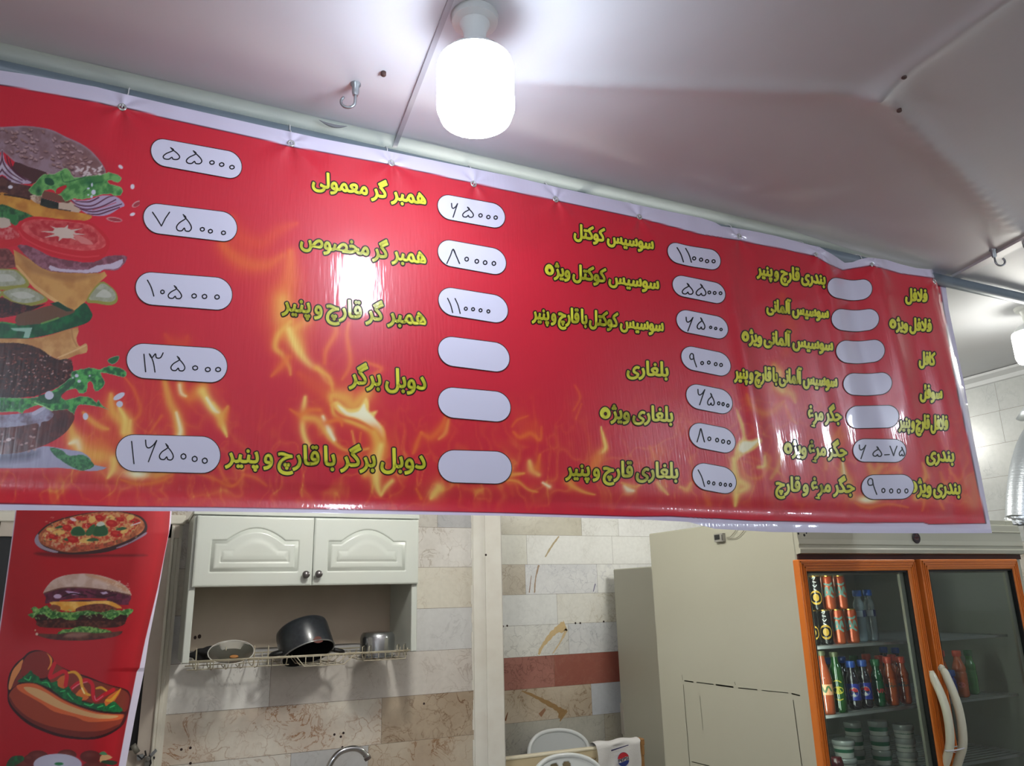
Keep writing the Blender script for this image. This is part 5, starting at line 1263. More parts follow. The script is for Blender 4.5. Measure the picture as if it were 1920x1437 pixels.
# ================================================================== DOOR OF THE SINK WALL
FR = mat('door_frame_paint', (196, 186, 174), .5, noise=(7, .6, (170, 156, 146))); FR2 = mat('door_frame_edge', (216, 212, 200), .5)
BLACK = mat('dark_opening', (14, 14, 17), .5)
zt = ZW(335, 980); xr0 = XW(345, 1000); xl0 = -.62
dr_ = empty('door_1', (-.25, YW-.03, 0)); tag(dr_, kind='structure')
mb = MB(); jw = .075
mb.box((xl0, YW-.035, 0), (xl0+.11, YW+.0, zt)).box((xr0-.105, YW-.035, 0), (xr0-.052, YW, zt)).box((xl0, YW-.035, zt-.07), (xr0-.02, YW, zt))
mk('door_frame', mb, FR, dr_)
mb = MB().box((xr0-.052, YW-.05, 0), (xr0-.040, YW, zt-.02), bev=.003).box((xr0-.040, YW-.03, 0), (xr0-.022, YW, zt), bev=.003).box((xr0-.022, YW-.022, 0), (xr0-.008, YW, zt+.01))
mb.box((xl0-.01, YW-.045, zt-.012), (xr0, YW, zt+.028), bev=.004)
mk('frame_moulding', mb, FR2, dr_)
xa = xl0+.11; xb_ = xr0-.105; zl = float(P1(268, 1404, YW)[2])
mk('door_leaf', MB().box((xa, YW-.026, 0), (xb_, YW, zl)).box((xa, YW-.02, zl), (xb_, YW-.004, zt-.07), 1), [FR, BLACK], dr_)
# latch and lock on the door
la = empty('door_latch', P1(268, 1415, YW-.05)); tag(la, 'worn metal latch and lock on the door at the lower left', 'latch')
c = lambda x, y, Y=YW-.055: P1(x, y, Y)
mk('bolt', MB().tube([c(249, 1397), c(258, 1412)], .011, 12), mat('latch_grey', (120, 118, 110), .45, .3), la, smooth=True)
mk('strap', MB().prism([c(280, 1416), c(292, 1405), c(295, 1409), c(284, 1420)], (0, .012, 0)).prism([c(256, 1418), c(268, 1415), c(272, 1421), c(258, 1428)], (0, .02, 0)), STEEL, la)
mk('lock_body', MB().box(tuple(c(270, 1437)+np.array([0, 0, -.02])), tuple(c(283, 1420)+np.array([0, .05, 0])), bev=.003).lathe([(.010, 0), (.010, .01), (.006, .014)], c(277, 1423), 14, axis=(0, -1, 0)), mat('lock_steel', (140, 138, 134), .3, .7), la)
mk('keeper', MB().tube([c(281, 1417), c(283, 1432), c(279, 1440)], .003, 6).tube([c(272, 1408), c(274, 1418)], .003, 6).tube([c(258, 1417), c(266, 1424), c(272, 1417)], .003, 6).prism([c(288, 1419), c(291, 1420), c(290, 1425), c(287, 1423)], (0, .006, 0)), BLACK, la)

# ================================================================== WALL CUPBOARD WITH DRAINING RACK
CW = mat('cupboard_white', (196, 202, 196), .32, noise=(4, .35, (200, 200, 188)), coat=.2)
CIN = mat('cupboard_back', (200, 188, 170), .6, noise=(3, .8, (176, 160, 142)))
YC = 3.40
X0 = float(P1(366, 1030, YC)[0])-.014; X1 = float(P1(782.5, 1030, YC)[0])+.002
ZT = float(P1(500, 962, YC)[2]); ZD = float(P1(480, 1098, YC)[2]); ZBm = float(P1(781, 1222, YC)[2]); XM = float(P1(586.5, 1030, YC)[0])
cup = empty('wall_cupboard', ((X0+X1)/2, YW-.005, ZBm)); tag(cup, 'white two-door wall cupboard with an open draining shelf above the sink', 'cupboard')
th = .026; YBk = YW-.004
mk('side_panel', MB().box((X0, YC+.002, ZBm), (X0+th, YBk, ZT-.012), bev=.003), CW, cup)
mk('side_panel', MB().box((X1-th, YC+.002, ZBm), (X1, YBk, ZT-.012), bev=.003), CW, cup)
mk('top_board', MB().box((X0-.004, YC-.012, ZT-.014), (X1+.004, YBk, ZT+.006), bev=.003), CW, cup)
mk('shelf_board', MB().box((X0+th, YC+.004, ZD+.004), (X1-th, YBk, ZD+.022)), CW, cup)
mk('back_board', MB().box((X0+th, YBk-.008, ZBm+.03), (X1-th, YBk, ZD+.004)), CIN, cup)
def cup_door(xa, xb, knob):
    d = empty('door', ((xa+xb)/2, YC, (ZD+ZT)/2)); d.parent = cup
    d.location = tuple(np.array(((xa+xb)/2, YC, (ZD+ZT)/2))-np.array(cup.location))
    za, zb = ZD-.004, ZT-.018; w = xb-xa; h = zb-za
    # face as a height field: outer frame, cathedral groove, raised field
    n, m = 130, 90; U = np.linspace(0, 1, n); Vv = np.linspace(0, 1, m); UU, VV = np.meshgrid(U, Vv, indexing='ij')
    x = UU*w; z = VV*h
    def inside(mx, mz0, ztop_side, ztop_mid):
        u = (x-w/2)/(w/2-mx)
        s = np.clip((np.abs(u)-.18)/.45, 0, 1); s = 1-(s*s*(3-2*s))
        arch = ztop_side+(ztop_mid-ztop_side)*np.where(np.abs(u) < .66, np.cos(np.clip(u/.66, -1, 1)*math.pi/2)**.9, 0)
        return np.minimum(np.minimum(w/2-mx-np.abs(x-w/2), z-mz0), arch-z)
    a1 = inside(.058, .055, h*.66, h*.84); a2 = inside(.098, .095, h*.52, h*.70)
    dep = np.zeros_like(x)
    sm = lambda t: t*t*(3-2*t)
    dep += .007*sm(np.clip(a1/.006, 0, 1)) - .005*sm(np.clip((a1-.010)/.012, 0, 1))
    dep += .0035*np.exp(-((a2-.004)/.004)**2)*np.clip((h*.52-z)/(h*.12), 0, 1) - .002*sm(np.clip(a2/.03, 0, 1))
    rim = np.minimum(np.minimum(x, w-x), np.minimum(z, h-z)); dep += .004*(1-sm(np.clip(rim/.005, 0, 1)))
    G = np.stack([xa+x, YC-.018+dep, za+z], -1)
    mb = MB().grid(G, flip=False)
    k = len(mb.v)
    mb.box((xa, YC-.0135, za), (xb, YC+.001, zb))
    o = mk('panel', mb, CW, d, smooth=True)
    kx, kz = knob
    mk('knob', MB().lathe([(.012, 0), (.007, .004), (.006, .012), (.013, .018), (.016, .024), (.013, .031), (.003, .034)], (kx, YC-.017, kz), 20, axis=(0, -1, 0)), mat('knob_pewter', (120, 116, 116), .3, .85), d, smooth=True)
g_ = .0015
k1 = P1(573, 1078, YC-.03); k2 = P1(597, 1077, YC-.03)
cup_door(X0+.012, XM-g_, (k1[0], k1[2])); cup_door(XM+g_, X1-.002, (k2[0], k2[2]))
# stains on the back board
mb = MB()
for (px, py, r) in ((366, 1196, .006), (374, 1194, .007), (742, 1180, .008), (743, 1186, .007)):
    p = P1(px, py, YBk-.009); mk('stain', MB().lathe([(r, 0), (r*.8, .0008)], p, 10, axis=(0, -1, 0), squash=(1, 1.3)), mat('stain_dark', (44, 24, 20), .7), cup)

# wire rack that hangs in the open bottom
WIRE = mat('rack_wire', (190, 184, 164), .4, noise=(14, .6, (140, 118, 84)))
rack = empty('draining_rack', ((X0+X1)/2, 3.56, ZBm)); tag(rack, 'cream coated wire draining rack across the bottom of the white cupboard', 'dish rack')
ZR = ZBm+.006; YF, YBr = YC+.015, YW-.02; xa, xb = X0+th, X1-th
w1 = .0028; w2 = .0020
mk('rail', MB().tube([(xa, YF, ZR), (xb, YF, ZR)], w1, 8).tube([(xa, YF+.03, ZR-.006), (xb, YF+.03, ZR-.006)], w2, 8).tube([(xa, YBr, ZR+.004), (xb, YBr, ZR+.004)], w1, 8).tube([(xa, YBr-.09, ZR-.03), (X0+.42, YBr-.09, ZR-.03)], w2, 8).tube([(xa, YF+.07, ZR-.036), (X0+.42, YF+.07, ZR-.036)], w2, 8), WIRE, rack, smooth=True)
mb = MB()
xs = np.linspace(xa+.035, X0+.40, 7)
for x in xs:     # plate loops
    P = [(x, YF, ZR-.004), (x, YF+.02, ZR-.03), (x, YF+.07, ZR-.038), (x, YF+.11, ZR-.036), (x, YF+.125, ZR+.03), (x, YF+.14, ZR+.034), (x, YF+.15, ZR-.034), (x, YBr-.03, ZR-.034), (x, YBr, ZR+.004)]
    mb.tube(spline(P, 5), w2, 6)
mk('plate_loop', mb, WIRE, rack, smooth=True)
mb = MB()           # middle tray, dropped below the rail
ta, tb = X0+.435, X0+.685
for y in (YF, YF+.10, YF+.2, YBr-.02):
    mb.tube([(ta, y, ZR), (ta+.035, y, ZR-.042), (tb-.05, y, ZR-.042), (tb, y, ZR)], w2, 6)
for x in np.linspace(ta+.04, tb-.055, 6): mb.tube([(x, YF, ZR), (x, YF, ZR-.042), (x, YBr-.02, ZR-.042), (x, YBr-.02, ZR)], w2*.8, 6)
mk('tray_wire', mb, WIRE, rack, smooth=True)
mb = MB()           # glass holder on the right
ga, gb = X0+.71, xb-.02
for y in (YF+.004, YF+.11, YBr-.04): mb.tube([(ga, y, ZR), (ga+.01, y, ZR-.034), (gb, y, ZR-.034), (gb+.01, y, ZR+.01)], w2, 6)
for x in np.linspace(ga+.015, gb, 7): mb.tube([(x, YF+.004, ZR+.002), (x, YF+.006, ZR-.034), (x, YBr-.04, ZR-.034), (x, YBr-.04, ZR)], w2*.8, 6)
for x in (ga+.002, ga+.03, gb-.04, gb-.01): mb.tube([(x, YF-.002, ZR-.02), (x, YF-.002, ZR+.022), (x+.008, YF, ZR+.028), (x+.014, YF, ZR-.02)], w2*.8, 6)
mk('glass_holder', mb, WIRE, rack, smooth=True)

# black pot, tipped mouth down
ax = np.array([-.20, .47, .86]); ax /= np.linalg.norm(ax)
pc = P1(578, 1226, 3.53)
PANB = mat('pot_enamel_black', (34, 37, 42), .28, noise=(70, .4, (60, 66, 72)), coat=.3); PANI = mat('pot_inside', (12, 12, 13), .5); RIMM = mat('pot_rim', (150, 152, 152), .3, .8)
pot = empty('black_pot', pc); tag(pot, 'black enamel cooking pot tipped mouth down in the middle of the draining rack', 'pot')
mk('body', MB().lathe([(.112, 0), (.1135, .004), (.112, .10), (.108, .118), (.098, .126), (.05, .129), (.001, .13)], pc, 40, axis=ax, capb=False), PANB, pot, auto=40)
mk('lining', MB().lathe([(.1085, .001), (.107, .10), (.1, .118), (.001, .12)], pc, 40, axis=ax, capb=False), PANI, pot, smooth=True)
e3 = ax; e1 = np.cross(e3, [0, 0, 1.]); e1 /= np.linalg.norm(e1); e2 = np.cross(e3, e1)
mk('rim', MB().tube([pc+.1125*(math.cos(a)*e1+math.sin(a)*e2) for a in np.linspace(0, 2*math.pi, 49)[:-1]], .0032, 6, closed=True), RIMM, pot, smooth=True)
for s in (-1, 1):
    hp = [pc+s*(.108)*np.array([1, 0, 0])+e3*.012+q for q in (np.array([0, -.03, 0]), np.array([s*.03, -.026, -.006]), np.array([s*.045, 0, -.012]), np.array([s*.03, .026, -.006]), np.array([0, .03, 0]))]
    mk('handle', MB().tube(spline(hp, 5), .009, 8), mat('pot_handle', (16, 16, 18), .5), pot, smooth=True)
q = P1(600, 1199, 3.43)
# rust mark on the pot's side
def onpot(px, py):
    d = rays(np.array([px]), np.array([py]))[0]; o = CAM-pc; dd = d-ax*(d@ax); oo = o-ax*(o@ax)
    A = dd@dd; B_ = 2*dd@oo; C_ = oo@oo-.1142**2; disc = max(B_*B_-4*A*C_, 0); t = (-B_-math.sqrt(disc))/(2*A); return CAM+d*t
mb = MB()
c0_ = onpot(596, 1200); mb.add([c0_]+[onpot(596+9*math.cos(a)*(1+.2*math.sin(3*a)), 1200+6.5*math.sin(a)) for a in np.linspace(0, 2*math.pi, 15)[:-1]], [(0, i+1, (i+1) % 14+1) for i in range(14)])
mk('rust_mark', mb, mat('rust', (86, 40, 30), .6), pot)
# small aluminium pot, upside down
apc = P1(707, 1237, 3.53); apc[2] = ZR-.028
al_ = empty('aluminium_pot', apc); tag(al_, 'small dented aluminium pot turned upside down at the right of the draining rack', 'pot')
mk('body', MB().lathe([(.083, 0), (.083, .004), (.077, .008), (.0765, .08), (.073, .094), (.064, .104), (.03, .107), (.001, .1075)], apc, 40, capb=False), mat('aluminium', (176, 178, 180), .2, .95), al_, auto=40)
mk('lining', MB().lathe([(.079, .002), (.074, .01), (.0735, .08), (.001, .1)], apc, 32, capb=False), mat('aluminium_dull', (120, 120, 122), .5, .6), al_, smooth=True)
# clear plate leaning in the loops
plc = P1(433, 1230, 3.50); nrm = np.array([-.06, -.46, .87]); nrm /= np.linalg.norm(nrm)
CLEARP = mat_clear('frosted_plastic', (196, 194, 186), .42, .25)
pt = empty('clear_plate', plc); tag(pt, 'frosted clear plastic plate leaning in the left of the draining rack', 'plate')
mk('dish', MB().lathe([(.001, 0), (.05, .0), (.055, .002), (.082, .014), (.088, .016), (.0885, .018)], plc, 40, axis=nrm, capb=False, capt=False), CLEARP, pt, smooth=True)
e1 = np.cross(nrm, [0, 0, 1.]); e1 /= np.linalg.norm(e1); e2 = np.cross(nrm, e1)
mk('rim', MB().tube([plc+nrm*.017+.0885*(math.cos(a)*e1+math.sin(a)*e2) for a in np.linspace(0, 2*math.pi, 49)[:-1]], .002, 6, closed=True), mat('plate_rim', (206, 204, 198), .3), pt, smooth=True)
mk('food_stain', MB().lathe([(.018, 0), (.012, .0012), (.001, .0015)], plc+e1*-.012+e2*.01+nrm*.002, 14, axis=nrm, squash=(1, .7)), mat('stain_orange', (176, 122, 70), .5), pt, smooth=True)
# black rag behind the plate
rc = P1(386, 1226, 3.62); mb = MB(); rs = random.Random(2)
n, m = 26, 14; G = []
for i in range(n):
    a = 2*math.pi*i/n; row = []
    for j in range(m):
        b = -math.pi/2+math.pi*j/(m-1); rr = 1+.25*math.sin(3*a+2*b)+.15*math.sin(7*a-3*b)
        row.append((rc[0]+.075*rr*math.cos(a)*math.cos(b)+.02, rc[1]+.03*rr*math.sin(a)*math.cos(b), rc[2]+.022*rr*math.sin(b)))
    G.append(row)
tag(mk('rag', mb.grid(np.array(G), wrapu=True), mat('rag_black', (22, 22, 24), .9), smooth=True), 'crumpled black rag behind the clear plate', 'rag')

# tap of the sink
CHROME = mat('chrome', (190, 190, 192), .08, 1.0)
YT = 3.56
P = spline([P1(x, y, YT) for x, y in ((600, 1520), (606, 1480), (613, 1448), (622, 1428), (635, 1413), (650, 1406), (665, 1404), (677, 1408), (686, 1417), (689, 1422))], 6)
tap = empty('sink_tap', P[0]); tag(tap, 'chrome gooseneck tap over the sink at the bottom edge', 'tap')
mk('spout', MB().tube(P, [.0125]*(len(P)-8)+[.0128, .0134, .0140, .0144, .0144, .0142, .014, .014], 16), CHROME, tap, smooth=True)
e = P[-1]; t = P[-1]-P[-3]; t /= np.linalg.norm(t)
mk('aerator', MB().lathe([(.0148, -.006), (.0152, 0), (.0148, .006), (.011, .0065)], e, 18, axis=t), mat('aerator_dark', (120, 110, 108), .3, .8), tap, auto=40)
bp_ = P[0]; mk('tap_body', MB().tube([bp_, bp_+np.array([0, .0, -.05]), np.array([bp_[0], YW-.012, bp_[2]-.05])], .016, 14).lathe([(.03, 0), (.03, .01)], (bp_[0], YW-.012, bp_[2]-.05), 20, axis=(0, 1, 0)), CHROME, tap, smooth=True)
# drill holes in the tiles of the sink wall
HOLE = mat('hole_dark', (40, 18, 20), .8)
for k, (px, py) in enumerate(((627, 1378), (644, 1375), (639, 1382), (340, 1406), (357, 1403), (357, 1432), (642, 1402), (795, 1320))):
    p = P1(px, py, YW-.0015)
    o = mk('drill_hole', MB().lathe([(.0055, 0), (.0045, .0006)], p, 10, axis=(0, -1, 0)), HOLE)
    tag(o, ['dark drill hole in the veined tiles above the tap, left of a group of three', 'dark drill hole above the tap, top right of a group of three', 'dark drill hole above the tap, lowest of a group of three', 'dark drill hole at the far left of the sink tiles', 'dark drill hole just right of the leftmost hole in the sink tiles', 'dark drill hole at the bottom left of the sink tiles', 'dark drill hole touching the top of the tap', 'lone dark drill hole in the brown tile near the corner post'][k], 'hole', 'drill holes in the sink wall')
for k, (px, py) in enumerate(((943, 1175), (951, 1174), (1079, 1169), (1088, 1169), (1132, 1166))):
    p = P1(px, py, YR-.0015)
    o = mk('drill_hole', MB().lathe([(.007, 0), (.006, .0006)], p, 10, axis=(0, -1, 0)), HOLE)
    tag(o, ['dark drill hole in the recess tiles beside the corner post', 'dark drill hole second from the corner post in the recess tiles', 'dark drill hole over the orange veined tile, left of a pair', 'dark drill hole over the orange veined tile, right of a pair', 'dark drill hole in the recess tiles next to the grey cabinet'][k], 'hole', 'drill holes in the recess wall')
p = P1(911, 1041, YW-.018)
tag(mk('drill_hole', MB().lathe([(.006, 0), (.005, .0006)], p, 10, axis=(0, -1, 0)), HOLE), 'dark drill hole in the white corner post', 'hole')
# ================================================================== DRINKS FRIDGE
YFd = 2.0; ZO = 1.6
FXL = float(P1(1492, 1041, YFd)[0]); FXR = float(P1(1911, 1040, YFd)[0])
FZT = float(P1(1216.3, 1001.5, 1)[2]-1.6)*2.83+1.6; FYB = FXL/float((lambda d: d[0]/d[1])(rays(np.array([1216.3]), np.array([1001.5]))[0]))
FZT = 1.6+float((lambda d: d[2]/d[1])(rays(np.array([1216.3]), np.array([1001.5]))[0]))*FYB
FZH = float(P1(1700, 1040.5, YFd)[2]); FHT = float(P1(1868, 985, YFd)[2])
FCR = mat('fridge_enamel', (182, 181, 163), .38, noise=(1.6, .3, (170, 167, 148)), coat=.15)
FOR = mat('door_orange', (214, 118, 42), .34, noise=(2, .35, (200, 104, 36)), coat=.2)
SEAL = mat('door_seal', (20, 18, 18), .6); FIN = mat('fridge_liner', (172, 176, 166), .35); MARO = mat('gap_maroon', (66, 22, 14), .5)
fr = empty('drinks_fridge', ((FXL+FXR)/2, (YFd+FYB)/2, 0)); tag(fr, 'tall cream two-door drinks fridge with orange door frames and long white handles', 'fridge')
t_ = .05
mb = MB()
mb.box((FXL, YFd, .08), (FXL+t_, FYB, FZT), bev=.004).box((FXR-t_, YFd, .08), (FXR, FYB, FZT), bev=.004)
mb.box((FXL+t_, FYB-t_, .08), (FXR-t_, FYB, FZT)).box((FXL+t_, YFd, FZH+.01), (FXR-t_, FYB-t_, FZT-.002)).box((FXL+t_, YFd, .08), (FXR-t_, FYB-t_, .22))
mk('cabinet_body', mb, FCR, fr)
hd = MB(); pr_ = [(YFd-.004, FZH), (YFd-.024, FZH+.003), (YFd-.026, FZH+.016), (YFd-.020, FZH+.022), (YFd-.020, FZH+.03), (YFd-.023, FZH+.034), (YFd-.020, FZH+.05), (YFd-.018, FHT-.034), (YFd-.021, FHT-.03), (YFd-.018, FHT-.026), (YFd-.016, FHT-.004), (YFd-.012, FHT), (YFd+.0, FHT)]
hd.prism([(FXL-.002, y, z) for y, z in pr_], (FXR-FXL+.004, 0, 0))
mk('header', hd, FCR, fr)
for a in (FXL+.05, FXR-.11):
    for b in (YFd+.05, FYB-.11): mk('foot', MB().box((a, b, 0), (a+.06, b+.06, .082)), SEAL, fr)
yi0, yi1 = YFd+.04, FYB-t_-.002
mk('liner', MB().box((FXL+t_, yi1-.004, .22), (FXR-t_, yi1, FZH+.01)).box((FXL+t_, YFd+.01, .22), (FXL+t_+.004, yi1, FZH+.01)).box((FXR-t_-.004, YFd+.01, .22), (FXR-t_, yi1, FZH+.01)).box((FXL+t_, YFd+.01, FZH+.004), (FXR-t_, yi1, FZH+.0098)), FIN, fr)
XMD = (float(P1(1716, 1051, YFd)[0])+float(P1(1725, 1049, YFd)[0]))/2
mk('mullion', MB().box((XMD-.035, YFd+.0, .22), (XMD+.035, YFd+.035, FZH)), MARO, fr)
mk('reveal', MB().box((FXL+.004, YFd-.006, FZH-.018), (FXR-.004, YFd+.004, FZH+.001)), MARO, fr)
# small marks of the body: round badge, dark screw holes, pencilled repair lines, thermostat box
bd = P1(1718, 1009, YFd-.022); mb = MB().lathe([(.0, 0), (.0205, .0), (.0205, .0014), (.019, .002)], bd, 32, axis=(0, -1, 0))
mk('badge', mb, mat('badge_black', (38, 26, 30), .4), fr)
mb = MB(); bb = bd+np.array([0, -.0024, 0])
def squig(mb, pts, w, o): 
    q = spline(pts, 5); v, f = ribbons(q, [(i, i+1) for i in range(len(q)-1)], w, 6); mb.add([o+np.array([a, 0, b]) for a, b in v], f)
squig(mb, [(-.013, -.001), (-.010, .003), (-.008, -.001), (-.005, .002), (-.002, .001)], .0010, bb); squig(mb, [(-.004, .004), (0, -.001), (.003, .003), (.006, -.002), (.009, .001), (.012, .004)], .0011, bb)
squig(mb, [(-.010, -.004), (-.002, -.006), (.008, -.005)], .0005, bb); squig(mb, [(-.004, .009), (.0, .012), (.004, .009)], .0008, bb)
mk('badge_script', mb, mat('badge_pink', (206, 120, 116), .5), fr)
mb = MB()
for px, py, r in ((1497, 1001, .004), (1508, 1004, .005), (1512, 1000, .003)): mb.lathe([(r, 0), (r*.8, .0008)], P1(px, py, YFd-.019), 10, axis=(0, -1, 0))
mk('screw_hole', mb, SEAL, fr)
def onside(px, py): return atX(np.array([px]), np.array([py]), FXL-.0006)[0]
mb = MB()
def mark(px0, py0, px1, py1, w):
    a, b = onside(px0, py0), onside(px1, py1); t = (b-a)/np.linalg.norm(b-a); n = np.array([0, -t[2], t[1]])*w; mb.add([a+n, a-n, b-n, b+n], [(0, 1, 2, 3), (3, 2, 1, 0)])
for q in ((1283, 1277, 1300, 1279.5, .002), (1306, 1280, 1338, 1284, .0014), (1342, 1284.5, 1375, 1289, .0024), (1384, 1290.5, 1420, 1294, .0014), (1428, 1295, 1478, 1300, .001), (1484, 1301, 1500, 1305, .0018), (1281, 1284, 1293.5, 1437, .0012), (1487, 1313, 1503.5, 1437, .0014), (1312, 1305, 1318, 1370, .0007), (1297, 1429, 1330, 1437, .0014), (1278.5, 1266, 1280, 1276, .001), (1377, 1279, 1379, 1285, .0014)): mark(*q)
mk('pencil_mark', mb, mat('pencil_grey', (110, 104, 88), .7), fr)
tb = onside(1354, 1007)
def side_box(mb, p0, p1, d0, d1, mi=0):
    a, b = onside(*p0), onside(*p1); mb.box((FXL-d1, min(a[1], b[1]), min(a[2], b[2])), (FXL-d0, max(a[1], b[1]), max(a[2], b[2])), mi)
th_ = empty('thermometer', tb-np.array([0, 0, 0])); tag(th_, 'small grey digital thermometer with two wires stuck on the side of the fridge', 'thermometer')
mb = MB(); side_box(mb, (1343, 1002), (1361, 1015.5), .0, .014); mk('case', mb, mat('thermo_grey', (150, 148, 140), .4), th_)
mb = MB(); side_box(mb, (1344.5, 1004), (1355, 1012), .0142, .0150); mk('display', mb, mat('display_dark', (34, 36, 36), .2), th_)
mb = MB(); side_box(mb, (1358, 1003), (1360.5, 1014), .0142, .0155); mk('button', mb, mat('thermo_button', (86, 82, 80), .4), th_)
def sidept(px, py, off): return atX(np.array([px]), np.array([py]), FXL-off)[0]
mb = MB()
for q in ([(1362, 1008), (1368, 1007.5), (1373, 1003), (1378, 997)], [(1362, 1010), (1376, 1010), (1384, 1007), (1393, 998)], [(1378, 997), (1382, 990), (1384, 980)], [(1393, 998), (1398, 990), (1402, 978)]): mb.tube(spline([sidept(x, y, .006) for x, y in q], 5), .0011, 5)
mk('wire', mb, mat('wire_grey', (128, 122, 108), .5), th_, smooth=True)

PANE = mat_clear('fridge_glass', (120, 130, 126), .94, .02, 1.5, tint=(226, 234, 228))
ZDB = .26
def fdoor(pxl, pxr, py, gl, gr, gy, hinge):
    xa = float(P1(pxl, py, YFd-.03)[0]); xb = float(P1(pxr, py, YFd-.03)[0]); zt = float(P1((pxl+pxr)/2, py, YFd-.03)[2])
    ga = float(P1(gl, gy, YFd-.03)[0]); gb = float(P1(gr, gy, YFd-.03)[0]); gz_ = float(P1((gl+gr)/2, gy, YFd-.03)[2])
    d = empty('door', (0, 0, 0)); d.parent = fr; d.location = tuple(np.array(((xa+xb)/2, YFd-.015, zt/2))-np.array(fr.location))
    wl, wr, wt = ga-xa, xb-gb, zt-gz_
    mb = MB(); y0, y1 = YFd-.03, YFd-.001
    def bar(lo, hi): mb.box(lo, hi, 0, .003)
    bar((xa, y0, ZDB), (ga, y1, zt)); bar((gb, y0, ZDB), (xb, y1, zt)); bar((xa+.002, y0+.0002, gz_), (xb-.002, y1, zt)); bar((xa+.002, y0+.0002, ZDB), (xb-.002, y1, ZDB+wt))
    for k in range(3):   # ridges along the frame
        o = .006+.009*k
        mb.box((xa+o, y0-.003, zt-o-.004), (xb-o, y0+.001, zt-o)).box((xa+o, y0-.003, ZDB+o), (xa+o+.003, y0+.001, zt-o)).box((xb-o-.003, y0-.003, ZDB+o), (xb-o, y0+.001, zt-o))
    mk('door_frame', mb, FOR, d)
    mb = MB().box((ga-.001, y0+.004, ZDB+wt), (ga+.006, y1, gz_)).box((gb-.006, y0+.004, ZDB+wt), (gb+.001, y1, gz_)).box((ga, y0+.004, gz_-.006), (gb, y1, gz_+.001))
    mk('gasket', mb, SEAL, d)
    mk('spacer', MB().box((ga+.006, YFd-.010, ZDB+wt), (ga+.012, YFd-.002, gz_-.006)).box((gb-.028, YFd-.012, ZDB+wt), (gb-.007, YFd-.002, gz_-.006)).box((ga+.006, YFd-.010, gz_-.012), (gb-.006, YFd-.002, gz_-.006)), mat('spacer_alu', (190, 188, 170), .35, .5), d)
    mk('glass', MB().add([(ga+.004, YFd-.017, ZDB+wt), (gb-.004, YFd-.017, ZDB+wt), (gb-.004, YFd-.017, gz_-.002), (ga+.004, YFd-.017, gz_-.002)], [(0, 1, 2, 3)]), PANE, d)
    return d, xa, xb
dl_, lxa, lxb = fdoor(1497, 1715.5, 1049.5, 1513, 1703.5, 1071, 0)
drr, rxa, rxb = fdoor(1725.5, 1907, 1048.8, 1741.5, 1899.5, 1068, 1)
HW = mat('handle_white', (216, 212, 188), .35, coat=.2)
def handle(d, xc, pts):
    """bowed handle: pixel path read on the vertical plane of the door edge x = xc"""
    P = [atX(np.array([px]), np.array([py]), xc)[0] for px, py in pts]
    P = spline(P, 5); mb = MB(); rr = np.interp(np.linspace(0, 1, len(P)), [0, .06, .2, .8, 1], [.010, .0135, .014, .014, .012])
    mb.tube(P, rr, 12); k = P[0]
    mb.tube([k, np.array([k[0], YFd-.03, k[2]+.004])], [.012, .013], 10).tube([P[-1], np.array([k[0], YFd-.03, P[-1][2]-.03])], .012, 10)
    mk('handle', mb, HW, d, smooth=True)
handle(dl_, lxb-.012, [(1744, 1260), (1752, 1276), (1764, 1302), (1774, 1332), (1780, 1366), (1781, 1396), (1776, 1420), (1766, 1452), (1758, 1500)])
handle(drr, rxa+.012, [(1768, 1255), (1776, 1272), (1787, 1298), (1797, 1328), (1804, 1366), (1805, 1398), (1798, 1424), (1788, 1456), (1780, 1500)])
a = atX(np.array([1780.0]), np.array([1406.0]), lxb-.012)[0]; b = atX(np.array([1804.0]), np.array([1402.0]), rxa+.012)[0]
L_ = []
for t in np.linspace(0, 2*math.pi, 25)[:-1]:
    c_ = (a+b)/2; L_.append(c_+np.array([(abs(b[0]-a[0])/2+.018)*math.cos(t), .017*math.sin(t)+(b[1]-a[1])/2*math.cos(t), .004*math.cos(t)]))
tag(mk('cable_tie', MB().tube(L_, .0024, 6, closed=True).tube([L_[14], L_[14]+np.array([.02, -.006, -.006])], .0016, 5), TIE, smooth=True), 'white tie looped round both fridge handles', 'tie')

# wire shelves
GW = mat('shelf_wire', (196, 200, 200), .3, .5)
def zat(px, py, y): return float(P1(px, py, y)[2])
ysf = YFd+.075
ZS = [zat(1610, 1207.5, ysf), zat(1630, 1333, ysf), zat(1640, 1460, ysf)]
def shelf(xa, xb, z, label):
    s = MB().box((xa, ysf, z-.010), (xb, ysf+.006, z-.001)).box((xa, yi1-.03, z-.010), (xb, yi1-.024, z-.001))
    for k in range(24): y = ysf+.006+(yi1-.03-ysf)*k/23; s.tube([(xa, y, z-.0035), (xb, y, z-.0035)], .0025, 5)
    s.box((xa, ysf, z-.01), (xa+.006, yi1-.02, z-.002)).box((xb-.006, ysf, z-.01), (xb, yi1-.02, z-.002))
    return mk('wire_shelf', s, GW, fr)
SXL, SXR = FXL+t_+.004, FXR-t_-.004
shelf(SXL, SXR, ZS[0], 'wire fridge shelf under the cans behind the left door'); shelf(SXL, SXR, ZS[1], 'wire fridge shelf under the soda bottles behind the left door'); shelf(SXL, SXR, ZS[2], 'lowest wire fridge shelf behind the left door, under the white tubs')
ZRs = zat(1800, 1313, ysf); ZRu = zat(1850, 1226, YFd+.5)
ZRs = ZS[1]
# unseen fill strips added to brighten the goods: one top rear, one upright left
SL = mat_glow('fill_glow', (235, 245, 240), 38.0)
mk('fill_strip', MB().box((SXL+.03, yi1-.03, FZH-.022), (SXL+.34, yi1-.012, FZH-.008)), mat_glow('fill_glow_rear', (240, 250, 238), 16.0), fr)
mk('fill_strip', MB().box((SXL+.004, YFd+.03, 1.15), (SXL+.018, YFd+.042, FZH-.03)), SL, fr)

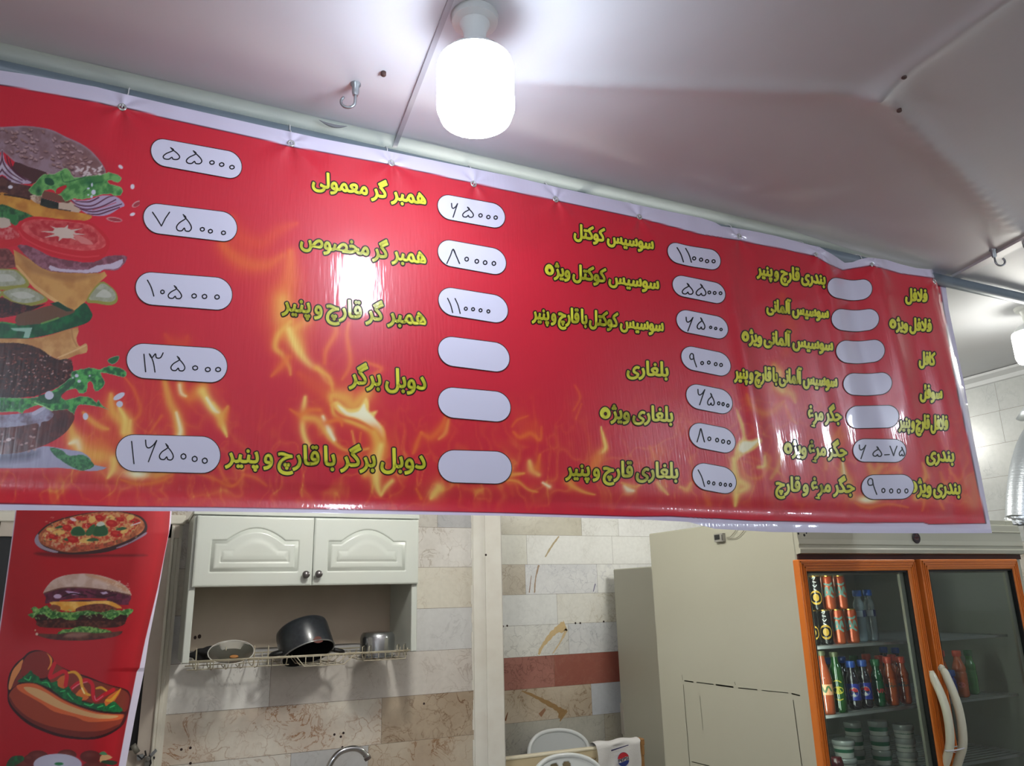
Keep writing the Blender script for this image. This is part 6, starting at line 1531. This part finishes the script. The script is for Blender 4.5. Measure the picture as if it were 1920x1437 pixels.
# goods
def span(pl, pr, py, y):
    a, b = P1(pl, py, y), P1(pr, py, y); dx = b[0]-a[0]; m = (a+b)/2
    return m[0], dx/2*y/math.hypot(m[0], y)
CANTOP = mat('can_gold', (196, 150, 70), .25, .8); 
def can(pl, pr, z0, y, h, name_mat, deco, label, group):
    x, r = span(pl, pr, 1180, y); r *= 1.07; o = np.array([x, y, z0])
    root = empty('drink_can', o); tag(root, label, 'can', group)
    mk('body', MB().lathe([(r*.82, 0), (r*.97, .004), (r, .01), (r, h-.014), (r*.9, h-.004)], o, 28, capt=False), name_mat, root, auto=50)
    mk('lid', MB().lathe([(r*.9, h-.0045), (r*.91, h), (r*.84, h), (r*.82, h-.004), (.001, h-.004)], o, 28, capb=False), CANTOP, root, auto=40)
    if deco: deco(root, o, r, h)
    return root
def curved_patch(root, name, o, r, zc, w, h, m, ang=None, shape='disc', lift=.0006):
    """label patch wrapped on a cylinder, facing the viewer"""
    a0 = math.atan2(CAM[1]-o[1], CAM[0]-o[0]) if ang is None else ang
    mb = MB(); n = 20
    if shape == 'disc':
        v = [(0, 0)]+[(w/2*math.cos(t), h/2*math.sin(t)) for t in np.linspace(0, 2*math.pi, n+1)[:-1]]; f = [(0, i+1, (i+1) % n+1) for i in range(n)]
    else:
        v = []; f = []
        for i in range(n+1):
            for j in (0, 1): v.append((-w/2+w*i/n, -h/2+h*j))
        f = [(2*i, 2*i+2, 2*i+3, 2*i+1) for i in range(n)]
    P = [(o[0]+(r+lift)*math.cos(a0+u/r), o[1]+(r+lift)*math.sin(a0+u/r), o[2]+zc+z) for u, z in v]
    return mk(name, mb.add(P, f), m, root)
def curved_squig(root, name, o, r, zc, strokes, w, m, lift=.0011):
    a0 = math.atan2(CAM[1]-o[1], CAM[0]-o[0]); mb = MB()
    for s in strokes:
        q = spline(s, 4); v, f = ribbons(q, [(i, i+1) for i in range(len(q)-1)], w, 5)
        mb.add([(o[0]+(r+lift)*math.cos(a0+u/r), o[1]+(r+lift)*math.sin(a0+u/r), o[2]+zc+z) for u, z in v], f)
    return mk(name, mb, m, root)
BLK = mat('can_black', (24, 22, 22), .25, .2, coat=.3); ORC = mat('can_orange', (196, 82, 44), .28, .3, noise=(14, .6, (206, 110, 62)), coat=.3)
GOLD = mat('emblem_gold', (190, 150, 50), .4); TEAL = mat('splash_teal', (120, 160, 150), .4); WHI = mat('print_white', (220, 220, 214), .4)
def deco_b(root, o, r, h):
    curved_patch(root, 'emblem', o, r, h*.36, .042, .05, GOLD); curved_patch(root, 'emblem_ring', o, r, h*.36, .030, .036, BLK, lift=.0009); curved_patch(root, 'emblem_core', o, r, h*.36, .02, .026, GOLD, lift=.0012)
    curved_squig(root, 'lettering', o, r, h*.74, [[(-.006, .022), (.004, .026), (.0, .018)], [(-.005, .01), (.005, .008)], [(-.006, -.002), (.0, -.008), (.006, -.002)], [(-.004, -.016), (.004, -.02)]], .0014, WHI)
def deco_o(root, o, r, h):
    curved_squig(root, 'splash', o, r, h*.55, [[(-.02, .012), (-.012, -.012), (-.004, .012), (.004, -.012), (.012, .012), (.018, -.006)], [(-.016, -.02), (.0, -.012), (.016, -.022)], [(-.01, .024), (.006, .02), (.016, .026)]], .0034, TEAL)
YC1 = YFd+.125; CH = .118
z1 = ZS[0]; 
g1 = 'drink cans on the top fridge shelf'
can(1513, 1535, z1, YC1+.0, CH, BLK, deco_b, 'black can at the left end of the top fridge shelf, in the bottom row', g1)
can(1536, 1560, z1, YC1, CH, BLK, deco_b, 'black can in the bottom row beside the orange cans', g1)
can(1503, 1525, z1+CH, YC1, CH, BLK, deco_b, 'black can in the top row, mostly hidden by the door frame', g1)
can(1526, 1549, z1+CH, YC1, CH, BLK, deco_b, 'black can in the top row beside the orange cans', g1)
can(1560.5, 1584, z1, YC1, CH, ORC, deco_o, 'orange can in the bottom row next to a black can', g1)
can(1585, 1609, z1, YC1, CH, ORC, deco_o, 'orange can in the bottom row next to the water bottles', g1)
can(1550, 1573, z1+CH, YC1, CH, ORC, deco_o, 'orange can in the top row next to a black can', g1)
can(1574, 1596, z1+CH, YC1, CH, ORC, deco_o, 'orange can in the top row next to the water bottles', g1)

def bottle(pl, pr, z0, y, ytop, py, liquid, capm, label, group, deco=None, glass=False, fill=.8, neck=.32, caph=.018):
    x, r = span(pl, pr, py, y); o = np.array([x, y, z0])
    h = zat((pl+pr)/2, ytop, y)-z0
    root = empty('soda_bottle' if not glass else 'glass_bottle', o); tag(root, label, 'bottle', group)
    rn = .0125 if not glass else .012; hs = h*(1-neck); hc = h-caph
    if glass: prof = [(r*.9, 0), (r, .006), (r, hs*.86), (r*.93, hs), (rn*1.7, hs+(hc-hs)*.35), (rn*1.15, hs+(hc-hs)*.65), (rn, hc-.004)]
    else: prof = [(r*.7, 0), (r*.95, .006), (r, .02), (r*.96, hs*.25), (r, hs*.36), (r, hs*.72), (r*.93, hs*.80), (r, hs*.90), (r*.9, hs), (r*.62, hs+(hc-hs)*.45), (rn, hs+(hc-hs)*.8), (rn, hc-.003)]
    P = spline(prof, 4)
    k = int(len(P)*fill)
    mk('body', MB().lathe([tuple(q) for q in P], o, 26, capt=False), liquid, root, smooth=True)
    mk('cap', MB().lathe([(rn*1.18, hc-.004), (rn*1.3, hc), (rn*1.3, h-.003), (rn*1.15, h), (.001, h)], o, 20, capb=False), capm, root, auto=40)
    if deco: deco(root, o, r, h)
    return root
def drink(nm, rgb, r2=None): return mat(nm, rgb, .1, noise=(9, .5, r2 or rgb), coat=.6)
D_OR = drink('drink_orange', (206, 92, 36), (190, 74, 26)); D_DK = drink('drink_cola', (26, 20, 30)); D_GR = drink('bottle_green', (22, 92, 52), (14, 66, 36)); D_GG = drink('glass_green', (28, 74, 30), (16, 52, 22))
D_OG = drink('glass_orange', (150, 66, 34), (120, 60, 30)); D_LI = drink('bottle_lime', (60, 150, 70), (30, 110, 50))
C_OR = mat('cap_orange', (222, 74, 44), .35); C_BL = mat('cap_blue', (44, 84, 168), .35); C_GR = mat('cap_green', (30, 104, 60), .35); C_CR = mat('crown_cap', (92, 96, 70), .4, .4)
LBL = mat('label_blue', (34, 50, 150), .35); LRED = mat('logo_red', (200, 36, 48), .35); LYEL = mat('label_yellow', (196, 180, 60), .4); LLIM = mat('label_pale', (206, 150, 110), .4)
WATER = mat_clear('water_plastic', (176, 200, 214), .35, .08)
def deco_cola(root, o, r, h):
    curved_patch(root, 'label', o, r, h*.36, r*2.9, h*.34, LBL, shape='rect')
    R = r*.74; z = h*.36
    curved_patch(root, 'logo_disc', o, r, z, R*2, R*2, WHI, lift=.0010)
    mbs = []
    for s, m in ((1, LRED), (-1, LBL)):
        n = 16; v = []; a0 = math.atan2(CAM[1]-o[1], CAM[0]-o[0])
        ts = np.linspace(math.radians(10), math.radians(170), n)
        arc = [(R*.92*math.cos(t), s*R*.92*math.sin(t)) for t in ts]
        wave = [(u, s*R*.16+R*.14*math.sin(-u/R*3.0)) for u in np.linspace(-R*.9, R*.9, n)]
        pts = arc+wave; f = [tuple(range(len(pts)))]
        mk('logo_half', MB().add([(o[0]+(r+.0015)*math.cos(a0+u/r), o[1]+(r+.0015)*math.sin(a0+u/r), o[2]+z+w) for u, w in pts], f), m, root)
    curved_squig(root, 'logo_script', o, r, z, [[(-R*.7, R*.06), (-R*.35, -R*.08), (0, R*.06), (R*.35, -R*.06), (R*.7, R*.04)]], R*.09, mat('print_dark', (30, 30, 44), .4), lift=.0019)
def deco_mir(root, o, r, h):
    curved_squig(root, 'lettering', o, r, h*.40, [[(-r*.9, -.004), (-r*.7, .006), (-r*.5, -.004), (-r*.3, .006)], [(-r*.1, -.003), (r*.1, .004), (r*.3, -.004), (r*.5, .002), (r*.8, -.002)], [(-r*.2, .010), (r*.2, .009)]], .0013, mat('print_green', (60, 80, 50), .4))
def deco_orglass(root, o, r, h):
    curved_patch(root, 'label', o, r, h*.38, r*2.2, h*.17, LLIM, shape='rect'); curved_squig(root, 'lettering', o, r, h*.38, [[(-r*.8, -.006), (-r*.4, .01), (0, -.008), (r*.4, .01), (r*.8, -.004)]], .0030, mat('print_green2', (70, 100, 60), .4))
def deco_lime(root, o, r, h):
    curved_patch(root, 'emblem', o, r, h*.36, r*1.5, h*.13, LYEL); curved_squig(root, 'lettering', o, r, h*.36, [[(-r*.5, .028), (0, .032), (r*.5, .026)], [(-r*.4, -.028), (0, -.032), (r*.5, -.028)], [(-r*.3, -.01), (0, .006), (r*.4, -.008)]], .0018, LYEL)
def deco_red(root, o, r, h): curved_squig(root, 'lettering', o, r, h*.34, [[(-r*.2, .006), (r*.1, -.006), (r*.3, .006)], [(r*.5, .006), (r*.5, -.006)], [(r*.7, .006), (r*.9, -.004)]], .0016, LRED)
z2 = ZS[1]; Y1, Y2, Y3 = YFd+.12, YFd+.24, YFd+.36
g2 = 'bottles on the middle fridge shelf'
bottle(1534, 1566, z2, Y1, 1220, 1320, D_OG, C_CR, 'glass bottle of orange soda at the left end of the middle fridge shelf', g2, deco_orglass, True, neck=.42, caph=.012)
bottle(1561, 1589, z2, Y1, 1222, 1320, D_GG, C_CR, 'green glass bottle with yellow emblem on the middle fridge shelf', g2, deco_lime, True, neck=.40, caph=.012)
bottle(1590, 1615, z2, Y1+.004, 1239, 1310, D_DK, C_BL, 'dark cola bottle with blue cap beside the green glass bottle', g2, deco_cola)
bottle(1612, 1637, z2, Y1+.004, 1237, 1310, D_DK, C_BL, 'dark cola bottle with blue cap beside the green plastic bottle', g2, deco_cola)
bottle(1637, 1661, z2, Y1+.004, 1236, 1305, D_GR, C_GR, 'green plastic bottle with green cap among the colas and oranges', g2, deco_red)
bottle(1660, 1685, z2, Y1, 1231, 1300, D_OR, C_OR, 'orange soda bottle next to the green plastic bottle', g2, deco_mir)
bottle(1685, 1709, z2, Y1, 1231, 1300, D_OR, C_OR, 'orange soda bottle at the right end of the left door', g2, deco_mir)
bottle(1574, 1594, z2, Y2, 1231, 1290, D_DK, C_BL, 'cola bottle in the second row behind the green glass bottle', g2)
bottle(1598, 1618, z2, Y2, 1229, 1290, D_GR, C_GR, 'green bottle in the second row behind the two colas', g2)
bottle(1622, 1642, z2, Y2, 1226, 1290, D_OR, C_OR, 'orange soda bottle in the second row with a high orange cap', g2)
bottle(1646, 1666, z2, Y2, 1229, 1290, D_OR, C_OR, 'orange soda bottle in the second row, left of the orange pair', g2)
bottle(1670, 1690, z2, Y2, 1227, 1290, D_OR, C_OR, 'orange soda bottle in the second row behind the orange pair', g2)
bottle(1549, 1570, z2, Y2, 1233, 1290, D_DK, C_BL, 'cola bottle in the second row behind the two glass bottles', g2)
bottle(1655, 1678, z2, Y3+.05, 1213, 1290, D_DK, C_BL, 'tall cola bottle at the very back of the middle shelf', g2, deco_cola)
bottle(1679, 1698, z2, Y3+.05, 1214, 1290, D_DK, C_BL, 'second tall cola bottle at the very back, by the mullion', g2)
def deco_water(root, o, r, h):
    curved_patch(root, 'label', o, r, h*.54, r*2.8, h*.13, mat('label_navy', (40, 62, 130), .4), shape='rect', lift=.001); curved_patch(root, 'label_panel', o, r, h*.54, r*1.1, h*.12, mat('label_sky', (196, 214, 232), .4), shape='rect', lift=.0016)
g3 = 'water bottles on the top fridge shelf'
bottle(1606, 1628, ZS[0], YC1+.02, 1107, 1190, WATER, mat('cap_sky', (36, 104, 214), .35), 'water bottle with blue cap next to the orange cans', g3, deco_water, neck=.24)
bottle(1626, 1648, ZS[0], YC1+.03, 1106, 1190, WATER, MATS['cap_sky'], 'water bottle with blue cap at the right of the pair', g3, deco_water, neck=.24)
# right compartment
g4 = 'bottles behind the right fridge door'
bottle(1764, 1785, ZRs, Y1+.02, 1219, 1300, D_OR, C_OR, 'orange bottle half hidden by the frame of the right fridge door', g4)
bottle(1779, 1797, ZRs, Y1-.005, 1256, 1300, LBL, C_BL, 'blue wrapped bottle partly behind the white handle', g4, deco_cola)
bottle(1792, 1819, ZRs, Y1, 1219, 1300, D_OR, C_OR, 'orange bottle with a curvy shape behind the right fridge door', g4, lambda root, o, r, h: curved_patch(root, 'label', o, r, h*.27, r*1.1, h*.12, mat('label_rose', (226, 110, 100), .4)))
bottle(1817, 1838, ZRs, Y1+.03, 1218, 1300, D_LI, C_GR, 'green bottle with green cap behind the right fridge door', g4)
# white tubs on the lowest shelf
TUBW = mat('tub_white', (228, 230, 222), .4); TUBG = mat('tub_label_green', (52, 124, 92), .45); LIDW = mat_clear('tub_lid', (200, 206, 202), .3, .2)
def tub(pl, pr, pyt, pyb, y, label):
    x, r = span(pl, pr, pyb, y); zb, zt_ = zat((pl+pr)/2, pyb, y), zat((pl+pr)/2, pyt, y); h = zt_-zb; o = np.array([x, y, zb])
    root = empty('food_tub', o); tag(root, label, 'tub', 'white tubs on the lowest fridge shelf')
    mk('pot', MB().lathe([(r*.84, 0), (r*.94, h-.006), (r*.94, h)], o, 28), TUBW, root, auto=40)
    mk('label', MB().lathe([(r*.872, h*.30), (r*.928, h*.78)], o, 28, capb=False, capt=False), TUBG, root, smooth=True)
    mk('lid', MB().lathe([(r*.97, h-.012), (r, h-.008), (r, h), (r*.95, h+.004), (.001, h+.004)], o, 28, capb=False), LIDW, root, auto=40)
YT1 = YFd+.16
zlow = ZS[2]
cols = [(1588, 1624, 1352, YT1+.12), (1634, 1674, 1350, YT1+.06), (1680, 1722, 1356, YT1)]
for ci, (a, b, top, y) in enumerate(cols):
    cl = ('left', 'middle', 'right')[ci]
    z = zat((a+b)/2, top, y); k = 0
    x, r = span(a, b, 1420, y); hh = r*1.75
    n = max(2, int(math.ceil((z-zlow)/hh))); hh = (z-zlow)/n
    for k in range(n):
        zb = zlow+k*hh; o = np.array([x, y, zb]); h = hh-.006
        root = empty('food_tub', o); nm = 'bottom' if k == 0 else ('top' if k == n-1 else ('second from top' if k == n-2 else 'third from top'))
        tag(root, 'green-labelled white tub, %s of the %s stack low in the fridge' % (nm, cl), 'tub', 'white tubs on the lowest fridge shelf')
        mk('pot', MB().lathe([(r*.84, 0), (r*.94, h-.006), (r*.94, h)], o, 28), TUBW, root, auto=40)
        mk('label', MB().lathe([(r*.880, h*.34), (r*.934, h*.80)], o, 28, capb=False, capt=False), TUBG, root, smooth=True)
        mk('lid', MB().lathe([(r*.97, h-.014), (r, h-.01), (r, h), (r*.95, h+.005), (.001, h+.005)], o, 28, capb=False), LIDW, root, auto=40)
x, r = span(1562, 1606, 1420, YT1); zz = zat(1584, 1386, YT1)
hh = (zz-zlow)/2
for k in range(2):
    o = np.array([x, YT1, zlow+k*hh]); root = empty('food_tub', o); h = hh-.006
    tag(root, ('lower' if k == 0 else 'upper')+' of two wide clear-lidded tubs at the lower left in the fridge', 'tub', 'white tubs on the lowest fridge shelf')
    mk('pot', MB().lathe([(r*.78, 0), (r*.94, h-.006), (r*.94, h)], o, 28), TUBW, root, auto=40)
    mk('label', MB().lathe([(r*.845, h*.34), (r*.925, h*.82)], o, 28, capb=False, capt=False), TUBG, root, smooth=True)
    mk('lid', MB().lathe([(r*.97, h-.012), (r*1.02, h-.008), (r*1.02, h), (r*.95, h+.005), (.001, h+.005)], o, 28, capb=False), LIDW, root, auto=40)
x, r = span(1556, 1586, 1430, YFd+.10); o = np.array([x-.005, YFd+.105, zlow])
tag(mk('red_jar', MB().lathe([(r*.8, 0), (r, .02), (r, zat(1570, 1428, YFd+.1)-zlow-.01), (r*.8, zat(1570, 1420, YFd+.1)-zlow), (.001, zat(1570, 1419, YFd+.1)-zlow)], o, 24), mat('jar_red', (86, 20, 24), .3, coat=.3), smooth=True), 'dark red jar at the lower left corner of the fridge glass', 'jar')
# ================================================================== RECESS: GREY CABINET, LOW BOARD, CHAIRS, TOWEL
def ratio(px, py): d = rays(np.array([px]), np.array([py]))[0]; return d[0]/d[1], d[2]/d[1]
GREY = mat('cabinet_grey', (186, 185, 170), .45, noise=(1.5, .3, (174, 172, 158)))
yb_ = YR-.10; gx_ = ratio(1149.4, 1068)[0]*yb_; gz_ = 1.6+ratio(1149.4, 1068)[1]*yb_
yf_ = 3.62
gc = empty('grey_cabinet', (gx_+.3, (yb_+yf_)/2, 0)); tag(gc, 'tall plain grey cabinet standing between the tiled recess and the fridge', 'cabinet')
mk('carcass', MB().box((gx_, yf_, .06), (gx_+.62, yb_, gz_), bev=.006), GREY, gc)
mk('plinth', MB().box((gx_+.03, yf_+.03, 0), (gx_+.59, yb_-.03, .062)), mat('plinth_dark', (60, 58, 54), .6), gc)
mk('front_door', MB().box((gx_+.004, yf_-.022, .07), (gx_+.616, yf_-.001, gz_-.006), bev=.004), GREY, gc)
mk('edge_strip', MB().box((gx_-.006, yb_-.03, .9), (gx_+.001, yb_, 1.6+ratio(1166, 1377)[1]*yb_)), mat('strip_pale', (176, 170, 160), .5), gc)
# low cream board with a pierced row
YBd = 4.10; zb = 1.6+ratio(1030, 1412)[1]*YBd; bxr = ratio(1199, 1392)[0]*YBd
CRM = mat('board_cream', (206, 190, 156), .5, noise=(2, .3, (196, 178, 144))); CRT = mat('board_edge', (222, 214, 190), .4)
bd_ = empty('low_board', ((XS+bxr)/2, YBd+.02, 0)); tag(bd_, 'low cream board with a pale top edge standing between two white chairs', 'board')
mk('panel', MB().box((XS+.002, YBd, 0), (bxr, YBd+.035, zb-.01)), CRM, bd_)
mk('top_edge', MB().box((XS+.001, YBd-.004, zb-.014), (bxr+.002, YBd+.04, zb), bev=.003), CRT, bd_)
mb = MB()
for k in range(5):
    px, py = 1094+k*5.2, 1425.5-k*.8; p = P1(px, py, YBd-.001); mb.tube([p+np.array([-.008, 0, -.003]), p+np.array([.008, 0, .003])], .0055, 8)
for k in range(4):
    px, py = 1098+k*5.2, 1434-k*.8; p = P1(px, py, YBd-.001); mb.tube([p+np.array([-.008, 0, -.003]), p+np.array([.008, 0, .003])], .0055, 8)
mk('pierced_row', mb, mat('pierce_shadow', (150, 130, 98), .6), bd_)
WOOD = mat('post_wood', (166, 122, 72), .6, noise=(12, .7, (120, 84, 48)))
pz = 1.6+ratio(1206, 1385)[1]*YBd
mb = MB().box((bxr+.003, YBd-.0, 0), (bxr+.026, YBd+.045, pz-.035)).box((bxr+.003, YBd-.004, pz-.04), (bxr+.036, YBd+.05, pz), bev=.006).box((bxr+.012, YBd-.006, pz-.09), (bxr+.030, YBd+.048, pz-.035), bev=.005)
tag(mk('end_post', mb, WOOD), 'brown wooden end post under the corner of the white towel', 'post')

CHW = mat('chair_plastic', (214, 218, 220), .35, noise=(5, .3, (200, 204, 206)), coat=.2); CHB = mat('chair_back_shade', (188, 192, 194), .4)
def chair(xc, yc, ztop, face, label, slots):
    """monobloc plastic chair; face = +1 looks towards the wall (its back to the viewer), -1 looks towards the viewer"""
    root = empty('plastic_chair', (xc, yc, 0)); tag(root, label, 'chair', 'white plastic chairs in the recess')
    f = face; w = .215; zs = .43
    G = []
    for i in range(17):
        u = -1+2*i/16; row = []
        for j in range(11):
            v = -1+2*j/10; row.append((xc+u*w*(1-.08*(v*f > 0)*abs(v)), yc+v*.2, zs-.018*(1-u*u)*(1-v*v)+.0))
        G.append(row)
    mk('seat', MB().grid(np.array(G)).box((xc-w, yc-.2, zs-.03), (xc+w, yc+.2, zs-.02)), CHW, root, smooth=False)
    yb = yc-f*.20
    # backrest: curved shell with an arched rim and oval slots
    def arch(u): return ztop-.115*(1-math.sqrt(max(0, 1-(abs(u)**2.4))))
    R = []; 
    us = np.linspace(-1, 1, 41)
    rim = [(xc+u*w, yb-f*(.05*(1-u*u))-f*.06*((arch(u)-zs)/(ztop-zs)), arch(u)) for u in us]
    full = [(xc-w, yb, zs-.01)]+rim+[(xc+w, yb, zs-.01)]
    mk('back_rim', MB().tube(full, .013, 10), CHW, root, smooth=True)
    mb = MB(); n, m = 60, 40; keep = {}
    V = []
    for i in range(n+1):
        u = -1+2*i/n
        for j in range(m+1):
            t = j/m; zz = zs+.02+(arch(u)-zs-.02)*t
            V.append((xc+u*w*.985, yb-f*.05*(1-u*u)-f*.06*((zz-zs)/(ztop-zs)), zz))
    def hole(u, z):
        for (su, sz, ru, rz) in slots:
            a = abs((u-su)/ru); b = abs((z-sz)/rz)
            if a**4+b**4 < 1: return True
        return False
    F_ = []
    for i in range(n):
        for j in range(m):
            u = -1+2*(i+.5)/n; zz = zs+.02+(arch(u)-zs-.02)*(j+.5)/m
            if hole(u, zz-ztop): continue
            F_.append((i*(m+1)+j, (i+1)*(m+1)+j, (i+1)*(m+1)+j+1, i*(m+1)+j+1))
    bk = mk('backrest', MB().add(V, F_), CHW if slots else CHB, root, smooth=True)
    so = bk.modifiers.new('thick', 'SOLIDIFY'); so.thickness = .006; so.offset = 0
    for sx in (-1, 1):
        for sy in (-1, 1):
            mk('leg', MB().tube([(xc+sx*w*.9, yc+sy*.18, zs-.02), (xc+sx*(w+.02), yc+sy*.23, 0)], [.022, .016], 8), CHW, root, smooth=True)
    return root
r1 = ratio(1050, 1374); yA = 4.68; c1 = chair(r1[0]*yA, yA-.22, 1.6+r1[1]*yA, -1, 'white plastic chair behind the low cream board, its back against the tiles', [])
r2 = ratio(1055, 1418.5); yB = 4.06; zt2 = 1.6+r2[1]*yB
c2 = chair(r2[0]*yB, 3.765, zt2, -1, 'white plastic chair in front of the low cream board, with slots in its back', [(-.25, -.055, .11, .022), (.12, -.055, .11, .022)]+[(-.62+.31*k, -.19, .1, .07) for k in range(5)])
# towel draped over the board with its round soda emblem
TOW = mat('towel_white', (216, 214, 214), .9, bump=(260, .25)); 
YTw = YBd-.014
def tw(px, py): return P1(px, py, YTw)
cols_ = np.linspace(0, 1, 28); G = []
tl_, tr_ = tw(1117, 1399.5), tw(1200, 1388); bl_, br_ = tw(1124, 1470), tw(1203, 1460)
def towel_y(s, t): return YTw-.006*math.sin(s*9+t*3)-.004*math.sin(s*21)*t-.004
for s in cols_:
    row = []
    for t in np.linspace(-.55, 0, 8)[:-1]:     # back fall behind the board
        p = tl_*(1-s)+tr_*s; row.append((p[0], YBd+.052+.004*math.sin(s*8), p[2]+.012+t*.3))
    for a in np.linspace(0, math.pi, 7):
        p = tl_*(1-s)+tr_*s; row.append((p[0], YBd+.018+.036*math.cos(a), p[2]-.002+.016*math.sin(a)+.004*math.sin(s*12)))
    for t in np.linspace(0, 1, 22)[1:]:
        p = (tl_*(1-s)+tr_*s)*(1-t)+(bl_*(1-s)+br_*s)*t; row.append((p[0]+.004*math.sin(t*7+s*4), towel_y(s, t), p[2]))
    G.append(row)
to = empty('towel', (tl_+tr_)/2); tag(to, 'white towel with a round soda emblem hung over the low board', 'towel')
mk('cloth', MB().grid(np.array(G)), TOW, to, smooth=True)
def onT(px, py, l): p = P1(px, py, YTw-.016-l); return p
NAVY = mat('towel_navy', (36, 36, 84), .8); TRED = mat('towel_red', (176, 34, 46), .8); TBLU = mat('towel_blue', (36, 52, 120), .8); TWH = mat('towel_print_white', (214, 212, 216), .8)
mb = MB(); a, b = onT(1146, 1408.2, 0), onT(1178.5, 1397.6, 0); n = np.array([0, 0, .006]); mb.add([a+n*.6, a-n*.6, b-n*.35, b+n*.35], [(0, 1, 2, 3)])
mk('stripe', mb, NAVY, to)
cE = onT(1169, 1424.5, .0); RX = abs(onT(1180, 1424, 0)[0]-onT(1158, 1424, 0)[0])/2; RZ = abs(onT(1169, 1411, 0)[2]-onT(1169, 1438, 0)[2])/2
sh = (onT(1180, 1422, 0)[2]-onT(1158, 1427, 0)[2])/(2*RX)*.0
def E_(u, w, l=0): return (cE[0]+u*RX, cE[1]-l, cE[2]+w*RZ+u*.0)
mk('emblem_disc', MB().add([E_(0, 0)]+[E_(math.cos(t), math.sin(t)) for t in np.linspace(0, 2*math.pi, 33)[:-1]], [(0, i+1, (i+1) % 32+1) for i in range(32)]), TBLU, to)
def half(s, m, nm):
    ts = np.linspace(math.radians(8 if s > 0 else -8), math.radians(172 if s > 0 else -172), 24)
    arc = [E_(.97*math.cos(t), .97*math.sin(t), .0006) for t in ts]
    wv = [E_(u, s*.18+.12*math.sin(u*2.6), .0006) for u in np.linspace(-.97, .97, 20)]
    mk(nm, MB().add(arc+wv, [tuple(range(len(arc)+len(wv)))]), m, to)
half(1, TRED, 'emblem_top')
band = [E_(u, .22+.12*math.sin(u*2.6), .0009) for u in np.linspace(-.98, .98, 20)]+[E_(u, -.30+.12*math.sin(u*2.6), .0009) for u in np.linspace(.95, -.95, 20)]
mk('emblem_band', MB().add(band, [tuple(range(40))]), TWH, to)
V, Fc, B = text_geo('PEPSI'); x0, x1 = V[:, 0].min(), V[:, 0].max(); mb = MB()
k = 1.7/(x1-x0)
def pt_(q, l): return [E_((a-(x0+x1)/2)*k, -.24+b*.62+.12*math.sin((a-(x0+x1)/2)*k*2.6), l) for a, b in q]
v, f = ribbons(V, B, .035, 6); mb.add(pt_(v, .0013), f); mb.add(pt_(V, .0013), Fc)
mk('emblem_lettering', mb, mat('towel_ink', (26, 26, 46), .8), to)

# ================================================================== FOIL DUCT AT THE RIGHT EDGE
FOIL = mat('duct_foil', (206, 212, 218), .34, .75, bump=(40, .15))
YD = 2.30
C0 = [P1(x, y, YD) for x, y in ((1911, 975), (1912, 940), (1915, 905), (1921, 870), (1932, 835), (1950, 800))]
C0 += [C0[-1]+np.array([.10, .03, .07])]
rD = (P1(1938, 930, YD)[0]-P1(1886, 930, YD)[0])*.5*YD/math.hypot(C0[1][0], YD)
P = spline(C0, 16); n = len(P)
arc = np.concatenate([[0], np.cumsum(np.linalg.norm(np.diff(P, axis=0), axis=1))])
Lq = np.linspace(0, arc[-1], 190); P = np.stack([np.interp(Lq, arc, P[:, i]) for i in range(3)], -1)
rr = rD*(1+.045*np.abs(np.sin(Lq/.0095*math.pi/1.0)))
du = empty('foil_duct', P[0]); tag(du, 'shiny ribbed foil duct bending up at the right edge beside the fridge', 'duct')
mk('hose', MB().tube(P, rr, 28), FOIL, du, smooth=True)
mb = MB(); q = P[0]; rs = random.Random(4); G = []
for i in range(36):
    a = 2*math.pi*i/36; row = []
    for j in range(5): row.append((q[0]+(rD*1.08+rs.uniform(-.003, .004))*math.cos(a), q[1]+(rD*1.08+rs.uniform(-.003, .004))*math.sin(a), q[2]+.012-.009*j+rs.uniform(-.002, .002)))
    G.append(row)
mk('collar', mb.grid(np.array(G), wrapu=True), FOIL, du)
# wall sleeve the duct ends in, and a bracket for its lower end
e = P[-1]
mk('sleeve', MB().tube([e, np.array([XR-.002, e[1]+.03, e[2]+.03])], rD*1.06, 24), FOIL, du, smooth=True)
